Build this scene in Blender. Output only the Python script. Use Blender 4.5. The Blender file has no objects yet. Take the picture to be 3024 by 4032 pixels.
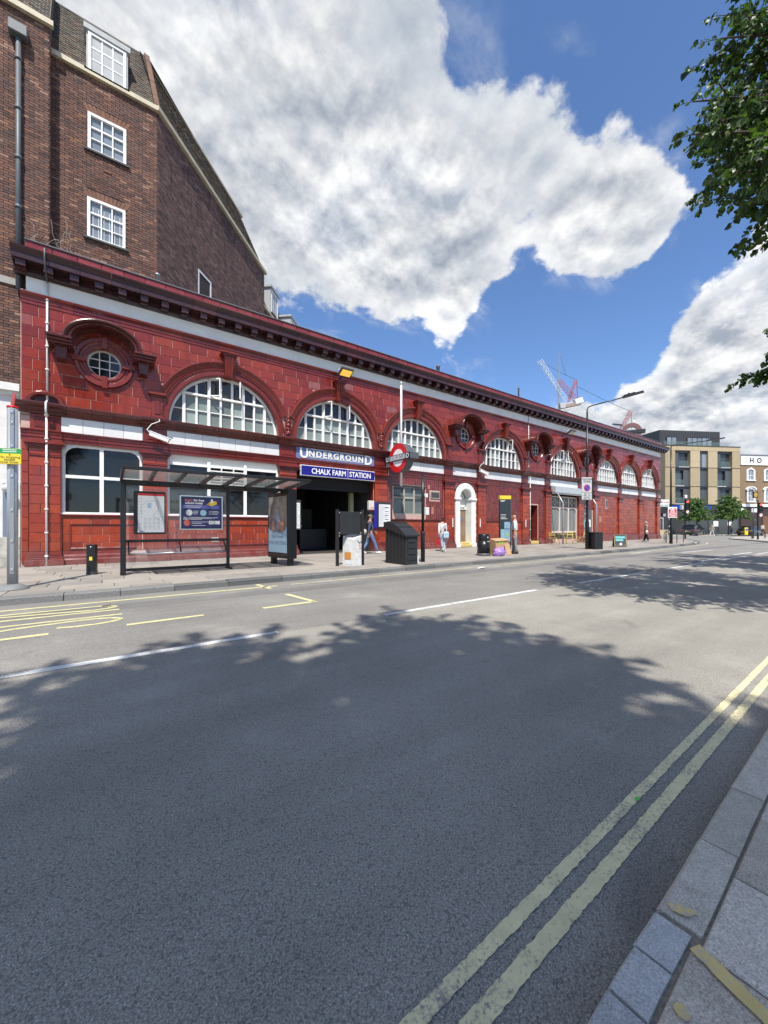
import bpy, bmesh, math, random
from mathutils import Vector, Matrix
from mathutils.geometry import tessellate_polygon

random.seed(7)
S = bpy.context.scene
COL = S.collection
PI = math.pi
R_ = math.radians

# ------------------------------------------------------------------ camera
F, CX, HY, EYE = 1514.0, 1512.0, 2075.0, 1.2      # photograph's focal length, centre, horizon row (px); eye above far pavement (m)
ANG = math.atan((3638 - CX) / F)                  # angle between view direction and the station front
RT = (math.sin(ANG), -math.cos(ANG))
FW = (math.cos(ANG), math.sin(ANG))
DIST = 13.17 * EYE                                # camera to station front
cam = bpy.data.cameras.new('camera'); camo = bpy.data.objects.new('camera', cam); COL.objects.link(camo)
camo.location = (0, -DIST, EYE)
camo.rotation_euler = (PI / 2, 0, -(PI / 2 - ANG))
cam.sensor_fit = 'VERTICAL'; cam.sensor_height = 36; cam.lens = 36 * F / 4032
cam.shift_y = (HY - 2016) / 4032
cam.clip_start = 0.05; cam.clip_end = 3000
S.camera = camo

# pixel -> place helpers: ground contact, plane of the front, given depth
def gp(px, py, z=0.0):
    t = (EYE - z) * F / (py - HY); a = (px - CX) / F
    return ((FW[0] + a * RT[0]) * t, -DIST + (FW[1] + a * RT[1]) * t)
def fac(px, py, y0=0.0):
    a = (px - CX) / F; dx = FW[0] + a * RT[0]; dy = FW[1] + a * RT[1]; t = (DIST + y0) / dy
    return dx * t, EYE - (py - HY) / F * t
def uat(px, y0=0.0): return fac(px, HY, y0)[0]
def wp(px, Z):
    a = (px - CX) / F
    return ((FW[0] + a * RT[0]) * Z, -DIST + (FW[1] + a * RT[1]) * Z)
def depth(x, y): return x * FW[0] + (y + DIST) * FW[1]
def zat(py, x, y): return EYE + (HY - py) / F * depth(x, y)
def pix(x, y, z):
    Z = depth(x, y); X = x * RT[0] + (y + DIST) * RT[1]
    return CX + F * X / Z, HY - F * (z - EYE) / Z

# ------------------------------------------------------------------ sun, sky, exposure
LIGHT = Vector((0.30, 0.53, -1.0)).normalized()   # direction the sunlight travels
SUN_EL = math.asin(-LIGHT.z); TOSUN = -LIGHT
sun = bpy.data.lights.new('sun', 'SUN'); suno = bpy.data.objects.new('sun', sun); COL.objects.link(suno)
sun.energy = 3.3; sun.angle = R_(0.53); sun.color = (1.0, 0.955, 0.88)
suno.rotation_euler = LIGHT.to_track_quat('-Z', 'Y').to_euler()
suno.location = (0, -20, 40)
S.view_settings.view_transform = 'Standard'; S.view_settings.look = 'None'
S.view_settings.exposure = 1.0; S.view_settings.gamma = 1.0; S.view_settings.use_curve_mapping = False

world = bpy.data.worlds.new('World'); S.world = world; world.use_nodes = True
class NT:
    """small node-tree writer"""
    def __init__(s, nt): s.nt = nt; s.n = nt.nodes; s.l = nt.links
    def new(s, t, **kw):
        n = s.n.new(t)
        for k, v in kw.items(): setattr(n, k, v)
        return n
    def put(s, sock, v):
        if isinstance(v, bpy.types.NodeSocket): s.l.new(v, sock)
        elif v is not None: sock.default_value = v
    def math(s, op, a, b=None, c=None, clamp=False):
        n = s.new('ShaderNodeMath', operation=op, use_clamp=clamp)
        for i, v in enumerate((a, b, c)): s.put(n.inputs[i], v)
        return n.outputs[0]
    def vmath(s, op, a, b=None, sc=None):
        n = s.new('ShaderNodeVectorMath', operation=op); s.put(n.inputs[0], a); s.put(n.inputs[1], b)
        if sc is not None: s.put(n.inputs[3], sc)
        return n.outputs['Value'] if op in ('DOT_PRODUCT', 'LENGTH') else n.outputs[0]
    def mix(s, f, a, b, blend='MIX'):
        n = s.new('ShaderNodeMix', data_type='RGBA', blend_type=blend)
        s.put(n.inputs[0], f); s.put(n.inputs[6], rgba(a)); s.put(n.inputs[7], rgba(b)); return n.outputs[2]
    def noise(s, vec, scale, detail=4, rough=.55, dist=0.0):
        n = s.new('ShaderNodeTexNoise'); s.put(n.inputs['Vector'], vec); n.inputs['Scale'].default_value = scale
        n.inputs['Detail'].default_value = detail; n.inputs['Roughness'].default_value = rough; n.inputs['Distortion'].default_value = dist
        return n.outputs['Fac']
    def ss(s, v, lo, hi, a=0.0, b=1.0):
        n = s.new('ShaderNodeMapRange', interpolation_type='SMOOTHSTEP'); s.put(n.inputs[0], v)
        for i, x in zip((1, 2, 3, 4), (lo, hi, a, b)): n.inputs[i].default_value = x
        return n.outputs[0]
    def ramp(s, v, stops, mode='LINEAR'):
        n = s.new('ShaderNodeValToRGB'); n.color_ramp.interpolation = mode; e = n.color_ramp.elements
        while len(e) > 1: e.remove(e[-1])
        for i, (p, c) in enumerate(stops):
            q = e[0] if i == 0 else e.new(p)
            q.position = p; q.color = rgba(c)
        s.put(n.inputs[0], v); return n.outputs[0]
def rgba(c):
    if isinstance(c, bpy.types.NodeSocket): return c
    if isinstance(c, (int, float)): return (c, c, c, 1)
    return tuple(c) + (1,) if len(c) == 3 else tuple(c)

def build_world():
    t = NT(world.node_tree); t.n.clear()
    out = t.new('ShaderNodeOutputWorld'); bg = t.new('ShaderNodeBackground')
    bg.inputs[1].default_value = 0.10
    sky = t.new('ShaderNodeTexSky', sky_type='NISHITA'); sky.sun_disc = False
    sky.sun_elevation = SUN_EL; sky.sun_rotation = math.atan2(TOSUN.x, TOSUN.y)
    sky.altitude = 50; sky.air_density = 1.0; sky.dust_density = 0.4; sky.ozone_density = 3.0
    d = t.new('ShaderNodeTexCoord').outputs['Generated']
    sep = t.new('ShaderNodeSeparateXYZ'); t.put(sep.inputs[0], d)
    # cumulus layer: noise over the dome, flattened towards the horizon
    zz = t.math('ADD', t.math('MAXIMUM', sep.outputs[2], 0.0), 0.42)
    px = t.math('DIVIDE', sep.outputs[0], zz); py = t.math('DIVIDE', sep.outputs[1], zz)
    cb = t.new('ShaderNodeCombineXYZ'); t.put(cb.inputs[0], px); t.put(cb.inputs[1], py); t.put(cb.inputs[2], .37)
    P = cb.outputs[0]
    def dens(p):
        a = t.noise(p, 2.6, 3, .5, .0); b = t.noise(p, 6.5, 4, .55, .1); c = t.noise(p, 19.0, 8, .62, .1)
        return t.math('MULTIPLY_ADD', c, .34, t.math('MULTIPLY_ADD', b, .56, t.math('MULTIPLY', a, .40)))
    base = dens(P); base2 = dens(t.vmath('MULTIPLY', P, (.955, .955, 1)))
    def dirv(x, y):
        v = Vector((FW[0] + (x - CX) / F * RT[0], FW[1] + (x - CX) / F * RT[1], (HY - y) / F)); return v.normalized()
    # the afternoon's cloud banks and blue gaps, as directions in the world: (column, row, angular radius, weight)
    bias = None
    banks = [(800, 500, .48, .15), (1150, 850, .34, .14), (1450, 500, .28, .18), (1480, 260, .13, .18), (1850, 600, .28, .20), (2250, 480, .15, .19), (2340, 330, .10, .16), (2420, 590, .15, .18), (2150, 800, .20, .15), (1700, 1030, .24, .16), (2330, 1030, .11, .17), (2600, 700, .12, .20), (2380, 900, .10, .16),
             (600, 60, .34, .11), (2960, 1150, .16, .20), (2720, 1420, .15, .20), (2860, 1330, .08, .12), (2950, 1550, .2, .15), (2180, 1630, .09, .30), (2380, 1640, .11, .30), (2780, 1660, .18, .24), (1880, 1240, .10, .12), (2150, 1400, .07, .10),
             (1930, 130, .24, -.32), (2330, 90, .20, -.22), (2580, 330, .15, -.26), (2700, 180, .2, -.14), (2080, 1130, .13, -.26), (2230, 1300, .18, -.28), (2480, 1250, .14, -.24), (2050, 1400, .13, -.22), (2640, 1080, .10, -.18), (2780, 930, .10, -.14), (2560, 850, .08, .16), (2420, 980, .09, .16), (2740, 480, .09, .12), (2480, 1480, .10, -.18), (1280, 120, .10, -.24), (1250, 1300, .13, -.20), (1500, 1340, .12, -.22), (1720, 1390, .10, -.20), (1622, 893, .06, -.15), (2040, 800, .05, -.13), (1050, 300, .05, -.10), (1650, 170, .09, -.16), (2660, 560, .08, -.14), (2330, 1500, .10, -.16), (3000, 1720, .08, -.12), (2860, 760, .10, -.12), (1000, 1240, .10, -.06)]
    for (x, y, r, w) in banks:
        v = dirv(x, y); dot = t.vmath('DOT_PRODUCT', d, tuple(v))
        m = t.ss(dot, math.cos(r * 1.35), math.cos(r * .1), 0, w * .82)
        bias = m if bias is None else t.math('ADD', bias, m)
    D = t.math('ADD', base, bias); D2 = t.math('ADD', base2, bias)
    cover = t.ss(D, .672, .772)
    wisp = t.ss(t.noise(t.vmath('MULTIPLY', P, (1.0, 1.8, 1.0)), 5.0, 7, .62, .4), .48, .78, 0, .55)
    cover = t.math('MAXIMUM', cover, t.math('MULTIPLY', wisp, t.ss(D, .42, .66)))
    thick = t.ss(D, .77, 1.02)
    lit = t.math('MULTIPLY_ADD', t.math('SUBTRACT', base, base2), 3.6, .42, clamp=True)
    body = t.mix(thick, (4.85, 4.85, 4.8), (3.0, 3.15, 3.35))
    cc = t.mix(t.math('MULTIPLY', lit, .95), t.mix(1.0, body, (.72, .76, .83), 'MULTIPLY'), (6.1, 6.05, 5.9))
    soft = t.noise(P, 4.6, 4, .5, .2)
    cc = t.mix(1.0, cc, t.ramp(soft, [(.30, (.68, .72, .77)), (.50, .94), (.68, 1.14)]), 'MULTIPLY')
    skyc = t.mix(1.0, sky.outputs[0], (.71, .83, .98), 'MULTIPLY')
    t.put(bg.inputs[0], t.mix(t.math('MULTIPLY', cover, .97), skyc, cc))
    t.l.new(bg.outputs[0], out.inputs[0])
build_world()

# ------------------------------------------------------------------ mesh helpers
class MB:
    """collects shapes; build() links them as one mesh object"""
    def __init__(s): s.v = []; s.f = []; s.sm = []
    def add(s, vs, fs, smooth=False):
        o = len(s.v); s.v += [tuple(p) for p in vs]
        for f in fs: s.f.append(tuple(i + o for i in f)); s.sm.append(smooth)
        return s
    def quad(s, a, b, c, d): return s.add((a, b, c, d), ((0, 1, 2, 3),))
    def box(s, x0, x1, y0, y1, z0, z1):
        vs = [(x, y, z) for z in (z0, z1) for y in (y0, y1) for x in (x0, x1)]
        return s.add(vs, ((0, 2, 3, 1), (4, 5, 7, 6), (0, 1, 5, 4), (2, 6, 7, 3), (0, 4, 6, 2), (1, 3, 7, 5)))
    def obox(s, c, ax, ay, az, hx, hy, hz):
        c = Vector(c); ax, ay, az = Vector(ax) * hx, Vector(ay) * hy, Vector(az) * hz
        vs = [c + ax * i + ay * j + az * k for k in (-1, 1) for j in (-1, 1) for i in (-1, 1)]
        return s.add(vs, ((0, 2, 3, 1), (4, 5, 7, 6), (0, 1, 5, 4), (2, 6, 7, 3), (0, 4, 6, 2), (1, 3, 7, 5)))
    def cbox(s, x0, x1, y0, y1, z0, z1, b=.01):
        """box with chamfered edges all round"""
        X = (x0, x1); Y = (y0, y1); Z = (z0, z1); bm = bmesh.new()
        for x in X:
            for y in Y:
                for z in Z:
                    sx = b if x == x0 else -b; sy = b if y == y0 else -b; sz = b if z == z0 else -b
                    for p in ((x, y + sy, z + sz), (x + sx, y, z + sz), (x + sx, y + sy, z)): bm.verts.new(p)
        r = bmesh.ops.convex_hull(bm, input=bm.verts); bmesh.ops.dissolve_limit(bm, angle_limit=.02, verts=bm.verts, edges=bm.edges)
        bm.verts.index_update(); s.add([v.co[:] for v in bm.verts], [[v.index for v in f.verts] for f in bm.faces]); bm.free(); return s
    def bar(s, p, q, w, h=None, up=(0, 0, 1)):
        h = w if h is None else h; p = Vector(p); q = Vector(q); d = (q - p); L = d.length; d = d / L
        u = Vector(up)
        if abs(d.dot(u)) > .98: u = Vector((1, 0, 0)) if abs(d.x) < .9 else Vector((0, 1, 0))
        sd = d.cross(u).normalized(); uu = sd.cross(d)
        return s.obox((p + q) / 2, d, sd, uu, L / 2, w / 2, h / 2)
    def tube(s, pts, r, n=8, caps=True, smooth=True):
        pts = [Vector(p) for p in pts]; k = len(pts); rs = r if isinstance(r, (list, tuple)) else [r] * k
        vs = []; a = None
        for i, p in enumerate(pts):
            d = (pts[min(i + 1, k - 1)] - pts[max(i - 1, 0)]).normalized()
            if a is None:
                a = d.cross(Vector((0, 0, 1)) if abs(d.z) < .9 else Vector((1, 0, 0))).normalized()
            else:
                a = (a - d * a.dot(d)).normalized()
            b = d.cross(a)
            for j in range(n):
                t = 2 * PI * j / n; vs.append(p + (a * math.cos(t) + b * math.sin(t)) * rs[i])
        fs = [(i * n + j, i * n + (j + 1) % n, (i + 1) * n + (j + 1) % n, (i + 1) * n + j) for i in range(k - 1) for j in range(n)]
        s.add(vs, fs, smooth)
        if caps:
            o = len(s.v) - len(vs)
            s.f.append(tuple(o + j for j in reversed(range(n)))); s.sm.append(False)
            s.f.append(tuple(o + (k - 1) * n + j for j in range(n))); s.sm.append(False)
        return s
    def lathe(s, prof, n=16, c=(0, 0, 0), smooth=True, sx=1, sy=1):
        vs = []; k = len(prof)
        for (r, z) in prof:
            for j in range(n):
                t = 2 * PI * j / n; vs.append((c[0] + r * math.cos(t) * sx, c[1] + r * math.sin(t) * sy, c[2] + z))
        fs = [(i * n + j, i * n + (j + 1) % n, (i + 1) * n + (j + 1) % n, (i + 1) * n + j) for i in range(k - 1) for j in range(n)]
        s.add(vs, fs, smooth); o = len(s.v) - len(vs)
        if prof[0][0] > 1e-4: s.f.append(tuple(o + j for j in reversed(range(n)))); s.sm.append(False)
        if prof[-1][0] > 1e-4: s.f.append(tuple(o + (k - 1) * n + j for j in range(n))); s.sm.append(False)
        return s
    def sph(s, c, rx, ry=None, rz=None, n=10, m=7):
        ry = rx if ry is None else ry; rz = rx if rz is None else rz
        prof = [(math.sin(PI * i / m), -math.cos(PI * i / m)) for i in range(m + 1)]
        vs = [(c[0] + rx * r * math.cos(2 * PI * j / n), c[1] + ry * r * math.sin(2 * PI * j / n), c[2] + rz * z) for r, z in prof for j in range(n)]
        fs = [(i * n + j, i * n + (j + 1) % n, (i + 1) * n + (j + 1) % n, (i + 1) * n + j) for i in range(m) for j in range(n)]
        return s.add(vs, fs, True)
    def prism(s, poly, y0, y1, back=True):
        """polygon in (x,z), extruded from y0 (front) to y1"""
        k = len(poly); vs = [(x, y0, z) for x, z in poly] + [(x, y1, z) for x, z in poly]
        fs = [tuple(range(k))] + [(i, i + k, (i + 1) % k + k, (i + 1) % k) for i in range(k)]
        if back: fs.append(tuple(reversed(range(k, 2 * k))))
        return s.add(vs, fs)
    def holed(s, outer, holes, y):
        """flat polygon with holes in the plane y"""
        loops = [outer] + holes; flat = [p for l in loops for p in l]
        tri = tessellate_polygon([[Vector((p[0], p[1], 0)) for p in l] for l in loops])
        return s.add([(p[0], y, p[1]) for p in flat], [tuple(t) for t in tri])
    def sweep(s, prof, x0, x1, caps=True):
        """profile in (y,z), open, swept along x"""
        k = len(prof); vs = [(x0, y, z) for y, z in prof] + [(x1, y, z) for y, z in prof]
        s.add(vs, [(i, i + 1, i + 1 + k, i + k) for i in range(k - 1)])
        if caps:
            o = len(s.v) - 2 * k
            s.f.append(tuple(o + i for i in range(k))); s.sm.append(False)
            s.f.append(tuple(o + k + i for i in reversed(range(k)))); s.sm.append(False)
        return s
    def arc(s, prof, cx, cz, a0, a1, n, caps=True, ez=1.0):
        """profile in (radius,y) swept round (cx,cz) in the xz plane"""
        k = len(prof); vs = []
        for i in range(n + 1):
            t = a0 + (a1 - a0) * i / n; c, q = math.cos(t), math.sin(t)
            vs += [(cx + r * c, y, cz + r * q * ez) for r, y in prof]
        fs = [(i * k + j, i * k + j + 1, (i + 1) * k + j + 1, (i + 1) * k + j) for i in range(n) for j in range(k - 1)]
        s.add(vs, fs); o = len(s.v) - len(vs)
        if caps and abs(a1 - a0) < 2 * PI - .01:
            s.f.append(tuple(o + j for j in range(k))); s.sm.append(False)
            s.f.append(tuple(o + n * k + j for j in reversed(range(k)))); s.sm.append(False)
        return s
    def disc(s, c, r, axis='y', n=24, rr=None):
        rr = r if rr is None else rr; pts = []
        for j in range(n):
            t = 2 * PI * j / n; a, b = r * math.cos(t), rr * math.sin(t)
            pts.append((c[0] + a, c[1], c[2] + b) if axis == 'y' else ((c[0], c[1] - a, c[2] + b) if axis == 'x' else (c[0] + a, c[1] + b, c[2])))
        return s.add(pts, (tuple(range(n)),))
    def merge(s, o, M=None):
        k = len(s.v); s.v += [tuple(M @ Vector(p)) for p in o.v] if M else o.v
        s.f += [tuple(i + k for i in f) for f in o.f]; s.sm += o.sm; return s
    def mesh(s, name, mat):
        me = bpy.data.meshes.new(name); me.from_pydata(s.v, [], s.f); me.validate()
        if len(me.polygons) == len(s.sm): me.polygons.foreach_set('use_smooth', s.sm)
        bm = bmesh.new(); bm.from_mesh(me); bmesh.ops.recalc_face_normals(bm, faces=bm.faces); bm.to_mesh(me); bm.free()
        if mat is not None:
            for m in (mat if isinstance(mat, (list, tuple)) else (mat,)): me.materials.append(m)
        me.update(); return me
    def build(s, name, mat, parent=None, loc=None, rot=None, kind=None):
        return link(name, s.mesh(name, mat), parent, loc, rot, kind)
def link(name, me, parent=None, loc=None, rot=None, kind=None, scale=None):
    o = bpy.data.objects.new(name, me); COL.objects.link(o)
    if parent is not None: o.parent = parent
    if loc is not None: o.location = loc
    if rot is not None: o.rotation_euler = rot if isinstance(rot, (tuple, list)) else (0, 0, rot)
    if scale is not None: o.scale = scale
    if kind: o['kind'] = kind
    return o
def thing(name, label, cat, loc=(0, 0, 0), rotz=0, group=None):
    o = bpy.data.objects.new(name, None); COL.objects.link(o); o.empty_display_size = .3
    o.location = loc if len(loc) == 3 else (loc[0], loc[1], 0); o.rotation_euler = (0, 0, rotz)
    o['label'] = label; o['category'] = cat
    if group: o['group'] = group
    return o
def tag(o, label, cat, group=None):
    o['label'] = label; o['category'] = cat
    if group: o['group'] = group
    return o
def dup(root, loc, rotz=0, label=None):
    r = root.copy(); COL.objects.link(r); r.location = loc if len(loc) == 3 else (loc[0], loc[1], 0); r.rotation_euler = (0, 0, rotz)
    if label: r['label'] = label
    for ch in list(root.children):
        c = ch.copy(); COL.objects.link(c); c.parent = r
        for g in ch.children:
            d = g.copy(); COL.objects.link(d); d.parent = c
    return r
_tc = {}
def text_mb(s, size, bold=0.0, depthv=.004, spacing=1.0, sx=1.0):
    """lettering as mesh, centred on x, baseline z=0, standing in the xz plane facing -y"""
    cu = bpy.data.curves.new('lettering', 'FONT'); cu.body = s; cu.size = size; cu.align_x = 'CENTER'
    cu.extrude = depthv; cu.offset = bold; cu.space_character = spacing; cu.resolution_u = 3
    ob = bpy.data.objects.new('lettering', cu); COL.objects.link(ob); bpy.context.view_layer.update()
    me = bpy.data.meshes.new_from_object(ob); m = MB()
    m.add([(v.co.x * sx, -v.co.z, v.co.y) for v in me.vertices], [tuple(p.vertices) for p in me.polygons])
    bpy.data.objects.remove(ob); bpy.data.curves.remove(cu); bpy.data.meshes.remove(me)
    return m
def text(s, size, mat, parent, loc, rot=None, name='lettering', **kw):
    return text_mb(s, size, **kw).build(name, mat, parent, loc, rot)

# ------------------------------------------------------------------ materials
_m = {}
def pm(name, col, rough=.5, metal=0.0, spec=.5, var=0.0, vscale=6.0, bump=0.0, bscale=40.0, coat=0.0, emit=None, es=1.0, trans=0.0, alpha=1.0, rnd=0.0, ior=1.45):
    """plain procedural paint: colour with noise variation, optional bump"""
    if name in _m: return _m[name]
    m = bpy.data.materials.new(name); m.use_nodes = True; t = NT(m.node_tree); b = t.n['Principled BSDF']; _m[name] = m
    c = rgba(col)
    co = t.new('ShaderNodeTexCoord').outputs['Object']
    if var:
        f = t.noise(co, vscale, 6, .6)
        c = t.mix(1.0, c, t.ramp(f, [(.2, 1 - var), (.8, 1 + var)]), 'MULTIPLY')
    if rnd:
        r = t.math('FRACT', t.math('ADD', t.new('ShaderNodeObjectInfo').outputs['Random'], t.new('ShaderNodeNewGeometry').outputs['Random Per Island']))
        c = t.mix(1.0, c, t.ramp(r, [(0, 1 - rnd), (1, 1 + rnd)]), 'MULTIPLY')
    t.put(b.inputs['Base Color'], c); b.inputs['Roughness'].default_value = rough; b.inputs['Metallic'].default_value = metal
    b.inputs['Specular IOR Level'].default_value = spec; b.inputs['Coat Weight'].default_value = coat; b.inputs['IOR'].default_value = ior
    b.inputs['Transmission Weight'].default_value = trans; b.inputs['Alpha'].default_value = alpha
    if bump:
        bn = t.new('ShaderNodeBump'); bn.inputs['Strength'].default_value = bump; bn.inputs['Distance'].default_value = .02
        t.put(bn.inputs['Height'], t.noise(co, bscale, 5, .6)); t.l.new(bn.outputs[0], b.inputs['Normal'])
    if emit: b.inputs['Emission Color'].default_value = rgba(emit); b.inputs['Emission Strength'].default_value = es
    return m
def piece_mat(name, stops, rough=.2, spec=.5, wear=.12, wscale=5.0, bump=.05, bscale=14.0, stain=None, coat=0.0, blotch=None, speck=None, streak=None):
    """colour picked per piece (tile, brick, slab), plus fine wear"""
    m = bpy.data.materials.new(name); m.use_nodes = True; t = NT(m.node_tree); b = t.n['Principled BSDF']
    gi = t.new('ShaderNodeNewGeometry')
    r = t.math('FRACT', t.math('ADD', t.new('ShaderNodeObjectInfo').outputs['Random'], gi.outputs['Random Per Island']))
    c = t.ramp(r, stops); co = gi.outputs['Position']
    if blotch:
        c = t.mix(t.ss(t.noise(co, blotch[0], 5, .6), blotch[1], blotch[2], 0, blotch[4] if len(blotch) > 4 else .7), c, blotch[3])
    f = t.noise(co, wscale, 7, .65)
    c = t.mix(1.0, c, t.ramp(f, [(.2, 1 - wear), (.8, 1 + wear)]), 'MULTIPLY')
    if streak:                                                  # rain-washed grime running down the face
        c = t.mix(t.ss(t.noise(t.vmath('MULTIPLY', co, (3.2, 3.2, .28)), 1.6, 6, .6), .52, .74, 0, streak[0]), c, streak[1])
    if speck:
        c = t.mix(1.0, c, t.ramp(t.noise(co, speck[0], 3, .7), [(.30, 1 - speck[1]), (.70, 1 + speck[1])]), 'MULTIPLY')
    if stain:
        sp = t.new('ShaderNodeSeparateXYZ'); t.put(sp.inputs[0], co)
        k = t.math('MULTIPLY', t.ss(sp.outputs[2], stain[0], 0.0), t.ss(t.noise(co, 3.0, 5), .3, .62))
        c = t.mix(t.math('MULTIPLY', k, stain[2]), c, stain[1])
    t.put(b.inputs['Base Color'], c); b.inputs['Specular IOR Level'].default_value = spec; b.inputs['Coat Weight'].default_value = coat
    t.put(b.inputs['Roughness'], t.ramp(t.noise(co, 2.5, 6), [(.3, max(rough - .07, .03)), (.75, min(rough + .14, 1))]))
    bn = t.new('ShaderNodeBump'); bn.inputs['Strength'].default_value = bump; bn.inputs['Distance'].default_value = .02
    t.put(bn.inputs['Height'], t.noise(co, bscale, 4)); t.l.new(bn.outputs[0], b.inputs['Normal'])
    return m
# ------------------------------------------------------------------ shared materials
def asphalt_mat():
    m = bpy.data.materials.new('asphalt'); m.use_nodes = True; t = NT(m.node_tree); b = t.n['Principled BSDF']
    co = t.new('ShaderNodeNewGeometry').outputs['Position']; sp = t.new('ShaderNodeSeparateXYZ'); t.put(sp.inputs[0], co)
    edge = t.math('ADD', sp.outputs[1], t.math('MULTIPLY', t.noise(co, 1.3, 3), .12))
    far = t.ss(edge, -11.12, -11.06)                      # older, browner surface on the station side of the seam
    near_c = t.ramp(t.noise(co, 150, 4, .8), [(.34, (.100, .094, .082)), (.5, (.285, .266, .228)), (.66, (.52, .485, .415))])
    far_c = t.ramp(t.noise(co, 70, 3, .7), [(.2, (.155, .146, .130)), (.5, (.225, .213, .192)), (.8, (.30, .285, .26))])
    c = t.mix(far, near_c, far_c)
    strip = t.math('MULTIPLY', t.ss(edge, -8.35, -8.25), t.ss(edge, -7.72, -7.66, 1, 0))
    c = t.mix(t.math('MULTIPLY', strip, .55), c, (.13, .127, .122))
    # chippings: pale and dark stones
    v = t.new('ShaderNodeTexVoronoi'); v.inputs['Scale'].default_value = 125; t.put(v.inputs['Vector'], co)
    sc = t.new('ShaderNodeSeparateColor'); t.l.new(v.outputs['Color'], sc.inputs[0])
    c = t.mix(t.math('MULTIPLY', t.math('GREATER_THAN', sc.outputs[0], .975), t.ss(v.outputs['Distance'], .45, .3)), c, (.48, .47, .44))
    c = t.mix(t.math('MULTIPLY', t.math('LESS_THAN', sc.outputs[0], .16), .42), c, (.07, .066, .058))
    # dust, old spills and patched areas
    c = t.mix(t.ss(t.noise(co, 1.1, 6, .65), .56, .78, 0, .42), c, (.345, .325, .285))
    c = t.mix(t.ss(t.noise(co, .8, 4, .5, .6), .66, .74, 0, .35), c, (.085, .083, .08))
    big = t.noise(co, .55, 5, .6)
    c = t.mix(1.0, c, t.ramp(big, [(.25, .80), (.75, 1.18)]), 'MULTIPLY')
    st = t.vmath('MULTIPLY', co, (.12, 1.6, 1.0))          # wheel-track streaks along the road
    c = t.mix(1.0, c, t.ramp(t.noise(st, 1.5, 4, .6), [(.3, .90), (.7, 1.08)]), 'MULTIPLY')
    t.put(b.inputs['Base Color'], c); b.inputs['Roughness'].default_value = .86; b.inputs['Specular IOR Level'].default_value = .35
    h = t.math('ADD', t.math('MULTIPLY', v.outputs['Distance'], -.6), t.noise(co, 130, 3, .7))
    bn = t.new('ShaderNodeBump'); bn.inputs['Strength'].default_value = .75; bn.inputs['Distance'].default_value = .007
    t.put(bn.inputs['Height'], h); t.l.new(bn.outputs[0], b.inputs['Normal'])
    return m
def paint_mat(name, col, under, lo=.30, hi=.42):
    """road paint, worn through in grains and flakes"""
    m = bpy.data.materials.new(name); m.use_nodes = True; t = NT(m.node_tree); b = t.n['Principled BSDF']
    co = t.new('ShaderNodeNewGeometry').outputs['Position']
    w = t.math('MULTIPLY_ADD', t.noise(co, 60, 4, .7), .62, t.math('MULTIPLY', t.noise(co, 5, 4, .6), .38))
    c = t.mix(1.0, col, t.ramp(t.noise(co, 14, 5), [(.2, .82), (.8, 1.1)]), 'MULTIPLY')
    t.put(b.inputs['Base Color'], t.mix(t.ss(w, lo, hi), under, c)); b.inputs['Roughness'].default_value = .8
    bn = t.new('ShaderNodeBump'); bn.inputs['Strength'].default_value = .5; bn.inputs['Distance'].default_value = .006
    t.put(bn.inputs['Height'], t.noise(co, 90, 4, .7)); t.l.new(bn.outputs[0], b.inputs['Normal'])
    return m
M_ASPH = asphalt_mat()
M_YEL = paint_mat('yellow_road_paint', (.58, .54, .28), (.2, .19, .17))
M_YELN = paint_mat('cream_road_paint', (.72, .63, .36), (.24, .22, .19), .36, .52)
M_WHT = paint_mat('white_road_paint', (.66, .66, .63), (.22, .22, .21), .37, .53)
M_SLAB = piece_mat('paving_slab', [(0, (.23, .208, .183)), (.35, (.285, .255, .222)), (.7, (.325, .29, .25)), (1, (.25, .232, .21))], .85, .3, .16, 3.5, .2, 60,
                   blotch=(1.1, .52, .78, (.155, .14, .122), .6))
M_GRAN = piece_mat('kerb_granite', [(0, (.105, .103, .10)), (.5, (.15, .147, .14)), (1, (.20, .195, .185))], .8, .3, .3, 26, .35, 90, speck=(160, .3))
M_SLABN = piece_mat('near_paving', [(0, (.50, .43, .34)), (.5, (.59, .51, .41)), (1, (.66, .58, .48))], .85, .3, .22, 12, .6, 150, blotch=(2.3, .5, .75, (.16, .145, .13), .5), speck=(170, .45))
M_JOINT = pm('joint_dirt', (.10, .09, .075), .95, var=.3, vscale=20)
M_GROUND = pm('ground_dirt', (.16, .15, .135), .95, var=.25, vscale=.3)
M_BLACK = pm('black_paint', (.012, .012, .013), .32, spec=.5, var=.25, vscale=9, bump=.03)
M_DKGREY = pm('dark_grey_paint', (.035, .037, .04), .4, var=.2, vscale=5)
M_GREY = pm('grey_metal', (.42, .44, .45), .38, .55, var=.1, vscale=7)
M_STEEL = pm('steel', (.6, .6, .6), .25, .9)
M_WHITE = pm('white_paint', (.80, .79, .76), .45, var=.07, vscale=5, bump=.03, bscale=30)
M_OFFW = pm('old_white_paint', (.70, .69, .65), .55, var=.14, vscale=4, bump=.08, bscale=22)
M_GLASS = pm('clear_glass', (.75, .82, .80), .03, spec=.5, alpha=.16)
M_DARKIN = pm('dark_interior', (.02, .02, .021), .8)

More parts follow.
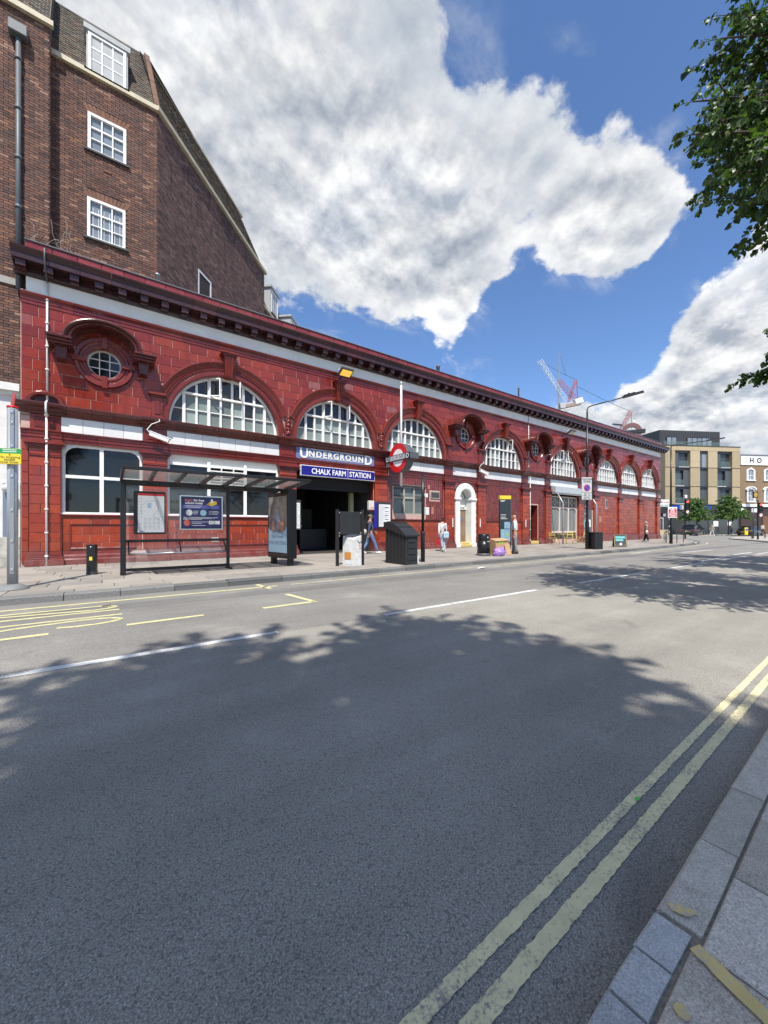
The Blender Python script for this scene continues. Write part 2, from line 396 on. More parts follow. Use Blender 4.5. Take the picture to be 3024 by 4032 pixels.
# ------------------------------------------------------------------ ground, road, markings
def struct(name, mb, mat, **kw):
    o = mb.build(name, mat, **kw); o['kind'] = 'structure'; return o
struct('ground', MB().quad((-900, -900, -.3), (900, -900, -.3), (900, 900, -.3), (-900, 900, -.3)), M_GROUND)
ZR = -.12
road = struct('road', MB().quad((-60, -70, ZR), (130, -70, ZR), (130, 60, ZR), (-60, 60, ZR)), M_ASPH)
ZM = ZR + .004
def ragged(m, p, q, w, seg=.09, jit=.005, z=ZM):
    """painted strip with slightly torn edges"""
    p = Vector((p[0], p[1], 0)); q = Vector((q[0], q[1], 0)); d = q - p; L = d.length; d /= L; nrm = Vector((-d.y, d.x, 0))
    n = max(2, int(L / seg)); vs = []
    for i in range(n + 1):
        c = p + d * (L * i / n); a = w / 2 + random.uniform(-jit, jit); b = w / 2 + random.uniform(-jit, jit)
        vs += [(c.x + nrm.x * a, c.y + nrm.y * a, z), (c.x - nrm.x * b, c.y - nrm.y * b, z)]
    return m.add(vs, [(2 * i, 2 * i + 1, 2 * i + 3, 2 * i + 2) for i in range(n)])
def marking(pts, w, mat, name='road_marking', seg=.2, jit=.008):
    m = MB()
    for a, b in zip(pts[:-1], pts[1:]): ragged(m, a, b, w, seg, jit)
    return m.build(name, mat, road)
# centre line
for a, b in ((-6.5, -2.6), (-2.3, 1.72), (3.35, 7.30), (8.95, 12.6), (14.3, 18.0), (19.8, 23.6), (25.4, 29.2)):
    marking([(a, -11.1), (b, -11.1)], .11, M_WHT, 'centre_line_dash')
# double narrow yellow lines beside the near kerb
for off, wl in ((0, .044), (-.098, .052)):
    m = MB(); ragged(m, (-4, -15.035 + off - .096), (24, -15.035 + off + .58), wl, .014, .0026); m.build('double_yellow_line', M_YELN, road)
# far side: kerb line, bus stop box and lettering
marking([(-9, -7.52), (3.05, -7.40)], .1, M_YEL, 'yellow_kerb_line')
marking([gp(1010, 2302, ZR), gp(1066, 2318, ZR)], .1, M_YEL, 'yellow_kerb_tick')
marking([(3.4, -7.36), (14, -7.22), (24, -7.05), (31, -6.8), (37, -6.2), (41, -5.2)], .06, M_YELN, 'yellow_kerb_line')
for a, b in ((-4.2, -3.0), (-2.0, -.62), (.18, 1.14), (2.02, 2.98)):
    marking([(a, -9.58), (b, -9.55)], .1, M_YEL, 'bus_stop_box_dash')
marking([(2.94, -9.55), gp(1127, 2340, ZR)], .1, M_YEL, 'bus_stop_box_corner')
def stroke_letter(strokes):
    m = MB()
    for st in strokes:
        for p, q in zip(st[:-1], st[1:]):
            if math.hypot(p[0] - q[0], p[1] - q[1]) > .01: ragged(m, p, q, .085, .12, .006)
    return m.build('bus_stop_lettering', M_YEL, road)
def arcp(cu, cy, ru, ry, a0, a1, n=8): return [(cu + ru * math.cos(R_(a0 + (a1 - a0) * i / n)), cy + ry * math.sin(R_(a0 + (a1 - a0) * i / n))) for i in range(n + 1)]
stroke_letter([[(-3.4, -7.86), (.02, -7.86)], [(.02, -7.86)] + arcp(-.35, -8.02, .42, .17, 55, -75) + [(-1.4, -8.02)], [(-1.5, -7.9)] + arcp(-2.3, -8.05, .9, .17, 30, -120)])
stroke_letter([[(.12, -8.33), (-2.6, -8.35)] + arcp(-2.6, -8.57, .7, .22, 90, 270) + [(-2.6, -8.79), (.15, -8.75)]])
stroke_letter([arcp(-.30, -9.10, .42, .20, -130, 100) + [(-1.0, -9.0), (-1.7, -9.28)] + arcp(-2.6, -9.1, .8, .22, -90, -230)])
# junction markings
for a, b in (((2793, 2141), (3024, 2143)), ((2684, 2175), (2806, 2166)), ((2889, 2185), (2959, 2175)), ((2758, 2211), (2859, 2193)), ((2480, 2180), (2560, 2172))):
    marking([gp(*a, ZR), gp(*b, ZR)], .12, M_WHT, 'junction_line')

# ------------------------------------------------------------------ far kerb and pavement
KERB = [(-30, -6.95), (-8, -6.9), (0, -6.88), (7, -6.77), (15.5, -6.72), (23.5, -6.55), (30.5, -6.25), (35, -5.95), (38.4, -5.4), (41.5, -4.6), (44.3, -3.5), (46.8, -2.0), (48.6, .2), (49.6, 3), (50.2, 8), (50.8, 16), (51.5, 30)]
def polyline_points(pl, step):
    """points every `step` metres along a polyline (step may be a function)"""
    out = [Vector(pl[0])]; i = 0; cur = Vector(pl[0])
    while i < len(pl) - 1:
        st = step() if callable(step) else step; need = st
        while i < len(pl) - 1:
            nxt = Vector(pl[i + 1]); d = (nxt - cur).length
            if d >= need: cur = cur + (nxt - cur) * (need / d); out.append(cur.copy()); break
            need -= d; cur = nxt; i += 1
    return out
def ykerb(u):
    for (a, ya), (b, yb) in zip(KERB[:-1], KERB[1:]):
        if a <= u <= b: return ya + (yb - ya) * (u - a) / (b - a)
    return KERB[-1][1]
pave_poly = KERB[1:] + [(46.4, 30), (46.4, .2), (-8, .2)]
m = MB(); k = len(pave_poly)
tri = tessellate_polygon([[Vector((x, y, 0)) for x, y in pave_poly]])
m.add([(x, y, -.02) for x, y in pave_poly], [tuple(f) for f in tri])
pavement = struct('pavement', m, M_JOINT)
kerb = struct('kerb', MB().add([(x, y + .04, z) for x, y in KERB[1:12] for z in (-.125, -.03)], [(2 * i, 2 * i + 2, 2 * i + 3, 2 * i + 1) for i in range(10)]), M_JOINT)
def kerb_stone(a, b, w, top, h, mat, parent, bev=.022, gap=.006, jit=1.0):
    d = (b - a); L = d.length; d /= L; nrm = Vector((-d.y, d.x)); a = a + d * gap; b = b - d * gap; q = random.uniform(-.006, .006) * jit
    sec = [(0, -h), (random.uniform(-.004, .006) * jit, -bev), (bev, 0 + q), (w, q), (w, -h)]; vs = []
    for p in (a, a + (b - a) * .5, b):
        jz = random.uniform(-.004, .004) * jit; jx = random.uniform(-.006, .006) * jit
        vs += [(p.x + nrm.x * (s + jx), p.y + nrm.y * (s + jx), top + z + jz) for s, z in sec]
    fs = [(i * 5 + j, i * 5 + j + 1, i * 5 + 6 + j, i * 5 + 5 + j) for i in range(2) for j in range(4)] + [(0, 1, 2, 3, 4), (14, 13, 12, 11, 10)]
    return MB().add(vs, fs).build('kerb_stone', mat, parent)
kp = polyline_points(KERB[1:], lambda: random.uniform(.75, 1.25))
for a, b in zip(kp[:-1], kp[1:]):
    kerb_stone(a, b, .29, 0.0, .16, M_GRAN, kerb)
slabs = []
y = -.02; row = 0
depths = [.62, .62, .55, .68, .62, .62, .6, .66, .62, .62]
for dpt in depths + [.62] * 3:
    y1 = y - dpt; u = -7.8 + (row % 2) * .43 + random.uniform(0, .2)
    while u < 48:
        w = random.choice((.72, .82, .9, .9, 1.0)); a, b = u, u + w; u = b
        ylim = min(ykerb(a), ykerb(b)) if False else max(ykerb(a), ykerb(b)) + .295
        if y <= ylim + .08 or b > 49: continue
        lo = max(y1, ylim)
        slabs.append((a, b, lo, y))
    y = y1; row += 1
for k in range(70):                                            # round the corner
    pass
def slab_mesh(m, a, b, lo, hi, z=0.0, g=.006, bv=.006, th=.045):
    a += g; b -= g; lo += g; hi -= g; t1, t2 = random.uniform(-.003, .003), random.uniform(-.003, .003)
    vs = [(a, lo, z - th), (b, lo, z - th), (b, hi, z - th), (a, hi, z - th), (a, lo, z - bv), (b, lo, z - bv), (b, hi, z - bv), (a, hi, z - bv),
          (a + bv, lo + bv, z + t1), (b - bv, lo + bv, z + t2), (b - bv, hi - bv, z + t2), (a + bv, hi - bv, z + t1)]
    return m.add(vs, ((8, 9, 10, 11), (4, 5, 9, 8), (5, 6, 10, 9), (6, 7, 11, 10), (7, 4, 8, 11), (0, 1, 5, 4), (1, 2, 6, 5), (2, 3, 7, 6), (3, 0, 4, 7)))
slabs.sort(key=lambda s: (s[0] + s[1]) ** 2 / 4 + (s[2] + DIST) ** 2)
vis = [s for s in slabs if s[0] > -3.2]
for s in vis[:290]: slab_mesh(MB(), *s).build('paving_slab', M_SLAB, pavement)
rest = MB(); chosen = set(vis[:290])
for s in slabs:
    if s not in chosen: slab_mesh(rest, *s)
# tail of the pavement round the corner
for i in range(26):
    for j in range(4):
        yy = .3 + i * .75; xr = 46.6 + j * .8
        kx = 48.4 + min(yy, 8) * .22
        if xr + .8 < kx: slab_mesh(rest, xr, xr + .78, yy, yy + .73)
rest.build('paving_slab_field', M_SLAB, pavement, kind='stuff')

# ------------------------------------------------------------------ near kerb, setts and pavement (camera side)
ZN = -.055
def yn(u): return -15.335 + .03 * u
npoly = [(-30, yn(-30) - .02), (60, yn(60) - .02), (60, -40), (-30, -40)]
M_NJ = pm('gritty_joint', (.26, .22, .165), .95, var=.5, vscale=60, bump=.5, bscale=90)
near = struct('near_pavement', MB().quad(*[(x, y, ZN - .009) for x, y in npoly]), M_NJ)
nkerb = struct('near_kerb', MB().add([(-30, yn(-30) - .03, ZR), (60, yn(60) - .03, ZR), (60, yn(60) - .03, ZN - .02), (-30, yn(-30) - .03, ZN - .02)], ((0, 1, 2, 3),)), M_JOINT)
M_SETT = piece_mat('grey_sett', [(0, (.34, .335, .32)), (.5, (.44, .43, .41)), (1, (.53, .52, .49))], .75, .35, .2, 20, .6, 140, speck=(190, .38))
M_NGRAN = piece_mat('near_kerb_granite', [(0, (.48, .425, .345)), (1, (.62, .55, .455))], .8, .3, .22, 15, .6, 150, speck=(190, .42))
us = [24, 22.7, 21.5, 20.3, 19, 17.8, 16.6, 15.4, 14.2, 13, 11.9, 10.8, 9.7, 8.6, 7.6, 6.6, 5.6, 4.6, 3.55, 2.44, 1.94, 1.47]
for a, b in zip(us[:-1], us[1:]):
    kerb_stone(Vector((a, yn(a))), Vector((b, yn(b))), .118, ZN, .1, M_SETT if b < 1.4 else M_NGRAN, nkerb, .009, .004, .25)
u = 1.455
while u > -2.5:
    w = random.uniform(.165, .19); kerb_stone(Vector((u, yn(u))), Vector((u - w, yn(u - w))), .098, ZN, .1, M_SETT, nkerb, .008, .005, .5); u -= w
nslabs = []
for r_, (o, dp) in enumerate(((.124, .42), (.548, .60), (1.152, .62), (1.776, .62))):
    u = -3.4 + .37 * (r_ % 2)
    while u < 14:
        w = random.choice((.40, .45, .5, .62)); a, b = u, u + w; u = b
        yt = yn(b) - o + (.018 if b < 1.5 and o < .2 else 0)
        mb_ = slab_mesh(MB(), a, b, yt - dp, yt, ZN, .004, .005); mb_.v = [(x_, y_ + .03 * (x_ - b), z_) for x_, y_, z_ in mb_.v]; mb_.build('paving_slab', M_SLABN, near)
# pale mortar repair and painted marks on the near paving
M_MORT = pm('pale_mortar', (.58, .58, .57), .85, var=.18, vscale=10, bump=.3, bscale=50)
def blob_patch(cx, cy, rx, ry, rot, mat, name, parent, z, n=18, jag=.25):
    pts = []
    for j in range(n):
        t = 2 * PI * j / n; k = 1 + random.uniform(-jag, jag * .4); x, yv = rx * k * math.cos(t), ry * k * math.sin(t)
        pts.append((cx + x * math.cos(rot) - yv * math.sin(rot), cy + x * math.sin(rot) + yv * math.cos(rot), z))
    return MB().add(pts, (tuple(range(n)),)).build(name, mat, parent)
M_OCHRE = paint_mat('ochre_paint', (.68, .50, .19), (.45, .40, .33), .36, .50)
a = gp(2735, 3735, ZN); b = gp(3060, 4060, ZN)
m = MB(); ragged(m, a, b, .042, .02, .003, ZN + .007); m.build('ochre_paint_stripe', M_OCHRE, near)
c = gp(2690, 3585, ZN + .005); blob_patch(c[0], c[1], .045, .022, 2.2, M_OCHRE, 'ochre_paint_patch', near, ZN + .0075, 12, .35)
c = gp(2682, 3990, ZN); blob_patch(c[0], c[1], .022, .018, 0, M_OCHRE, 'ochre_paint_patch', near, ZN + .0075, 10, .3)
# far footway beyond the junction and the traffic island
E1 = Vector((.879, -.477, 0)).normalized(); E2 = Vector((.477, .879, 0)).normalized()    # along / behind the far terrace
O_T = Vector((*wp(2620, 62.0), 0))
m = MB(); q = [O_T + E1 * a + E2 * b for a, b in ((-30, -4.2), (70, -4.2), (70, 40), (-30, 40))]
m.add([(p.x, p.y, 0) for p in q] + [(p.x, p.y, -.13) for p in q], ((0, 1, 2, 3), (0, 4, 5, 1), (3, 0, 4, 7)))
M_FARP = pm('far_paving', (.36, .33, .29), .85, var=.12, vscale=1.2)
struct('far_pavement', m, M_FARP)
isl = [gp(2868, 2119, 0), gp(2980, 2127, 0), gp(3060, 2134, 0), gp(3150, 2132, 0), gp(3150, 2118, 0), gp(3000, 2112, 0), gp(2900, 2114, 0)]
m = MB(); k = len(isl); m.add([(x, y, .0) for x, y in isl] + [(x, y, -.13) for x, y in isl], [tuple(range(k))] + [(i, (i + 1) % k, (i + 1) % k + k, i + k) for i in range(k)])
struct('traffic_island', m, M_FARP)
# ------------------------------------------------------------------ the station building
M_TILEU = piece_mat('oxblood_tile', [(0, (.165, .020, .014)), (.3, (.21, .026, .016)), (.6, (.26, .034, .019)), (.85, (.185, .022, .016)), (.965, (.285, .042, .022)), (.985, (.24, .075, .065)), (1, (.25, .10, .09))],
                    .16, .5, .2, 4.0, .10, 7.0, blotch=(1.7, .60, .82, (.30, .10, .095), .30), streak=(.5, (.075, .014, .013)))
M_TILEL = piece_mat('orange_red_tile', [(0, (.195, .020, .011)), (.35, (.265, .030, .012)), (.7, (.33, .044, .014)), (1, (.22, .024, .013))],
                    .13, .55, .22, 5.0, .10, 7.0, stain=(1.1, (.17, .075, .065), .6), streak=(.4, (.10, .014, .011)))
M_TILES = piece_mat('small_crimson_tile', [(0, (.10, .011, .013)), (.5, (.15, .017, .017)), (1, (.195, .025, .02))], .14, .55, .15, 4, .08, 8)
M_MOULD = piece_mat('red_moulding', [(0, (.12, .016, .014)), (.5, (.155, .021, .017)), (1, (.19, .028, .019))], .2, .5, .2, 6, .08, 9, stain=(.7, (.20, .09, .08), .7))
M_CORN = piece_mat('dark_glazed_cornice', [(0, (.036, .015, .017)), (.5, (.055, .020, .021)), (1, (.075, .024, .023))], .22, .5, .25, 6, .1, 8)
M_STRG = piece_mat('brown_glazed_string', [(0, (.07, .018, .017)), (.5, (.095, .023, .019)), (1, (.12, .028, .02))], .2, .5, .25, 6, .1, 8)
M_ARCHV = piece_mat('red_archivolt', [(0, (.14, .020, .015)), (1, (.20, .030, .018))], .22, .5, .25, 5, .15, 10)
M_PARA = piece_mat('parapet_tile', [(0, (.185, .022, .022)), (.5, (.22, .030, .028)), (1, (.26, .045, .042))], .2, .5, .2, 5, .08, 8)
M_GROUT = pm('pale_grout', (.50, .33, .28), .9, var=.25, vscale=6)
M_WTILE = piece_mat('white_frieze_tile', [(0, (.62, .63, .62)), (1, (.72, .725, .70))], .25, .5, .06, 4, .04, 8)
M_RENDER = pm('grey_white_render', (.80, .785, .73), .8, var=.13, vscale=1.6, bump=.12, bscale=14)
M_LEAD = pm('lead', (.12, .125, .13), .55, var=.15)
M_PANE_P = pm('obscured_pane', (.20, .235, .215), .16, spec=.6, var=.22, vscale=2.0, rnd=.28)
M_PANE_D = pm('dark_pane', (.018, .021, .022), .05, spec=.7, rnd=.4)
M_PANE_B = pm('black_pane', (.010, .011, .012), .045, spec=.6, var=.4, vscale=1.5)
M_BLUE = pm('enamel_blue', (.018, .014, .21), .18, spec=.5, var=.1, vscale=3)
M_SLATE = pm('slate_blue_sign', (.135, .185, .36), .35, var=.12, vscale=3)
M_ENW = pm('enamel_white', (.82, .82, .80), .25)
M_RED = pm('enamel_red', (.62, .012, .016), .2, var=.05)
M_VENT = pm('vent_grille', (.36, .33, .29), .6, var=.15)

U0, U1 = -2.2, 46.3
PIL = [-1.63, 1.29, 6.18, 10.99, 15.77, 18.53, 23.0, 25.74, 30.3, 32.72, 37.14, 41.33, 45.5]
ARCH = [(3.75, 2.03), (8.62, 2.03), (13.43, 2.03), (20.82, 2.0), (28.08, 2.0), (34.98, 1.98), (39.28, 1.95), (43.5, 1.92)]
RND = [-.15, 17.15, 24.37, 31.5]
ZS, ZT = 5.01, 8.0                                              # sill of the arches, top of the tiled wall
ST = thing('underground_station', 'long two-storey station building faced in glazed oxblood-red tiles with round-arched windows', 'station building')

def circ(c, z, r, a0=0, a1=2 * PI, n=32): return [(c + r * math.cos(a0 + (a1 - a0) * i / n), z + r * math.sin(a0 + (a1 - a0) * i / n)) for i in range(n + (0 if a1 - a0 > 6.2 else 1))]
# backing walls with their openings
m = MB()
m.holed([(U0, 4.6), (U1, 4.6), (U1, 8.4), (U0, 8.4)], [[(x, max(z, 5.012)) for x, z in circ(c, ZS, r, 0, PI, 24)] for c, r in ARCH] + [circ(c, 6.62, .5, n=24) for c in RND], 0)
m.build('upper_wall', M_GROUT, ST)
OPEN = dict(winA=(-1.24, .91, 1.6, 3.84), winB=(1.68, 5.79, 1.6, 3.84), ent=(6.58, 10.60, .004, 3.84), win3=(11.85, 14.0, 1.86, 3.33), door=(16.42, 17.86, .004, 3.60), ndoor=(23.56, 24.55, .02, 2.72),
            shop=(26.16, 29.92, .30, 3.80), atm=(30.62, 32.16, .05, 2.6))
m = MB(); m.holed([(U0, 0), (U1, 0), (U1, 4.62), (U0, 4.62)], [[(a, c), (b, c), (b, d), (a, d)] for a, b, c, d in OPEN.values()], 0)
m.build('lower_wall', M_GROUT, ST)
for k_, (a, b, c, d) in OPEN.items():
    m = MB()
    dp = {'ent': .5, 'ndoor': .45, 'door': .5}.get(k_, .3)
    m.quad((a, 0, c), (a, dp, c), (a, dp, d), (a, 0, d)); m.quad((b, 0, c), (b, 0, d), (b, dp, d), (b, dp, c)); m.quad((a, 0, d), (a, dp, d), (b, dp, d), (b, 0, d)); m.quad((a, 0, c), (b, 0, c), (b, dp, c), (a, dp, c))
    m.build('opening_reveal', M_MOULD, ST)
m = MB(); m.box(U0, U1, .36, .5, 9.0, 9.6); m.quad((U0, .3, 9.5), (U1, .3, 9.5), (U1, 11, 9.5), (U0, 11, 9.5))
m.quad((U1, 0, 0), (U1, 11, 0), (U1, 11, 9.5), (U1, 0, 9.5)); m.quad((U0, 0, 0), (U0, 0, 9.5), (U0, 11, 9.5), (U0, 11, 0)); m.quad((U0, 11, 0), (U0, 11, 9.5), (U1, 11, 9.5), (U1, 11, 0))
m.build('roof', M_LEAD, ST)

# --- tiles: polygons in (u, z); the largest in view are pieces of their own
TILES = []
def clip_circle(poly, c, z, r):
    if all(math.hypot(x - c, y - z) > r for x, y in poly) and not (min(p[0] for p in poly) < c < max(p[0] for p in poly) and min(p[1] for p in poly) < z + r): return poly
    d = []
    for (x0, z0), (x1, z1) in zip(poly, poly[1:] + poly[:1]):
        n = max(1, int(math.hypot(x1 - x0, z1 - z0) / .05))
        d += [(x0 + (x1 - x0) * i / n, z0 + (z1 - z0) * i / n) for i in range(n)]
    if all(math.hypot(x - c, y - z) < r for x, y in d): return None
    out = []
    for x, y in d:
        q = math.hypot(x - c, y - z)
        if q < r - 1e-6: x, y = c + (x - c) * r / q, z + (y - z) * r / q
        out.append((x, y))
    s = [out[0]]
    for i in range(1, len(out)):                                   # drop points that lie on a straight edge
        a, b, e = s[-1], out[i], out[(i + 1) % len(out)]
        if abs((b[0] - a[0]) * (e[1] - a[1]) - (b[1] - a[1]) * (e[0] - a[0])) > 2e-5: s.append(b)
    ar = abs(sum(a[0] * b[1] - b[0] * a[1] for a, b in zip(s, s[1:] + s[:1]))) / 2
    return s if len(s) > 2 and ar > .012 else None
def add_tile(a, b, z0, z1, y, mat, proud=.018, cuts=()):
    p = [(a, z0), (b, z0), (b, z1), (a, z1)]
    for c in cuts:
        if c[0] + c[2] < a - .02 or c[0] - c[2] > b + .02: continue
        p = clip_circle(p, *c)
        if p is None: return
    TILES.append((p, y, proud, mat))
cuts = [(c, ZS, r + .53) for c, r in ARCH] + [(c, 6.62, .80) for c in RND]
nrow = 9; rh = (ZT - 5.03) / nrow
for r_ in range(nrow):
    z0 = 5.03 + r_ * rh; u = U0
    u += .26 if r_ % 2 else .40
    add_tile(U0 + .01, u, z0, z0 + rh, 0, M_TILEU)
    while u < U1 - .1:
        w = random.choice((.5, .56, .6, .62, .66)); b = min(u + w, U1 - .01)
        add_tile(u, b, z0, z0 + rh, 0, M_TILEU, .018, cuts); u = b
PW = .37
for c in PIL:
    nc = 10; hh = (3.36 - .44) / nc
    for r_ in range(nc):
        z0 = .44 + r_ * hh
        if r_ % 2: add_tile(c - PW, c + PW, z0, z0 + hh, -.12, M_TILEL, .14)
        else:
            s = c + (.12 if r_ % 4 else -.10); add_tile(c - PW, s, z0, z0 + hh, -.12, M_TILEL, .14); add_tile(s, c + PW, z0, z0 + hh, -.12, M_TILEL, .14)
    z0 = 3.41; add_tile(c - PW, c + .02, z0, 3.62, -.12, M_TILEL, .14); add_tile(c + .02, c + PW, z0, 3.62, -.12, M_TILEL, .14)
for r_ in range(11):                                             # corner strip at the far left
    z0 = .1 + r_ * .345; add_tile(U0 + .01, PIL[0] - PW - .01, z0, z0 + .345, -.03, M_TILEL, .05)
def field(a, b, z0, z1, w, h, mat, holes=(), jw=.0, bond=.5, y=0):
    nr = max(1, round((z1 - z0) / h)); hh = (z1 - z0) / nr
    for r_ in range(nr):
        u = a - (w * bond if r_ % 2 else 0); zz = z0 + r_ * hh
        while u < b - .02:
            e = u + w * (1 + random.uniform(-jw, jw)); p, q = max(u, a), min(e, b); u = e
            if q - p < .04: continue
            if any(p < hb - .01 and q > ha + .01 and zz < hd - .01 and zz + hh > hc + .01 for ha, hb, hc, hd in holes):
                for ha, hb, hc, hd in holes:
                    if p < ha < q and zz < hd and zz + hh > hc and ha - p > .05: add_tile(p, ha, zz, zz + hh, y, mat)
                    if p < hb < q and zz < hd and zz + hh > hc and q - hb > .05: add_tile(hb, q, zz, zz + hh, y, mat)
                continue
            add_tile(p, q, zz, zz + hh, y, mat)
for a, b in ((-1.25, .91), (1.67, 5.80), (11.37, 15.39), (18.91, 22.62)): field(a, b, .43, 1.48, .50, .26, M_TILEL, jw=.08)
W3 = (11.78, 14.06, 1.78, 3.40); VN = (14.35, 15.1, 2.75, 3.2)
field(11.37, 15.39, 1.62, 3.84, .155, .2, M_TILES, [W3, VN], bond=0)
field(16.15, 16.42, .43, 3.84, .155, .2, M_TILES); field(17.88, 18.15, .43, 3.84, .155, .2, M_TILES); field(16.42, 17.88, 3.62, 3.84, .155, .2, M_TILES)
field(18.91, 22.62, 1.62, 3.84, .155, .2, M_TILES, bond=0)
field(23.38, 25.36, .43, 3.84, .155, .17, M_TILES, [(23.5, 24.6, 0, 2.8)], bond=0)
field(26.12, 26.16, .43, 3.84, .155, .2, M_TILES); field(29.92, 29.94, .4, 3.8, .2, .3, M_TILES); field(30.68, 32.34, 2.6, 3.84, .155, .2, M_TILES)
for a, b in ((33.1, 36.76), (37.52, 40.95), (41.71, 45.12)): field(a, b, .62, 3.84, .43, .27, M_TILEL, [(34.4, 34.85, 2.9, 3.55)] if a < 34 else (), jw=.1)
def tile_geo(m, poly, y, proud):
    """front face with chamfered edge, joint all round"""
    g = .0072; bv = .009; n = len(poly); cx = sum(p[0] for p in poly) / n; cz = sum(p[1] for p in poly) / n
    ar = sum(a[0] * b[1] - b[0] * a[1] for a, b in zip(poly, poly[1:] + poly[:1])) / 2
    if ar < 0: poly = poly[::-1]
    def inset(d):
        out = []
        for i in range(n):
            a, b, c = Vector(poly[i - 1]), Vector(poly[i]), Vector(poly[(i + 1) % n])
            e1 = (b - a); e2 = (c - b)
            if e1.length < 1e-6 or e2.length < 1e-6: out.append(tuple(b)); continue
            n1 = Vector((-e1.y, e1.x)).normalized(); n2 = Vector((-e2.y, e2.x)).normalized(); k = 1 + n1.dot(n2)
            q = (n1 + n2) / max(k, .35); out.append((b.x + q.x * d, b.y + q.y * d))
        return out
    A = inset(g); B = inset(g + bv); tx = random.uniform(-.004, .004); tz = random.uniform(-.004, .004)
    fy = lambda x, z: y - .018 + tx * (x - cx) + tz * (z - cz)
    vs = [(x, y - .018 + proud, z) for x, z in A] + [(x, y - .018 + bv, z) for x, z in A] + [(x, fy(x, z), z) for x, z in B]
    fs = [tuple(range(2 * n, 3 * n))] + [(i, (i + 1) % n, n + (i + 1) % n, n + i) for i in range(n)] + [(n + i, n + (i + 1) % n, 2 * n + (i + 1) % n, 2 * n + i) for i in range(n)]
    return m.add(vs, fs)
def projected(t):
    ps = [pix(x, t[1], z) for x, z in t[0]]; return abs(sum(a[0] * b[1] - b[0] * a[1] for a, b in zip(ps, ps[1:] + ps[:1])))
TILES.sort(key=projected, reverse=True)
fields = {}
for i, t in enumerate(TILES):
    if i < 292: tile_geo(MB(), t[0], t[1], t[2]).build('wall_tile', t[3], ST)
    else: tile_geo(fields.setdefault(t[3].name, (MB(), t[3]))[0], t[0], t[1], t[2])
for k_, (mb, mt) in fields.items(): mb.build('wall_tile_field', mt, ST, kind='stuff')

# --- pilasters: cores, capitals, necking rings, bases (shared shapes)
capm = MB()
for hw, pr, z0, z1 in ((.385, .165, 3.62, 3.665), (.415, .195, 3.665, 3.715), (.445, .225, 3.715, 3.745), (.49, .27, 3.745, 3.80), (.45, .23, 3.80, 3.855)): capm.cbox(-hw, hw, -pr, .02, z0, z1, .008)
capm = capm.mesh('pilaster_capital', M_MOULD)
nkm = MB().cbox(-.395, .395, -.165, .02, 3.365, 3.405, .012).mesh('pilaster_necking', M_MOULD)
bsm = MB()
for hw, pr, z0, z1 in ((.46, .23, 0, .2), (.44, .21, .2, .25), (.42, .19, .25, .31), (.40, .17, .31, .43)): bsm.cbox(-hw, hw, -pr, .02, z0, z1, .015)
bsm = bsm.mesh('pilaster_base', M_MOULD)
crm = MB().box(-PW + .012, PW - .012, -.11, .02, .3, 3.7).mesh('pilaster_core', M_GROUT)
pnm = MB().cbox(-.36, .36, -.045, .02, 4.192, 4.678, .012); pnm.cbox(-.26, .26, -.06, -.02, 4.27, 4.60, .014); pnm = pnm.mesh('frieze_pier', M_MOULD)
for c in PIL:
    for nm, me in (('pilaster_capital', capm), ('pilaster_necking', nkm), ('pilaster_base', bsm), ('pilaster_core', crm), ('frieze_pier', pnm)): link(nm, me, ST, (c, 0, 0))

# --- horizontal mouldings, block by block
def blocks(name, prof, mat, a, b, L, gap=.008, skip=()):
    n = round((b - a) / L); w = (b - a) / n; me = MB().sweep(prof, gap / 2, w - gap / 2).mesh(name, mat)
    for i in range(n): link(name, me, ST, (a + i * w, 0, 0))
blocks('string_cornice_block', [(0, 4.682), (-.06, 4.682), (-.075, 4.735), (-.14, 4.79), (-.155, 4.85), (-.25, 4.895), (-.275, 4.96), (-.27, 4.995), (-.05, 5.025), (0, 5.03)], M_STRG, U0 - .15, U1 + .15, .62)
me = MB().sweep([(0, 4.678), (-.10, 4.678), (-.115, 4.735), (-.18, 4.79), (-.195, 4.85), (-.29, 4.90), (-.315, 4.965), (-.31, 5.002), (-.05, 5.034)], -.40, .40).mesh('string_cornice_break', M_STRG)
for c in PIL: link('string_cornice_break', me, ST, (c, 0, 0))
blocks('architrave_block', [(0, 3.862), (-.05, 3.862), (-.05, 3.95), (-.072, 3.962), (-.072, 4.055), (-.095, 4.068), (-.095, 4.13), (-.135, 4.16), (-.135, 4.188), (0, 4.19)], M_MOULD, U0, U1, .62)
me = MB().sweep([(0, 3.857), (-.10, 3.857), (-.10, 3.95), (-.122, 3.962), (-.122, 4.055), (-.145, 4.068), (-.145, 4.13), (-.185, 4.16), (-.185, 4.186), (0, 4.189)], -.40, .40).mesh('architrave_break', M_MOULD)
for c in PIL: link('architrave_break', me, ST, (c, 0, 0))
blocks('upper_moulding_block', [(0, 8.0), (-.035, 8.0), (-.035, 8.10), (-.055, 8.11), (-.055, 8.20), (-.11, 8.25), (-.13, 8.30), (-.13, 8.325), (0, 8.33)], M_MOULD, U0, U1, .62)
MB().box(U0 + .12, U1, -.02, .05, 8.332, 8.81).build('white_band', M_RENDER, ST)
blocks('cornice_block', [(.05, 8.812), (-.07, 8.812), (-.08, 8.86), (-.11, 8.90), (-.11, 9.085), (-.47, 9.095), (-.48, 9.075), (-.50, 9.075), (-.50, 9.225), (-.52, 9.235), (-.52, 9.25), (-.55, 9.29), (-.59, 9.36), (-.60, 9.40), (-.59, 9.41), (0, 9.47), (.05, 9.47)], M_CORN, U0 - .16, U1 + .9, .80)
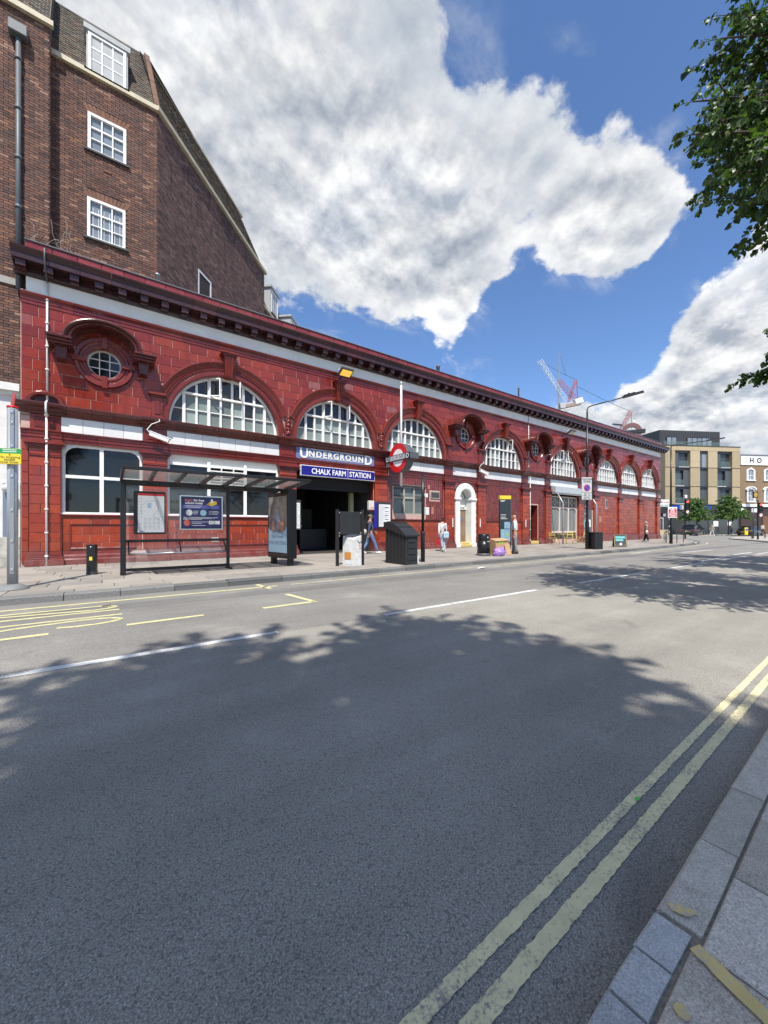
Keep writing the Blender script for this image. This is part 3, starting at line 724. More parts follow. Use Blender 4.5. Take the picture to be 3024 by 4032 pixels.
bm_ = MB(); bm_.prism([(0, 0)] * 0 or [(-.11, 8.90), (.11, 8.90), (.11, 9.085), (-.11, 9.085)], -.43, -.10); bm_.cbox(-.125, .125, -.455, -.10, 9.045, 9.087, .008); bm_.cbox(-.11, .11, -.30, -.10, 8.86, 8.905, .01)
bm_ = bm_.mesh('modillion', M_CORN); n = int((U1 + .5 - U0) / .62)
for i in range(n + 1): link('modillion', bm_, ST, (U0 + .05 + i * .62, 0, 0))
MB().box(U0 + .12, U1 + .3, -.05, .2, 9.4, 9.87).build('parapet_core', M_GROUT, ST)
n = 79; w = (U1 + .3 - U0 - .12) / n; me = MB().cbox(.008, w - .008, -.085, -.04, 9.46, 9.875, .01).mesh('parapet_tile', M_PARA)
for i in range(n): link('parapet_tile', me, ST, (U0 + .12 + i * w, 0, 0))
MB().sweep([(.24, 9.87), (-.12, 9.87), (-.125, 9.895), (-.1, 9.92), (.24, 9.93)], U0 + .1, U1 + .32).build('lead_coping', M_LEAD, ST)
# white tiled frieze between the piers
for a, b in zip([U0 + .1] + PIL, PIL):
    if b - a < .5: continue
    a2, b2 = (a + .365 if a > U0 + .2 else a), b - .365
    if 6 < (a + b) / 2 < 10.9 and a > 5 and b < 11.5: continue
    if b2 - a2 < .3: continue
    n = max(2, round((b2 - a2) / .56)); w = (b2 - a2) / n
    for i in range(n): MB().cbox(a2 + i * w + .005, a2 + (i + 1) * w - .005, -.018, .01, 4.20, 4.672, .006).build('white_frieze_tile', M_WTILE, ST)
# plinth, sill mouldings, dado panels
for a, b in ((-1.22, .88), (1.7, 5.77), (11.4, 15.35), (18.94, 22.59), (24.62, 25.33), (33.14, 36.73), (37.55, 40.92), (41.75, 45.1)):
    hi = 0 if a < 30 else .2
    MB().sweep([(0, 0), (-.13, 0), (-.13, .16 + hi), (-.10, .2 + hi), (-.10, .27 + hi), (-.05, .33 + hi), (-.05, .39 + hi), (0, .425 + hi)], a, b).build('plinth', M_MOULD, ST)
    if b < 23: MB().sweep([(0, 1.485), (-.03, 1.485), (-.045, 1.54), (-.08, 1.57), (-.08, 1.602), (0, 1.618)], a, b).build('sill_moulding', M_MOULD, ST)
for a, b in ((-1.02, .70), (2.0, 5.45)):
    f = MB(); z0, z1, q = .55, 1.24, .05
    f.sweep([(-.018, z0 - q), (-.06, z0 - q), (-.03, z0)], a, b); f.sweep([(-.018, z1 + q), (-.055, z1 + q), (-.03, z1)], a, b)
    f.box(a - q, a, -.05, -.01, z0 - q, z1 + q); f.box(b, b + q, -.05, -.01, z0 - q, z1 + q); f.build('dado_panel_frame', M_MOULD, ST)
MB().cbox(3.15, 3.42, -.03, .0, .62, .80, .01).build('air_brick', M_VENT, ST)

# --- arches: archivolt, beads, keystone, jambs, window
def arch_window(i, c, r):
    fr = MB(); y0, y1 = .20, .33; ri = r - .085
    fr.arc([(r + .01, y1), (r + .01, y0), (ri, y0 + .01), (ri, y1)], c, ZS, 0.0, PI, 40)
    fr.box(c - r, c + r, .12, y1, ZS, ZS + .075)
    zt, zb = ZS + 1.17, ZS + .62
    hw = lambda z: math.sqrt(max(ri * ri - (z - ZS) ** 2, .0001))
    fr.box(c - hw(zt) - .03, c + hw(zt) + .03, y0 - .05, y1, zt, zt + .075)
    nl = 9; xl = [c - ri + 2 * ri * k / nl for k in range(nl + 1)]
    for k in range(1, nl):
        wd = .05 if k in (1, 3, 6, 8) else .034; top = min(zt, ZS + math.sqrt(max(ri * ri - (abs(xl[k] - c) + wd) ** 2, 0)) )
        fr.box(xl[k] - wd, xl[k] + wd, y0 - .01, y1, ZS + .07, top)
    xu = xl[1:nl]
    for k in range(len(xu)):
        x = xu[k]; wd = .04; top = ZS + math.sqrt(max(ri * ri - (abs(x - c) + wd) ** 2, 0))
        if top > zt + .12: fr.box(x - wd, x + wd, y0 - .01, y1, zt + .07, top)
    for k in range(nl):
        a, b = xl[k], xl[k + 1]; q = min(abs(a - c), abs(b - c))
        if hw(zb) > q + .02: fr.box(max(a, c - hw(zb)), min(b, c + hw(zb)), y0 + .03, y1, zb - .016, zb + .016)
    w = fr.build('arched_window', M_WHITE, ST)
    def pane(a, b, z0, z1, mt):
        d = []
        P = [(a, z0), (b, z0), (b, z1), (a, z1)]
        for (p, q), (p1, q1) in zip(P, P[1:] + P[:1]):
            for s in range(5): d.append((p + (p1 - p) * s / 5, q + (q1 - q) * s / 5))
        o = []
        for x, z in d:
            k = math.hypot(x - c, z - ZS)
            o.append((x, z) if k < ri else (c + (x - c) * ri / k, ZS + (z - ZS) * ri / k))
        if all(math.hypot(x - c, z - ZS) > ri for x, z in P): return
        s = [o[0]]
        for p in o[1:]:
            if math.hypot(p[0] - s[-1][0], p[1] - s[-1][1]) > .004: s.append(p)
        if len(s) < 3: return
        ar = abs(sum(p[0] * q[1] - q[0] * p[1] for p, q in zip(s, s[1:] + s[:1]))) / 2
        if ar > .004: MB().prism(s, .29, .30, False).build('pane', mt, w)
    for k in range(nl):
        a, b = xl[k], xl[k + 1]
        pale = M_PANE_P if (i < 3 or i > 4) and not (k == 0) else (M_PANE_P if random.random() < .5 else M_PANE_D)
        pane(a, b, ZS + .07, zb, pale); pane(a, b, zb, zt, pale if random.random() < .8 else M_PANE_D)
        pane(a, b, zt + .07, ZS + ri, M_PANE_D if i < 5 else M_PANE_P)
    MB().box(c - r, c + r, .34, .38, ZS, ZS + r).build('backing', M_DARKIN, w)
    def casement(x, side, z0, z1, wd, ang):
        """opened sash hinged at x"""
        f = MB(); b_ = .038; wd_ = wd
        f.box(0, wd_, -.02, .02, 0, b_); f.box(0, wd_, -.02, .02, z1 - z0 - b_, z1 - z0); f.box(0, b_, -.02, .02, b_, z1 - z0 - b_); f.box(wd_ - b_, wd_, -.02, .02, b_, z1 - z0 - b_)
        o = f.build('casement', M_WHITE, w, (x, y0 - .03, z0), (0, 0, ang))
        return o
    def gl(o, wd, h): pass
    if i == 0: casement(xl[3] + .02, 1, zt + .06, zt + .76, .42, R_(-35)); casement(xl[6] - .04, 1, zt + .06, zt + .72, .42, R_(-118))
    if i == 1: casement(xl[3] + .02, 1, zt + .06, zt + .76, .42, R_(-55)); casement(xl[6] - .04, 1, zt + .06, zt + .72, .42, R_(-105))
    if i == 3: casement(xl[6], 1, zt + .06, zt + .74, .40, R_(-95))
    if i == 4:
        casement(xl[3], 1, zt + .06, zt + .76, .42, R_(-60)); casement(xl[5], 1, zt + .06, zt + .76, .42, R_(-105)); casement(xl[5], 1, ZS + .09, zt - .05, .42, R_(-75))
    if i == 7: casement(xl[4], 1, zt + .06, zt + .7, .40, R_(-80))
for i, (c, r) in enumerate(ARCH):
    a = MB()
    a.arc([(r, .34), (r, -.02), (r + .03, -.05), (r + .13, -.055), (r + .15, -.03), (r + .21, -.03), (r + .215, 0)], c, ZS, 0.0, PI, 44)
    lim = math.acos(min(.999, (r + .365) / (r + .53)))
    a.arc([(r + .21, -.0), (r + .212, -.035), (r + .285, -.035), (r + .30, -.075), (r + .36, -.085), (r + .42, -.13), (r + .48, -.165), (r + .525, -.16), (r + .53, 0)], c, ZS, lim, PI - lim, 44)
    a.build('archivolt', M_ARCHV, ST)
    b = MB(); nb = 84
    for k in range(nb):
        t = .10 + (PI - .20) * k / (nb - 1); x, z = c + (r + .248) * math.cos(t), ZS + (r + .248) * math.sin(t)
        b.obox((x, -.045, z), (math.cos(t), 0, math.sin(t)), (0, 1, 0), (-math.sin(t), 0, math.cos(t)), .032, .03, .022)
    b.build('bead_ring', M_ARCHV, ST, kind='stuff')
    k_ = MB(); kz = ZS + r
    k_.add([(c - .13, -.2, kz - .06), (c + .13, -.2, kz - .06), (c + .19, -.32, kz + .74), (c - .19, -.32, kz + .74), (c - .13, .1, kz - .06), (c + .13, .1, kz - .06), (c + .19, .02, kz + .74), (c - .19, .02, kz + .74)],
           ((0, 1, 2, 3), (4, 0, 3, 7), (1, 5, 6, 2), (0, 4, 5, 1), (3, 2, 6, 7)))
    for q in (-.085, 0, .085): k_.obox((c + q * 1.1, -.27, kz + .36), (1, 0, 0), (0, 1, .15), (0, -.15, 1), .022, .025, .36)
    k_.cbox(c - .25, c + .25, -.38, .02, kz + .74, kz + .80, .01); k_.cbox(c - .31, c + .31, -.42, .02, kz + .80, min(kz + .87, 7.998), .012)
    k_.build('keystone', M_ARCHV, ST)
    arch_window(i, c, r)
    # jambs with a small panelled block and impost where the arch does not meet its neighbour
    for sgn in (-1, 1):
        x = c + sgn * (r + .36); near_arch = any(abs(c2 - c) < 5.2 and (c2 - c) * sgn > 0 for c2, _ in ARCH)
        if near_arch:
            if sgn > 0:
                xm = (c + ARCH[i + 1][0]) / 2; o = MB(); o.cbox(xm - .13, xm + .13, -.10, .02, 5.03, 5.85, .02)
                for zz, rr in ((5.2, .09), (5.36, .07), (5.52, .10), (5.70, .085), (5.84, .06)): o.sph((xm, -.11, zz), rr, .07, rr, 8, 6)
                for q in range(6): o.sph((xm + random.uniform(-.1, .1), -.12, 5.15 + q * .12), .045, .04, .05, 6, 4)
                o.build('carved_ornament', M_ARCHV, ST)
            continue
        o = MB(); o.cbox(x - .17, x + .17, -.06, .02, 5.03, 5.80, .012); o.cbox(x - .09, x + .09, -.085, -.03, 5.18, 5.68, .015)
        o.cbox(x - .21, x + .21, -.12, .02, 5.80, 5.85, .01); o.cbox(x - .27, x + .27, -.19, .02, 5.85, 5.95, .02); o.cbox(x - .21, x + .21, -.11, .02, 5.03, 5.10, .01)
        o.build('arch_jamb', M_ARCHV, ST)

# --- round windows under projecting hoods
for c in RND:
    s = MB(); s.arc([(.47, .2), (.47, -.03), (.52, -.06), (.58, -.065), (.60, -.04), (.66, -.05), (.70, -.10), (.79, -.11), (.805, -.06), (.805, 0)], c, 6.62, 0, 2 * PI, 40, False)
    for t in (PI / 2, PI * 1.5, 0, PI): s.obox((c + .645 * math.cos(t), -.08, 6.62 + .645 * math.sin(t)), (math.cos(t), 0, math.sin(t)), (0, 1, 0), (-math.sin(t), 0, math.cos(t)), .19, .075, .075)
    s.build('round_window_surround', M_ARCHV, ST)
    f = MB(); f.arc([(.475, .19), (.475, .12), (.42, .11), (.41, .19)], c, 6.62, 0, 2 * PI, 32, False)
    for q in (-.14, .14): f.box(c + q - .014, c + q + .014, .125, .17, 6.62 - .4, 6.62 + .4); f.box(c - .4, c + .4, .12, .165, 6.62 + q - .014, 6.62 + q + .014)
    w = f.build('round_window', M_OFFW, ST)
    ed = (-.42, -.14, .14, .42)
    for a in range(3):
        for b in range(3):
            P = [(ed[a], ed[b]), (ed[a + 1], ed[b]), (ed[a + 1], ed[b + 1]), (ed[a], ed[b + 1])]; d = []
            for (p, q), (p1, q1) in zip(P, P[1:] + P[:1]):
                for k in range(4): d.append((p + (p1 - p) * k / 4, q + (q1 - q) * k / 4))
            d = [(x, z) if math.hypot(x, z) < .43 else (x * .43 / math.hypot(x, z), z * .43 / math.hypot(x, z)) for x, z in d]
            MB().prism([(c + x, 6.62 + z) for x, z in d], .15, .16, False).build('pane', M_PANE_D, w)
    h = MB(); ez = .74; zc = 6.98
    h.arc([(.82, .0), (.82, -.56), (.84, -.66), (.88, -.69), (.92, -.65), (1.0, -.74), (1.04, -.73), (1.04, 0)], c, zc, 0, PI, 30, True, ez)
    for sg in (-1, 1):
        x0, x1 = sorted((c + sg * .80, c + sg * 1.40)); h.cbox(x0, x1, -.56, 0, 6.80, 6.87, .01); h.cbox(x0, x1, -.65, 0, 6.87, 6.94, .012); h.cbox(x0 - (.04 if sg < 0 else 0), x1 + (.04 if sg > 0 else 0), -.73, 0, 6.94, 7.01, .014)
        xb = c + sg * 1.08; h.prism([(xb - .12, 6.40), (xb + .12, 6.40), (xb + .15, 6.80), (xb - .15, 6.80)], -.42, 0)
        for q in (-.08, 0, .08): h.sph((xb + q, -.42, 6.74), .035, .03, .05, 6, 4)
    h.build('window_hood', M_STRG, ST)
# blind lunette over the corner pilaster
o = MB(); o.arc([(.32, 0), (.32, -.10), (.36, -.14), (.44, -.15), (.50, -.10), (.50, 0)], PIL[0], 5.02, 0, PI, 20, True, .75); o.build('blind_lunette', M_ARCHV, ST)
MB().prism([(PIL[0] + .32 * math.cos(t), 5.02 + .24 * math.sin(t)) for t in [PI * k / 14 for k in range(15)]], -.024, -.019, False).build('lunette_niche', M_CORN, ST)
# --- ground-floor windows
def frame_window(name, a, b, z0, z1, cols, rows, mat, pmat, fw=.075, bw=.055, y=.06, th=.12, panes=True):
    m = MB(); m.box(a, a + fw, y, y + th, z0, z1); m.box(b - fw, b, y, y + th, z0, z1); m.box(a + fw, b - fw, y, y + th, z1 - fw, z1); m.box(a + fw, b - fw, y - .05, y + th, z0, z0 + fw)
    xs = [a + fw] + [a + (b - a) * c for c in cols] + [b - fw]; zs = [z0 + fw] + [z0 + (z1 - z0) * r for r in rows] + [z1 - fw]
    for x in xs[1:-1]: m.box(x - bw, x + bw, y - .012, y + th, z0 + fw, z1 - fw)
    for z in zs[1:-1]: m.box(a + fw, b - fw, y + .004, y + th - .003, z - bw * .9, z + bw * .9)
    w = m.build(name, mat, ST)
    if panes:
        for i in range(len(xs) - 1):
            for j in range(len(zs) - 1): MB().box(xs[i], xs[i + 1], y + .07, y + .08, zs[j], zs[j + 1]).build('pane', pmat(i, j) if callable(pmat) else pmat, w)
    return w, xs, zs
a, b, c, d = OPEN['winA']
w, xs, zs = frame_window('ground_window', a, b, c, d, (.47,), (.545,), M_WHITE, M_PANE_B)
o = MB()
for (x, s) in ((a + .075, 1), (b - .075, -1)):
    pts = [(x, d - .075), (x + s * .34, d - .075)] + [(x + s * (.30 - .30 * math.sin(t)), d - .075 - .30 + .30 * math.cos(t)) for t in [PI / 2 * k / 8 for k in range(9)]]
    o.prism(pts, .05, .16)
o.build('corner_bracket', M_WHITE, w)
a, b, c, d = OPEN['winB']
w, xs, zs = frame_window('ground_window', a, b, c, d, (.34, .67), (.50, .86), M_WHITE, lambda i, j: M_RENDER if j == 2 else M_PANE_B)
o = MB(); o.box(xs[1] + .06, xs[2] - .06, .03, .14, zs[1] + .10, zs[1] + .16)
for k in range(4): o.bar((xs[1] + .06, .09, zs[1] + .22 + k * .13), (xs[2] - .06, .09, zs[1] + .22 + k * .13), .10, .03, (0, .6, 1))
for k in (1, 2): x = xs[1] + (xs[2] - xs[1]) * k / 3; o.box(x - .02, x + .02, .03, .14, zs[1] + .1, zs[2] - .05)
o.build('louvre', M_OFFW, w)
MB().box(-1.3, .97, -.05, .05, 1.602, 1.66).build('window_sill', M_WHITE, ST); MB().box(1.63, 5.84, -.05, .05, 1.602, 1.66).build('window_sill', M_WHITE, ST)
a, b, c, d = OPEN['win3']; w, xs, zs = frame_window('ground_window', a, b, c, d, (.345, .66), (.60,), pm('drab_paint', (.34, .33, .29), .5, var=.15), pm('grey_pane', (.11, .125, .12), .12, spec=.6, var=.3, vscale=2, rnd=.2), .06, .05)
o = MB()
for k in range(3):
    if k == 1: continue
    o.box(xs[k] + .06, xs[k + 1] - .06, .0, .05, zs[1] + .06, zs[1] + .10); o.box(xs[k] + .06, xs[k + 1] - .06, .01, .05, zs[2] - .06, zs[2] - .02)
o.build('top_sash', M_DKGREY, w)
MB().box(OPEN['win3'][0] - .07, OPEN['win3'][1] + .07, -.04, 0, 3.33, 3.40).build('window_lintel', M_DKGREY, ST)
# louvred vents
def vent(a, b, z0, z1, n, vert=False):
    f = MB(); f.cbox(a, b, -.045, 0, z0, z1, .01); v = f.build('wall_vent', M_VENT, ST)
    for k in range(n):
        if vert: x = a + .05 + (b - a - .1) * (k + .5) / n; q = MB().box(x - .012, x + .012, -.055, -.046, z0 + .04, z1 - .04)
        else: z = z0 + .05 + (z1 - z0 - .1) * (k + .5) / n; q = MB().box(a + .05, b - .05, -.055, -.046, z - .014, z + .014)
        q.build('louvre_slot', M_DARKIN, v)
vent(14.37, 15.08, 2.77, 3.18, 6); vent(34.42, 34.83, 2.92, 3.53, 5, True)
# pale blanking tiles
for a, b, z0, z1 in ((14.2, 14.36, 3.28, 3.5), (14.45, 14.62, 1.9, 2.3), (33.35, 33.75, 1.6, 2.1)): MB().cbox(a, b, -.03, 0, z0, z1, .006).build('blanking_tile', pm('salmon_tile', (.42, .17, .12), .4, var=.1), ST)

# --- station entrance
a, b, z0, z1 = OPEN['ent']
hall = MB(); hall.quad((a, .5, 0), (a, 8, 0), (a, 8, z1), (a, .5, z1)); hall.quad((b, .5, 0), (b, .5, z1), (b, 8, z1), (b, 8, 0)); hall.quad((a, 8, 0), (b, 8, 0), (b, 8, z1), (a, 8, z1)); hall.quad((a, 0, z1), (b, 0, z1), (b, 8, z1), (a, 8, z1))
hall.build('ticket_hall', pm('hall_wall', (.055, .05, .045), .6, var=.2), ST)
MB().quad((a, .01, .006), (b, .01, .006), (b, 8, .006), (a, 8, .006)).build('hall_floor', pm('hall_floor', (.05, .046, .042), .6, var=.2), ST)
o = MB(); o.box(a, b, .35, .75, 2.95, z1); o.box(a, b, .30, .34, 2.9, 3.0); o.build('shutter_box', M_DARKIN, ST)
o = MB()
for x in (a + .03, b - .11): o.box(x, x + .08, .3, .42, .01, 2.95)
o.build('shutter_guide', M_DKGREY, ST)
for x, y0, z0, z1, w_ in ((a + 1.0, 5.9, 1.0, 2.2, 1.0), (a + 2.6, 6.4, 1.1, 2.3, 1.1)): MB().box(x, x + w_, y0, y0 + .05, z0, z1).build('hall_poster', pm('hall_poster', (.12, .12, .11), .5, var=.4, vscale=9), ST)
MB().cbox(b - .62, b - .40, 1.2, 1.4, .0, 2.95, .01).build('hall_column', pm('pale_yellow_paint', (.45, .46, .27), .5), ST)
MB().cbox(a + 1.6, a + 3.2, 3.4, 3.6, .0, 1.1, .02).build('ticket_gate', M_DKGREY, ST)
# station name sign
m = MB(); m.cbox(6.70, 10.56, -.20, -.06, 3.44, 3.90, .006); nm = m.build('station_name_sign', M_ENW, ST)
MB().box(6.725, 10.535, -.206, -.201, 3.465, 3.875).build('sign_face', M_BLUE, nm)
text('CHALK FARM', .335, M_ENW, nm, (8.07, -.209, 3.555), bold=.006, spacing=1.0, sx=.86)
text('STATION', .335, M_ENW, nm, (9.72, -.209, 3.555), bold=.006, spacing=1.0, sx=.86)
MB().box(9.035, 9.05, -.2085, -.2065, 3.47, 3.87).build('sign_joint', M_ENW, nm)
# frieze lettering
m = MB(); m.box(6.56, 10.62, -.045, .01, 4.195, 4.677); fs_ = m.build('frieze_sign', M_SLATE, ST)
M_LET = pm('cream_letter', (.78, .77, .70), .35)
text('U', .60, M_LET, fs_, (6.92, -.055, 4.245), bold=.016, depthv=.012); text('NDERGROUN', .385, M_LET, fs_, (8.56, -.055, 4.32), bold=.011, depthv=.012, spacing=1.28)
text('D', .60, M_LET, fs_, (10.27, -.055, 4.245), bold=.016, depthv=.012)
for zz in (4.36 - .06, 4.66):
    MB().box(7.2, 9.98, -.053, -.045, zz - .012, zz + .012).build('letter_bar', M_LET, fs_)

# --- arched white doorway
c = 17.14; dw = OPEN['door']
o = MB(); r0, r1 = .48, .86; zc = 2.92
o.arc([(r0, .45), (r0, -.10), (r0 + .06, -.14), (r1 - .05, -.14), (r1, -.10), (r1, 0)], c, zc, 0, PI, 28)
for s in (-1, 1):
    x0, x1 = sorted((c + s * r0, c + s * r1)); o.cbox(x0, x1, -.11, .45, .0, zc - .14, .02); o.cbox(x0 - .05, x1 + .05, -.17, .44, zc - .14, zc - .002, .02); o.cbox(x0 - .04, x1 + .04, -.15, .43, .001, .24, .02)
o.holed([(dw[0], zc), (dw[1], zc), (dw[1], 3.6), (dw[0], 3.6)], [circ(c, zc, r0 + .02, .02, PI - .02, 20)] if False else [], .46) if False else None
do = o.build('doorway_surround', pm('doorway_white', (.72, .72, .68), .55, var=.16, vscale=2.5, bump=.05), ST)
m = MB(); m.box(c - r0, c + r0, .38, .42, .30, 2.25); m.build('door', pm('brown_board', (.23, .155, .095), .6, var=.45, vscale=3), do)
m = MB(); m.box(c - r0, c + r0, .33, .42, 2.25, 2.36); m.cbox(c - .34, c + .34, .28, .42, 2.36, 2.52, .03); m.prism([(c + .5 * math.cos(t), 2.36 + 1.02 * math.sin(t)) for t in [PI * k / 14 for k in range(15)]], .40, .43); m.build('fanlight_panel', pm('doorway_white', (.7, .7, .66)), do)
MB().box(c - .30, c + .14, .365, .379, 1.62, 1.80).build('door_notice', pm('notice_blue', (.08, .15, .42), .4), do)
m = MB(); m.cbox(c - .50, c + .50, -.16, .42, .012, .17, .02); m.cbox(c - .48, c + .48, .0, .42, .17, .30, .02); m.build('doorstep', pm('yellow_step', (.52, .40, .14), .7, var=.25, vscale=8), do)
for x, z in ((15.98, 1.2), (18.33, 1.2), (22.95, 1.2)): MB().box(x - .03, x + .03, -.165, -.141, z, z + .5).build('number_strip', M_OFFW, ST)
# --- narrow service door
a, b, z0, z1 = OPEN['ndoor']
m = MB(); m.box(a + .04, b - .04, .40, .44, .22, z1); nd = m.build('service_door', M_BLACK, ST)
MB().cbox(a + .14, a + .26, .36, .40, 1.1, 1.24, .01).build('door_plate', pm('sticker_yellow', (.6, .42, .05), .5), nd)
MB().cbox(a, b, -.12, .42, .02, .22, .02).build('doorstep', pm('yellow_step', (.5, .4, .15)), ST)
# --- cafe front
a, b, z0, z1 = OPEN['shop']
M_PINK = pm('pale_pink_paint', (.66, .53, .47), .45, var=.06)
m = MB(); m.box(a, a + .09, .05, .2, .3, 3.5); m.box(b - .09, b, .05, .2, .3, 3.5); m.box(a + .09, b - .09, .05, .2, 3.42, 3.5); m.box(a + .09, b - .09, .02, .2, .76, .88); m.box(a + .09, b - .09, .05, .2, 2.62, 2.70)
xs = [a + .09, a + 1.32, a + 2.55, b - .09]
for x in xs[1:3]: m.box(x - .05, x + .05, .045, .2, .88, 3.42)
for x0, x1 in zip(xs[:-1], xs[1:]):
    cx_ = (x0 + x1) / 2; m.arc([(.20, .14), (.20, .08), (.16, .08), (.16, .14)], cx_, 3.06, 0, 2 * PI, 18, False)
    for q in (-1, 1): m.box(min(cx_ + q * .18, cx_ + q * .55), max(cx_ + q * .18, cx_ + q * .55), .09, .13, 3.045, 3.075); m.box(cx_ + q * .42 - .012, cx_ + q * .42 + .012, .09, .13, 2.7, 3.42)
    m.box(cx_ - .012, cx_ + .012, .09, .13, 2.70, 2.88); m.box(cx_ - .012, cx_ + .012, .09, .13, 3.24, 3.42)
    m.prism([(x0, 2.62), (x0, 2.40), (x0 + .18, 2.62)], .06, .18); m.prism([(x1, 2.62), (x1 - .18, 2.62), (x1, 2.40)], .06, .18)
cf = m.build('cafe_window', M_PINK, ST)
for x0, x1 in zip(xs[:-1], xs[1:]):
    MB().box(x0, x1, .12, .125, .88, 2.62).build('pane', pm('shop_glass', (.30, .33, .32), .03, spec=.6, alpha=.45), cf); MB().box(x0, x1, .12, .125, 2.7, 3.42).build('pane', pm('shop_glass_dark', (.05, .055, .055), .04, spec=.6), cf)
m = MB(); m.box(a, b, .06, .2, .30, .76); m.build('stall_riser', pm('riser_dark', (.045, .035, .035), .5), cf)
m = MB(); m.quad((a, .25, .3), (a, 5, .3), (a, 5, 3.6), (a, .25, 3.6)); m.quad((b, .25, .3), (b, .25, 3.6), (b, 5, 3.6), (b, 5, .3)); m.quad((a, 5, .3), (b, 5, .3), (b, 5, 3.6), (a, 5, 3.6)); m.quad((a, .25, .3), (b, .25, .3), (b, 5, .3), (a, 5, .3)); m.quad((a, .25, 3.6), (a, 5, 3.6), (b, 5, 3.6), (b, .25, 3.6))
m.build('cafe_interior', pm('cafe_wall', (.42, .33, .29), .7, var=.25, vscale=1.2), cf)
MB().box(a + .1, b - .1, .25, .75, .78, .84).build('window_shelf', pm('shelf_wood', (.5, .40, .30), .5), cf)
# awning box across the cafe front, on two grey posts
m = MB(); m.cbox(26.0, 31.2, -.50, -.14, 3.68, 4.14, .015); m.box(26.02, 31.18, -.46, -.2, 3.60, 3.68); aw = m.build('awning_box', pm('awning_grey', (.40, .43, .44), .5, var=.1, vscale=3), ST)
for x in (26.16, 31.0): MB().tube([(x, -.95, .0), (x, -.95, 2.9), (x, -.5, 3.70)], .05, 8).build('awning_post', M_GREY, aw)
# cash machine
a, b, z0, z1 = OPEN['atm']
m = MB(); m.box(a, b, -.01, .2, .05, 2.6); at_ = m.build('cash_machine', pm('atm_grey', (.10, .105, .11), .4, var=.15), ST)
MB().box(a + .18, a + .78, -.03, -.011, 1.15, 1.75).build('screen', pm('atm_screen', (.16, .35, .38), .2), at_); MB().box(a + .2, a + .8, -.05, -.011, .85, 1.05).build('keypad', M_STEEL, at_); MB().box(a + .95, a + 1.35, -.02, -.011, 1.2, 1.8).build('notice', M_OFFW, at_)

# --- pipes, roof furniture and small fittings on the front
def pipe(x, z0, z1, y=-.2, r=.028, name='downpipe'):
    p = MB().tube([(x, y, z0), (x, y, z1)], r, 8).build(name, M_OFFW, ST); z = z0 + .3
    while z < z1: MB().lathe([(r * 1.7, -.025), (r * 1.7, .025)], 8, (x, y, z)).build('pipe_collar', M_OFFW, p); z += .72
x = uat(183, -.22); pipe(x, .0, 4.62, -.22); pipe(x, 5.05, 8.8, -.06)
MB().tube([(x, -.22, 4.55), (x, -.36, 4.75), (x, -.36, 4.98), (x, -.06, 5.1)], .028, 8).build('pipe_bend', M_OFFW, ST)
MB().tube([(x, -.06, 8.75), (x, -.52, 9.02), (x, -.64, 9.25), (x, -.64, 9.48), (x, -.13, 9.75)], .022, 8).build('pipe_bend', M_LEAD, ST)
pipe(23.42, .0, 4.62, -.17, .025); pipe(23.42, 5.05, 8.8, -.05, .025)
for px, y0, zt, r in ((1725, 2.0, None, .13), (2042, 2.5, None, .07)):
    u_, z_ = fac(px, 1440 if px < 1800 else 1525, y0); MB().lathe([(r * 1.15, 9.45), (r * .85, z_ - .12), (r, z_ - .1), (r, z_)], 12, (u_, y0, 0)).build('roof_flue', M_LEAD, ST)
u_, z_ = fac(620, 1085, .35); MB().lathe([(.07, 9.5), (.07, z_), (.085, z_), (.085, z_ + .05)], 10, (u_, .35, 0)).build('roof_flue', M_GREY, ST)
# ------------------------------------------------------------------ brick mansion block behind the station
M_BRICK = piece_mat('brown_brick', [(0, (.08, .050, .044)), (.25, (.13, .070, .055)), (.5, (.175, .090, .066)), (.75, (.12, .072, .063)), (.93, (.23, .115, .072)), (1, (.30, .19, .14))], .85, .3, .25, 8, .3, 60, blotch=(.45, .55, .8, (.035, .026, .026), .55), streak=(.55, (.045, .034, .032)))
M_BRICKD = piece_mat('grey_brown_brick', [(0, (.095, .066, .064)), (.4, (.16, .098, .088)), (.8, (.20, .118, .10)), (1, (.24, .165, .14))], .9, .25, .25, 8, .3, 60, blotch=(.4, .5, .8, (.03, .025, .026), .5), streak=(.55, (.04, .034, .034)))  # greyer brick mix for the flank and rear walls
M_MORTAR = pm('brick_mortar', (.045, .038, .035), .95, var=.25, vscale=5)
M_BRICKR = piece_mat('orange_rubbed_brick', [(0, (.15, .075, .05)), (1, (.21, .105, .066))], .8, .3, .2, 8, .2, 50)
M_RTILE = piece_mat('roof_tile', [(0, (.075, .066, .056)), (.5, (.115, .10, .08)), (.85, (.14, .115, .088)), (1, (.17, .10, .07))], .85, .3, .3, 6, .2, 40)
M_GUT = pm('cream_gutter', (.50, .44, .31), .6, var=.2, vscale=2)
M_SASHG = pm('sash_glass', (.20, .23, .26), .04, spec=.7, rnd=.15)
BB = thing('brick_mansion_block', 'tall dark brown brick mansion block with white sash windows rising behind the tiled station', 'apartment block')
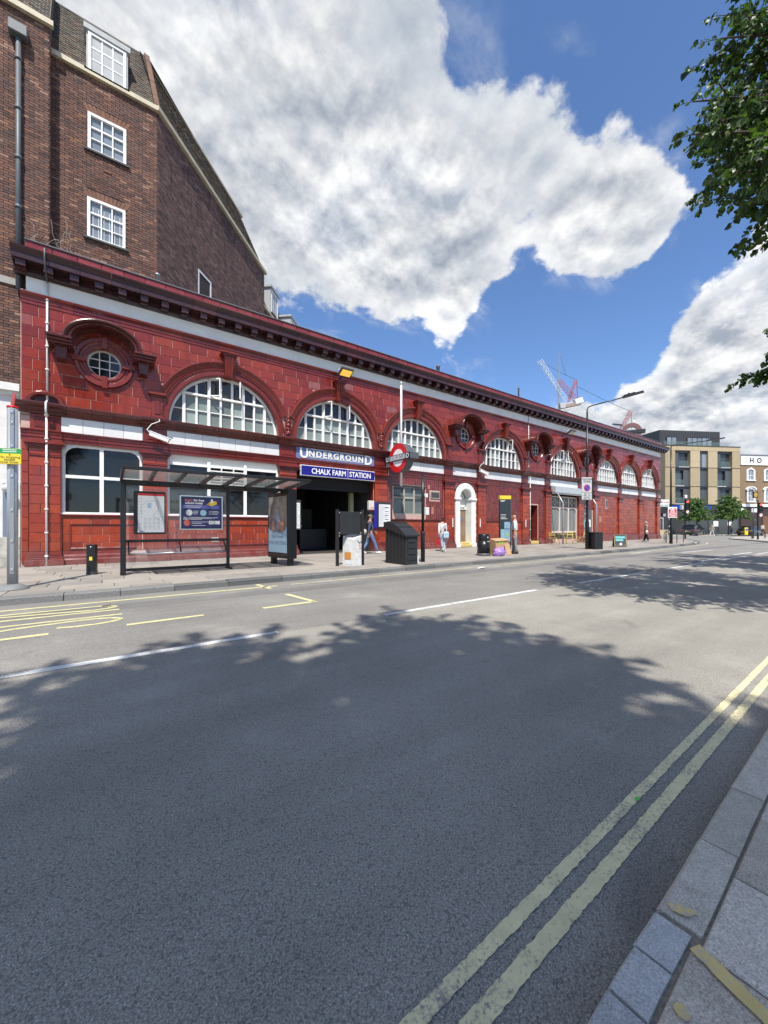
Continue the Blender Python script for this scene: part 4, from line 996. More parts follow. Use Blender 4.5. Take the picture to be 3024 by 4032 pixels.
def brick_wall(mb, p0, d, L, z0, z1, holes=(), out=None, bl=.228, bh=.082, g=.016, z_cap=None):
    """bricks along a wall from p0 in direction d; holes = (a, b, za, zb) in wall coordinates"""
    d = Vector((d[0], d[1], 0)).normalized(); nrm = Vector((d.y, -d.x, 0)) if out is None else Vector(out)
    nr = int((z1 - z0) / bh)
    for r in range(nr):
        za = z0 + r * bh; x = -(bl / 2 if r % 2 else 0); hd = r % 2
        while x < L:
            w = bl if (int(x / bl) % 2 == 0 or True) else bl / 2
            a, b = max(x, 0) + g / 2, min(x + w, L) - g / 2; x += w
            if b - a < .03: continue
            if any(a < hb and b > ha and za < hz1 and za + bh > hz0 for ha, hb, hz0, hz1 in holes): 
                for ha, hb, hz0, hz1 in holes:
                    if za < hz1 and za + bh > hz0:
                        if a < ha < b and ha - a > .05: _brick(mb, p0, d, nrm, a, ha, za, bh, g)
                        if a < hb < b and b - hb > .05: _brick(mb, p0, d, nrm, hb, b, za, bh, g)
                continue
            _brick(mb, p0, d, nrm, a, b, za, bh, g)
def _brick(mb, p0, d, nrm, a, b, za, bh, g):
    pr = .012 + random.uniform(-.003, .004); zb = za + bh - g; p0 = Vector((p0[0], p0[1], 0)); o = nrm * pr
    A = p0 + d * a; B = p0 + d * b
    vs = [(A.x, A.y, za), (B.x, B.y, za), (B.x, B.y, zb), (A.x, A.y, zb), (A.x + o.x, A.y + o.y, za), (B.x + o.x, B.y + o.y, za), (B.x + o.x, B.y + o.y, zb), (A.x + o.x, A.y + o.y, zb)]
    mb.add(vs, ((4, 5, 6, 7), (0, 1, 5, 4), (1, 2, 6, 5), (2, 3, 7, 6), (3, 0, 4, 7)))
YM, YL, UR, UC = .6, .22, -1.56, 1.42                                # main face, left wing face, return, far corner
ZE = 16.6
def lpix(px, py, y0): return fac(px, py, y0)
# windows on the main face (from the photograph) and dormer
WIN = [(345, 437, 497, 655), (343, 772, 494, 985)]
wr = []
for x0, y0_, x1, y1_ in WIN:
    a, zt = lpix(x0, y0_, YM); b, zb = lpix(x1, y1_, YM); wr.append((a, b, zb, zt))
core = MB(); core.holed([(UR, 9.0), (UC, 9.0), (UC, ZE), (UR, ZE)], [[(a, c), (b, c), (b, d), (a, d)] for a, b, c, d in wr], YM)
core.quad((UR, YL, 0), (UR, YM, 0), (UR, YM, ZE), (UR, YL, ZE)); core.quad((-14, YL, 0), (UR, YL, 0), (UR, YL, ZE + .5), (-14, YL, ZE + .5))
dd = Vector((.676, .737)); LD = 9.1; PE = Vector((UC, YM)) + dd * LD
core.quad((UC, YM, 8.0), (PE.x, PE.y, 8.0), (PE.x, PE.y, ZE), (UC, YM, ZE))
nb_ = Vector((-.737, .676)); PF = PE + nb_ * 9; core.quad((PE.x, PE.y, 8), (PF.x, PF.y, 8), (PF.x, PF.y, ZE), (PE.x, PE.y, ZE)); core.quad((PF.x, PF.y, 8), (-14, 12, 8), (-14, 12, ZE), (PF.x, PF.y, ZE))
core.build('wall_core', M_MORTAR, BB)
m = MB(); brick_wall(m, (UR, YM), (1, 0), UC - UR, 9.4, ZE - .05, [(a - UR - .0, b - UR + .0, c, d + .26) for a, b, c, d in wr]); m.build('front_brickwork', M_BRICK, BB, kind='stuff')
m = MB(); brick_wall(m, (-4.2, YL), (1, 0), UR + 4.2, 4.7, ZE + .42); brick_wall(m, (UR, YL), (0, 1), YM - YL, 9.4, ZE - .05); m.build('wing_brickwork', M_BRICK, BB, kind='stuff')
# window on the angled flank
def ray_wall(px, py, p0, d):
    a = (px - CX) / F; r = Vector((FW[0] + a * RT[0], FW[1] + a * RT[1])); bx, by = p0[0], p0[1] + DIST
    det = r.x * (-d.y) + d.x * r.y; t = (bx * (-d.y) + d.x * by) / det; s = (r.x * by - bx * r.y) / det
    return s, EYE - (py - HY) / F * t
s0, z0_ = ray_wall(779, 1056, (UC, YM), dd); s1, _ = ray_wall(831, 1120, (UC, YM), dd); fw_ = (s0, s1, z0_ - 1.45, z0_)
m = MB(); brick_wall(m, (UC, YM), dd, LD, 8.6, ZE - .05, [fw_]); m.build('flank_brickwork', M_BRICKD, BB, kind='stuff')
def sash(a, b, z0, z1, P, d, parent, cols=3, rows=3, dp=.05, leaded=False, skip_mid=True):
    """white sash window set in a wall at P along d"""
    d = Vector((d[0], d[1], 0)).normalized(); n = Vector((d.y, -d.x, 0)); P = Vector((P[0], P[1], 0)); rot = math.atan2(d.y, d.x)
    m = MB(); w = b - a; h = z1 - z0; fw = .085; y = -.02
    m.box(0, fw, y, .12, 0, h); m.box(w - fw, w, y, .12, 0, h); m.box(fw, w - fw, y, .12, h - fw, h); m.box(fw, w - fw, y, .12, 0, fw * .8)
    for k in range(1, cols): x = fw + (w - 2 * fw) * k / cols; m.box(x - .019, x + .019, y + .025, .10, fw * .8, h - fw)
    for k in range(1, rows): z = fw * .8 + (h - fw * 1.8) * k / rows; q = .026 if k == rows - 1 else .016; m.box(fw, w - fw, y + .03, .10, z - q, z + q)
    loc = P + d * a; o = m.build('window', M_WHITE, parent, (loc.x, loc.y, z0), rot)
    for i in range(cols):
        for j in range(rows):
            x0, x1 = fw + (w - 2 * fw) * i / cols, fw + (w - 2 * fw) * (i + 1) / cols; q0, q1 = fw * .8 + (h - fw * 1.8) * j / rows, fw * .8 + (h - fw * 1.8) * (j + 1) / rows
            MB().quad((x0, .06, q0), (x1, .06, q0), (x1, .06, q1), (x0, .06, q1)).build('pane', M_SASHG, o)
    if leaded:
        l = MB()
        for k in range(cols * 2): x = fw + (w - 2 * fw) * (k + .5) / (cols * 2); l.box(x - .006, x + .006, .045, .055, .1, h - .3)
        l.build('leading', M_WHITE, o)
    MB().box(-.1, w + .1, -.09, .02, -.06, 0.0).build('window_sill', pm('dark_sill', (.07, .07, .068), .8, var=.2), o)
    return o
for i, (a, b, c, d) in enumerate(wr):
    o = sash(a, b, c, d, (0, YM), (1, 0), BB, leaded=(i == 1)); n = 11; w = (b - a + .16) / n
    for k in range(n):
        x = a - .08 + k * w; t = (k - (n - 1) / 2) * .012
        MB().add([(x + .006 - t, YM - .016, d + .004), (x + w - .006 - t, YM - .016, d + .004), (x + w - .006 + t, YM - .016, d + .25), (x + .006 + t, YM - .016, d + .25), (x + .006 - t, YM + .05, d + .004), (x + w - .006 - t, YM + .05, d + .004), (x + w - .006 + t, YM + .05, d + .25), (x + .006 + t, YM + .05, d + .25)],
                 ((0, 1, 2, 3), (0, 4, 5, 1), (1, 5, 6, 2), (2, 6, 7, 3), (3, 7, 4, 0))).build('lintel_brick', M_BRICKR, BB)
o = sash(fw_[0], fw_[1], fw_[2], fw_[3], (UC, YM), dd, BB, rows=3)
for (x0, y0_, x1, y1_) in ((407, 663, 440, 690), (405, 1000, 436, 1028)):
    a, zt = lpix(x0, y0_, YM); b, zb = lpix(x1, y1_, YM); MB().cbox(a, b, YM - .03, YM + .01, min(zb, zt), max(zb, zt), .008).build('air_brick', M_BRICKR, BB)
# roof: mansard slopes in overlapping courses, gutters, hips
def mansard(p0, p1, inn, z0, z1, run, name, cut0=0.0, cut1=0.0):
    m = MB(); n = 26; p0 = Vector((p0[0], p0[1])); p1 = Vector((p1[0], p1[1])); d = (p1 - p0).normalized(); inn = Vector(inn).normalized()
    for k in range(n):
        f0, f1 = k / n, (k + 1) / n; za, zb = z0 + (z1 - z0) * f0, z0 + (z1 - z0) * f1 + .02
        A = p0 + d * cut0 * f0 + inn * run * f0 - inn * .03; B = p1 - d * cut1 * f0 + inn * run * f0 - inn * .03
        C = p1 - d * cut1 * f1 + inn * run * f1; E = p0 + d * cut0 * f1 + inn * run * f1
        L = (B - A).length; nt = max(1, int(L / .17)); off = (k % 2) * .5 / nt
        for j in range(nt + 1):
            a, b = max(0, (j - (k % 2) * .5) / nt), min(1, (j + 1 - (k % 2) * .5) / nt)
            if b - a < .05 / nt: continue
            a += .02 / nt; b -= .02 / nt; q = random.uniform(-.006, .006)
            P, Q, S_, T = A.lerp(B, a), A.lerp(B, b), E.lerp(C, b), E.lerp(C, a); iv = inn * q
            m.add([(P.x + iv.x, P.y + iv.y, za), (Q.x + iv.x, Q.y + iv.y, za), (S_.x, S_.y, zb), (T.x, T.y, zb), (P.x + inn.x * .03, P.y + inn.y * .03, za), (Q.x + inn.x * .03, Q.y + inn.y * .03, za)], ((0, 1, 2, 3), (4, 5, 1, 0)))
    return m.build(name, M_RTILE, BB, kind='stuff')
ZR1 = 19.35; RUN = 1.0
mansard((UR, YM), (UC, YM), (0, 1), ZE, ZR1, RUN, 'roof_slope', 0, .28)
mansard((-8, YL), (UR, YL), (0, 1), ZE + .5, ZR1 + .3, RUN, 'roof_slope', 0, 0)
mansard((UC, YM), PE, nb_, ZE, ZR1, RUN, 'roof_slope', .28, 1.4)
mansard(PE, PF, -dd, ZE, ZR1, 1.4, 'roof_slope', 1.0, 0)
m = MB(); m.add([(UR, YL, ZE - .2), (UR, YL, ZE + .5), (UR, YL + RUN, ZR1 + .3), (UR, YL + RUN + 3, ZR1 + .3), (UR, YL + RUN + 3, ZE - .2)], ((0, 1, 2, 3, 4),)); m.build('roof_cheek', M_RTILE, BB)
m = MB(); m.quad((UR, YM + RUN, ZR1), (UC - .2, YM + RUN, ZR1), (PE.x - 1.6, PE.y - .1, ZR1), (UR, 8, ZR1)); m.build('roof_flat', M_LEAD, BB)
m = MB()
for k in range(26):
    f = (k + .5) / 26; x = UC - .28 * f; yv = YM + RUN * f; z = ZE + (ZR1 - ZE) * f; m.obox((x, yv - .03, z), (1, .2, 0), (0, .93, -.34), (0, .34, .93), .09, .05, .055)
m.build('hip_tile', pm('hip_tile_orange', (.16, .085, .055), .8, var=.3, rnd=.25), BB, kind='stuff')
MB().box(UR, UC + .06, YM - .13, YM, ZE - .14, ZE + .02).build('gutter', M_GUT, BB); MB().box(-8, UR + .1, YL - .13, YL, ZE + .36, ZE + .52).build('gutter', M_GUT, BB)
g0 = Vector((UC, YM)) - nb_ * .0; MB().obox(((UC + PE.x) / 2 + .737 * .07, (YM + PE.y) / 2 - .676 * .07, ZE - .05), (dd.x, dd.y, 0), (.737, -.676, 0), (0, 0, 1), LD / 2 + .1, .07, .08).build('gutter', M_GUT, BB)
g1 = (Vector((UC, YM)) + PE) / 2 + nb_ * RUN; MB().obox((g1.x, g1.y, ZR1 + .02), (dd.x, dd.y, 0), (.737, -.676, 0), (0, 0, 1), LD / 2 - .8, .06, .05).build('ridge_trim', M_GUT, BB)
# dormer above the eave
a, zt = lpix(347, 95, YM - .02); b, zb = lpix(497, 352, YM - .02); zb = ZE + .0; zt = lpix(347, 122, YM - .02)[1]
m = MB(); m.box(a - .05, b + .05, YM - .02, YM + 1.2, zb, zt + .02); m.box(a - .12, b + .12, YM - .09, YM + 1.2, zt + .02, zt + .2); dm = m.build('dormer', pm('dormer_lead', (.36, .37, .37), .6, var=.15), BB)
o = sash(a, b, zb + .02, zt, (0, YM - .04), (1, 0), BB, rows=3)
# drainpipe with hopper
xp = uat(72, YL - .12); p = MB().tube([(xp, YL - .10, 8.4), (xp, YL - .10, ZE - .55)], .065, 10); p.cbox(xp - .22, xp + .22, YL - .26, YL - .01, ZE - .55, ZE - .22, .02); dp_ = p.build('drainpipe', pm('pipe_grey_paint', (.10, .115, .12), .5, var=.15), BB)
for z in (9.3, 10.9, 12.4, 13.9, 15.4): MB().lathe([(.085, -.05), (.085, .05)], 10, (xp, YL - .1, z)).build('pipe_collar', pm('pipe_grey_paint', (.1, .11, .12)), dp_)
# withered creeper on the wall above the station corner
random.seed(8); m = MB()
for k in range(9):
    c0 = Vector((-1.95 + random.uniform(0, .9), YL - .06 - random.uniform(0, .1), 9.95)); pts = [c0]
    for j in range(7): c0 = c0 + Vector((random.uniform(-.16, .16), random.uniform(-.03, .02), random.uniform(-.05, .22))); pts.append(c0)
    m.tube(pts, .006, 4, False)
m.build('dead_creeper', pm('dry_stem', (.36, .32, .27), .8), BB, kind='stuff')
# stone band and white shopfront at the left edge
z = lpix(0, 1095, YL)[1]; MB().box(-14, U0 - .03, YL - .06, YL, z - .12, z + .08).build('stone_band', pm('grey_stone', (.32, .31, .28), .8, var=.2), BB)
z = lpix(0, 1508, YL)[1]
sh = MB(); sh.box(-14, U0 - .03, YL - .22, YL, z - .22, z); sh.box(-14, U0 - .03, YL - .12, YL, z - .34, z - .22); sh.box(-14, U0 - .03, YL - .05, YL, 2.55, z - .34); sh.box(-2.75, U0 - .03, YL - .10, YL - .04, .9, 2.56); sh.box(-14, -2.75, YL - .08, YL - .03, 1.5, 2.56)
M_STUC = pm('white_stucco', (.66, .65, .61), .75, var=.16, vscale=3, bump=.3, bscale=8)
sh.build('shopfront', M_STUC, BB); MB().box(-14, -2.86, YL - .10, YL - .02, 0, 1.498).build('stall_riser', M_STUC, BB); MB().box(-6.2, -3.3, YL - .13, YL - .101, .55, 2.3).build('shop_window', M_PANE_B, BB); MB().box(-2.85, U0 - .03, YL - .16, YL, 0, .9).build('shop_plinth', pm('stained_stucco', (.42, .40, .35), .9, var=.5, vscale=5, bump=.5, bscale=10), BB)
MB().box(-2.6, -2.36, YL - .16, YL - .10, .9, 2.5).build('shop_door', pm('blue_grey_door', (.16, .20, .27), .5), BB)
MB().sph((-2.48, YL - .3, 2.35), .13, .13, .13, 14, 10).build('globe_lamp', pm('lamp_globe', (.5, .5, .48), .3), BB)
# lower wing further back with dormers
P2 = PE + nb_ * .5; Q2 = P2 + dd * 16; ZE2 = 15.1; ZR2 = 17.6
m = MB(); brick_wall(m, P2, dd, 16, 12.0, ZE2 - .05); m.build('rear_brickwork', M_BRICKD, BB, kind='stuff')
m = MB(); m.quad((P2.x, P2.y, 8), (Q2.x, Q2.y, 8), (Q2.x, Q2.y, ZE2), (P2.x, P2.y, ZE2)); m.build('rear_wall', M_MORTAR, BB)
mansard(P2, Q2, nb_, ZE2, ZR2, 1.1, 'roof_slope')
MB().obox(((P2.x + Q2.x) / 2 + .05, (P2.y + Q2.y) / 2 - .05, ZE2 - .03), (dd.x, dd.y, 0), (.737, -.676, 0), (0, 0, 1), 8, .08, .07).build('gutter', M_GUT, BB)
for s in (2.6, 6.2, 9.8, 13.4):
    c = P2 + dd * s; ax = Vector((dd.x, dd.y, 0)); ay = Vector((nb_.x, nb_.y, 0)); cc = Vector((c.x, c.y, 0)) + ay * .55
    m = MB(); m.obox(cc + Vector((0, 0, ZE2 + .95)), ax, ay, (0, 0, 1), .62, .6, .9); m.obox(cc + Vector((0, 0, ZE2 + 1.92)) - ay * .02, ax, ay, (0, 0, 1), .72, .66, .07)
    m.build('dormer', pm('dormer_lead', (.36, .37, .37)), BB); q = c - nb_ * .06 - dd * .5
    sash(0, 1.0, ZE2 + .25, ZE2 + 1.75, q, dd, BB, 3, 3)

# ------------------------------------------------------------------ far terrace: modern flats and corner pub
ROT_T = math.atan2(E1.y, E1.x)
M_BUFF = piece_mat('buff_brick', [(0, (.34, .27, .165)), (.5, (.39, .31, .195)), (1, (.45, .36, .23))], .85, .3, .1, 3, .2, 30, blotch=(1.6, .5, .8, (.27, .215, .14), .5))
M_CLAD = pm('charcoal_cladding', (.045, .048, .05), .55, var=.15, vscale=1)
M_PANEL = pm('grey_panel', (.075, .082, .09), .45)
M_FGLASS = pm('flat_glass', (.05, .06, .065), .04, spec=.7, rnd=.4)
M_FGLASSL = pm('pale_flat_glass', (.22, .25, .27), .06, spec=.7, rnd=.25)
M_BALC = pm('balcony_glass', (.16, .22, .22), .05, alpha=.22)
MF = thing('modern_apartment_block', 'modern four-storey buff brick apartment block with charcoal balconies and dark clad penthouse', 'apartment block', tuple(O_T), ROT_T)
fx = .0104 * .2556 / .2556
gx = lambda g: (g - 80) * .01062                                   # photograph columns across the front, in metres from its left corner
gz = lambda g: EYE + (HY - (1650 + .25558 * g)) / F * 62.0
Zt, Z3, Z2, Z1 = gz(405), gz(740), gz(1035), gz(1315)
WD = gx(1370)
m = MB(); m.box(0, WD, .6, 14, 0, Zt - .5); m.build('core', M_DARKIN, MF)
cols_b = [(80, 245), (505, 668), (810, 970), (1230, 1370)]
for a, b in cols_b:
    for z0, z1 in ((Z1, Z2), (Z2, Z3), (Z3, gz(470))):
        MB().box(gx(a), gx(b), 0, .62, z0 + .06, z1 - .06).build('brick_pier', M_BUFF, MF)
MB().box(0, WD, -.02, .62, gz(470) - .04, Zt).build('brick_parapet', M_BUFF, MF); MB().box(-.05, WD + .05, -.08, 14, Zt, Zt + .1).build('coping', M_CLAD, MF)
for z in (Z1, Z2, Z3): MB().box(0, WD, .05, .6, z - .07, z + .07).build('shadow_gap', M_CLAD, MF)
for ci, (a, b) in enumerate(((245, 505), (668, 810), (970, 1230))):
    for fi, (z0, z1) in enumerate(((Z1, Z2), (Z2, Z3), (Z3, gz(470)))):
        x0, x1 = gx(a), gx(b); h = z1 - z0
        bay = MB().box(x0, x1, .28, .55, z1 - .42, z1 - .06).build('window_bay', M_PANEL, MF)
        if ci == 1:
            MB().box(x0 + (0 if fi < 2 else .7), x0 + (.55 if fi < 2 else x1 - x0), .32, .4, z0 + .15, z1 - .42).build('pane', M_FGLASSL if fi == 2 else M_FGLASS, bay); MB().box(x0 + (.55 if fi < 2 else 0), x1 if fi < 2 else x0 + .7, .30, .4, z0 + .15, z1 - .42).build('panel', M_PANEL, bay)
        else:
            lft = (fi + ci) % 2 == 0 if fi else True
            sp = x0 + (x1 - x0) * (.30 if fi == 2 else .62)
            o0, o1 = (sp, x1 - .15) if fi == 2 else (x0, sp)
            p0, p1 = (x0, sp) if fi == 2 else (sp, x1)
            if ci == 2 and fi == 0: o0, o1, p0, p1 = x0 + .7, x1, x0, x0 + .7
            MB().box(p0, p1, .26, .4, z0 + .12, z1 - .42).build('panel', M_PANEL, bay); MB().box(o0, o1, .55, .6, z0 + .12, z1 - .42).build('pane', M_FGLASS, bay)
            MB().box(o0, o1, .22, .24, z0 + .16, z0 + 1.15).build('balustrade', M_BALC, bay); MB().box(o0 - .05, o1 + .05, .1, .55, z0 + .06, z0 + .15).build('balcony_slab', M_OFFW, bay)
# penthouse
zp = gz(150); x1 = gx(1090)
m = MB(); m.box(-.35, x1, .75, 12, Zt + .1, zp); ph = m.build('penthouse', M_CLAD, MF)
for k in range(26): x = -.2 + (x1) * k / 25.5; MB().box(x, x + .03, .72, .75, Zt + .1, zp - .05).build('cladding_seam', M_DKGREY, ph)
for a, b in ((160, 325), (510, 935)):
    n = 2 if a < 200 else 5; w = MB().box(gx(a), gx(b), .66, .74, gz(385), gz(255)).build('window', M_BLACK, ph)
    for k in range(n): x0 = gx(a) + (gx(b) - gx(a)) * k / n; MB().box(x0 + .06, x0 + (gx(b) - gx(a)) / n - .06, .62, .66, gz(380), gz(265)).build('pane', M_FGLASSL, w)
MB().box(-.2, gx(1180), .1, .13, Zt + .1, Zt + .75).build('balustrade', M_BALC, MF)
# ground floor shops
MB().box(0, WD, .1, .6, 0, Z1 - .1).build('shop_base', M_CLAD, MF)
for a, b in ((430, 620), (650, 800), (820, 960), (1000, 1180), (1200, 1330)): MB().box(gx(a), gx(b), .04, .1, .25, 3.2).build('shop_window', M_FGLASS, MF)
for a, b in ((190, 345), (620, 850)): MB().box(gx(a), gx(b), -.06, .1, gz(1385), gz(1330)).build('shop_fascia', pm('fascia_blue', (.012, .05, .36), .4), MF)
MB().box(gx(318), gx(380), -.06, .09, gz(1390), gz(1328)).build('shop_fascia', M_OFFW, MF); text('2', .55, pm('ink', (.02, .02, .03), .5), MF, (gx(352), -.07, gz(1378)), depthv=.01)
for a, b, c, d in ((900, 985, 1655, 1570), (1145, 1215, 1640, 1580)): MB().box(gx(a), gx(b), -.01, .04, gz(c), gz(d)).build('window_poster', M_OFFW, MF)
# side wall brick face
MB().box(-.02, .0, .0, 14, 3.0, Zt).build('side_brick_wall', M_BUFF, MF)
# shop sign on a bracket beside the flats
sg = thing('shop_sign', 'white projecting shop sign with red and green lettering beyond the station corner', 'sign', (*wp(2613, 55.0), 0), ROT_T + .12)
zs0, zs1 = zat(1995, *wp(2613, 55.0)), zat(1967, *wp(2613, 55.0)); wS = 1.75
MB().cbox(-.85, .95, -.06, .06, zs0, zs1, .02).build('sign_board', M_OFFW, sg); MB().box(-.85, .95, -.066, -.061, zs0 + .36, zs0 + .39).build('sign_stripe', pm('sign_green', (.05, .25, .16), .4), sg)
text('FOOD & WINE', .30, pm('sign_pink', (.55, .12, .14), .4), sg, (.05, -.07, zs0 + .52), sx=.80, bold=.004); text('OPEN 24 HOURS', .25, pm('sign_teal', (.10, .32, .27), .4), sg, (.05, -.07, zs0 + .09), sx=.78, bold=.003)
MB().box(-1.2, -.85, .0, .05, zs0 + .2, zs0 + .26).build('bracket', M_BLACK, sg); MB().box(.82, .9, -.04, .04, 0, zs0).build('sign_post', M_DKGREY, sg)
# low dark shop between the station and the flats
ls = thing('dark_shop', 'low dark-fronted shop with white-framed entrance between the station and the buff flats', 'shop', tuple(O_T - E1 * 8.6 - E2 * .5), ROT_T)
MB().box(0, 8.3, 0, 8, 0, 4.6).build('shop_body', M_CLAD, ls); MB().box(5.2, 8.2, -.3, -.02, 3.4, 4.3).build('fascia', M_DKGREY, ls)
m = MB(); m.box(6.2, 6.28, -.1, -.02, 0, 2.6); m.box(7.6, 7.68, -.1, -.02, 0, 2.6); m.box(6.2, 7.68, -.1, -.02, 2.6, 2.68); m.build('door_frame', M_OFFW, ls); MB().box(6.28, 7.6, -.06, -.03, .1, 2.6).build('door_glass', M_FGLASS, ls)
MB().cbox(5.4, 8.2, -1.2, -.5, .0, .75, .03).build('planter', pm('planter_buff', (.42, .34, .22), .8, var=.1), ls)

PB = thing('corner_pub', 'brown brick pub with white cornice and white arched window surrounds', 'pub', tuple(O_T + E1 * WD), ROT_T)
M_PUBB = piece_mat('pub_brick', [(0, (.17, .115, .07)), (1, (.24, .165, .10))], .85, .3, .2, 4, .2, 30)
zc0, zc1 = gz(680), gz(530)
MB().box(.03, 22, .0, 12, 4.6, zc0).build('brick_wall', M_PUBB, PB); MB().box(.03, 22, -.12, 12, zc0, zc1).build('white_cornice', M_WHITE, PB); MB().box(.03, 22, -.2, 12, zc1, zc1 + .12).build('coping', M_LEAD, PB)
MB().add([(.5, .3, zc1 + .12), (22, .3, zc1 + .12), (22, 4, zc1 + 1.1), (.5, 4, zc1 + 1.1)], ((0, 1, 2, 3),)).build('slate_roof', pm('slate', (.20, .22, .25), .6, var=.2), PB)
text('H', 1.16, pm('ink', (.03, .03, .03)), PB, (2.02, -.13, zc0 + .40), bold=.02, depthv=.03); text('O', 1.16, pm('ink', (.03, .03, .03)), PB, (3.45, -.13, zc0 + .40), bold=.02, depthv=.03)
def pub_window(xc, z0, z1, hood):
    w = 1.02; m = MB(); m.box(xc - w / 2 - .3, xc - w / 2, -.1, .1, z0, z1); m.box(xc + w / 2, xc + w / 2 + .3, -.1, .1, z0, z1); m.box(xc - w / 2 - .38, xc + w / 2 + .38, -.16, .1, z0 - .16, z0)
    m.arc([(w / 2, .1), (w / 2, -.1), (w / 2 + .3, -.1), (w / 2 + .3, .1)], xc, z1, 0, PI, 14, True, .55); m.cbox(xc - .14, xc + .14, -.18, .1, z1 + .24, z1 + .58, .02)
    if hood: m.arc([(w / 2 + .3, .1), (w / 2 + .3, -.24), (w / 2 + .5, -.24), (w / 2 + .5, .1)], xc, z1 + .05, .2, PI - .2, 14, True, .62)
    m.box(xc - .025, xc + .025, -.03, .1, z0, z1 + .2); m.box(xc - w / 2, xc + w / 2, -.04, .1, (z0 + z1) / 2 - .03, (z0 + z1) / 2 + .03)
    o = m.build('window', M_WHITE, PB)
    for sx_ in (-1, 1):
        for za, zb in ((z0, (z0 + z1) / 2), ((z0 + z1) / 2, z1 + .25)): MB().box(xc + (sx_ - 1) / 2 * .5, xc + (sx_ + 1) / 2 * .5, -.006, .0, za, zb).build('pane', M_FGLASSL, o)
for k in range(6):
    x = gx(1553) - WD + k * 3.3; pub_window(x, gz(915), gz(775), False); pub_window(x, gz(1255), gz(1085), True)
MB().box(.03, 22, -.05, 12, .0, 4.6).build('pub_front', pm('pub_dark', (.05, .032, .028), .4, var=.2), PB); MB().box(.0, 22, -.3, .0, 4.55, 5.0).build('shop_cornice', M_WHITE, PB)
for a, b in ((1365, 1465), (1550, 1700)): MB().box(gx(a) - WD + .1, gx(b) - WD, -.14, -.06, gz(1430), gz(1365)).build('fascia_sign', M_OFFW, PB)
for x in (4.2, 9): m = MB(); m.box(x, x + 1.5, -.1, -.05, .0, 3.0); m.build('pub_door', pm('pub_wood', (.16, .08, .04), .5), PB)
MB().box(5.9, 8.6, -.1, -.05, .9, 3.2).build('pub_glass', M_FGLASS, PB)
o = MB(); o.box(gx(1430) - WD, gx(1515) - WD, -1.5, -1.38, gz(1215), gz(1115)); o.box(gx(1465) - WD, gx(1480) - WD, -1.4, 0, gz(1105), gz(1095)); hs = o.build('hanging_sign', M_BLACK, PB); MB().disc(((gx(1473) - WD), -1.51, gz(1165)), .34, n=18, rr=.42).build('sign_emblem', pm('gold', (.45, .27, .05), .4), hs)
# ------------------------------------------------------------------ street furniture on the far pavement
M_RUBBER = pm('dark_plastic', (.022, .023, .024), .5, var=.25, vscale=7, bump=.05, bscale=25)
M_YELP = pm('sign_yellow', (.72, .56, .04), .4)
M_PAPER = pm('poster_paper', (.72, .72, .70), .35)
M_INK = pm('print_grey', (.30, .31, .33), .6)
def G(px, py, z=0.0): x, y = gp(px, py, z); return (x, y, z)
# bus stop post
x, y, _ = G(44, 2320)
bs = thing('bus_stop_post', 'grey metal bus stop post with green and yellow plate at the kerb', 'bus stop post', (x, y, 0))
zt = zat(1606, x, y)
MB().lathe([(.27, 0), (.27, .012), (.16, .085), (.10, .10)], 20).build('base', pm('cast_base', (.20, .205, .20), .7, .2, var=.2), bs)
m = MB(); m.lathe([(.082, .09), (.082, zt)], 20, (.02, 0, 0), True, 1.0, .7); m.build('post', M_GREY, bs)
MB().cbox(-.012, .052, -.072, -.05, .3, zt - .02, .004).build('channel', pm('grey_channel', (.33, .35, .36), .4, .5), bs)
for z in (.35, .9, 1.5, 2.15, 2.72, zt - .32, zt - .12): MB().cbox(.0, .04, -.085, -.068, z, z + .05, .006).build('fixing', M_STEEL, bs)
MB().lathe([(.088, zt), (.088, zt + .035)], 16, (.02, 0, 0), True, 1, .72).build('cap', M_RED, bs); m = MB(); m.add([(-.01, -.02, zt + .03), (.04, -.02, zt + .03), (.07, .0, zt + .3), (.02, .01, zt + .3), (-.01, .03, zt + .03), (.04, .03, zt + .03), (.07, .03, zt + .3), (.02, .03, zt + .3)], ((0, 1, 2, 3), (4, 7, 6, 5), (0, 4, 5, 1), (1, 5, 6, 2), (2, 6, 7, 3), (3, 7, 4, 0))); m.build('red_pennant', pm('faded_red', (.34, .04, .035), .6), bs)
z0, z1 = zat(1831, x, y), zat(1769, x, y)
rotv = math.atan2(-x * 0 + RT[1], RT[0])
m = MB(); m.cbox(-.18, .18, -.012, .012, z0, z1, .008); pl = m.build('plate', M_YELP, bs, (.0, -.105, 0), rotv * .6); zg = z1 - (z1 - z0) * .33
MB().box(-.178, .178, -.0135, -.0125, zg, z1 - .004).build('plate_header', pm('plate_green', (.02, .28, .09), .4), pl)
INK = pm('ink', (.03, .03, .03))
for s, k in (('No stopping', .50), ('except', .32), ('local buses', .13)): text(s, .066, INK, pl, (0, -.0145, z0 + (zg - z0) * k * 1.25 - .012), depthv=.0005)
MB().disc((0, -.014, zg - .022), .016, n=12).build('plate_emblem', M_RED, pl)
for k in (0, 1): MB().box(-.11, .11, -.0142, -.0138, zg + .03 + k * .035, zg + .042 + k * .035).build('plate_text_line', M_OFFW, pl)
# small black bollard cabinet
x, y, _ = G(362, 2262); b = thing('bollard', 'slim black square bollard with yellow sticker beside the bus shelter', 'bollard', (x, y, 0), -.35)
MB().cbox(-.1, .1, -.07, .07, 0, .76, .012).build('body', M_BLACK, b); MB().box(-.1, .1, -.072, -.0705, .0, .08).build('foot_band', M_DKGREY, b); MB().box(-.03, .035, -.0735, -.0705, .36, .45).build('sticker', M_YELP, b); MB().sph((0, -.072, .69), .018, .006, .018, 8, 5).build('lock', M_STEEL, b)

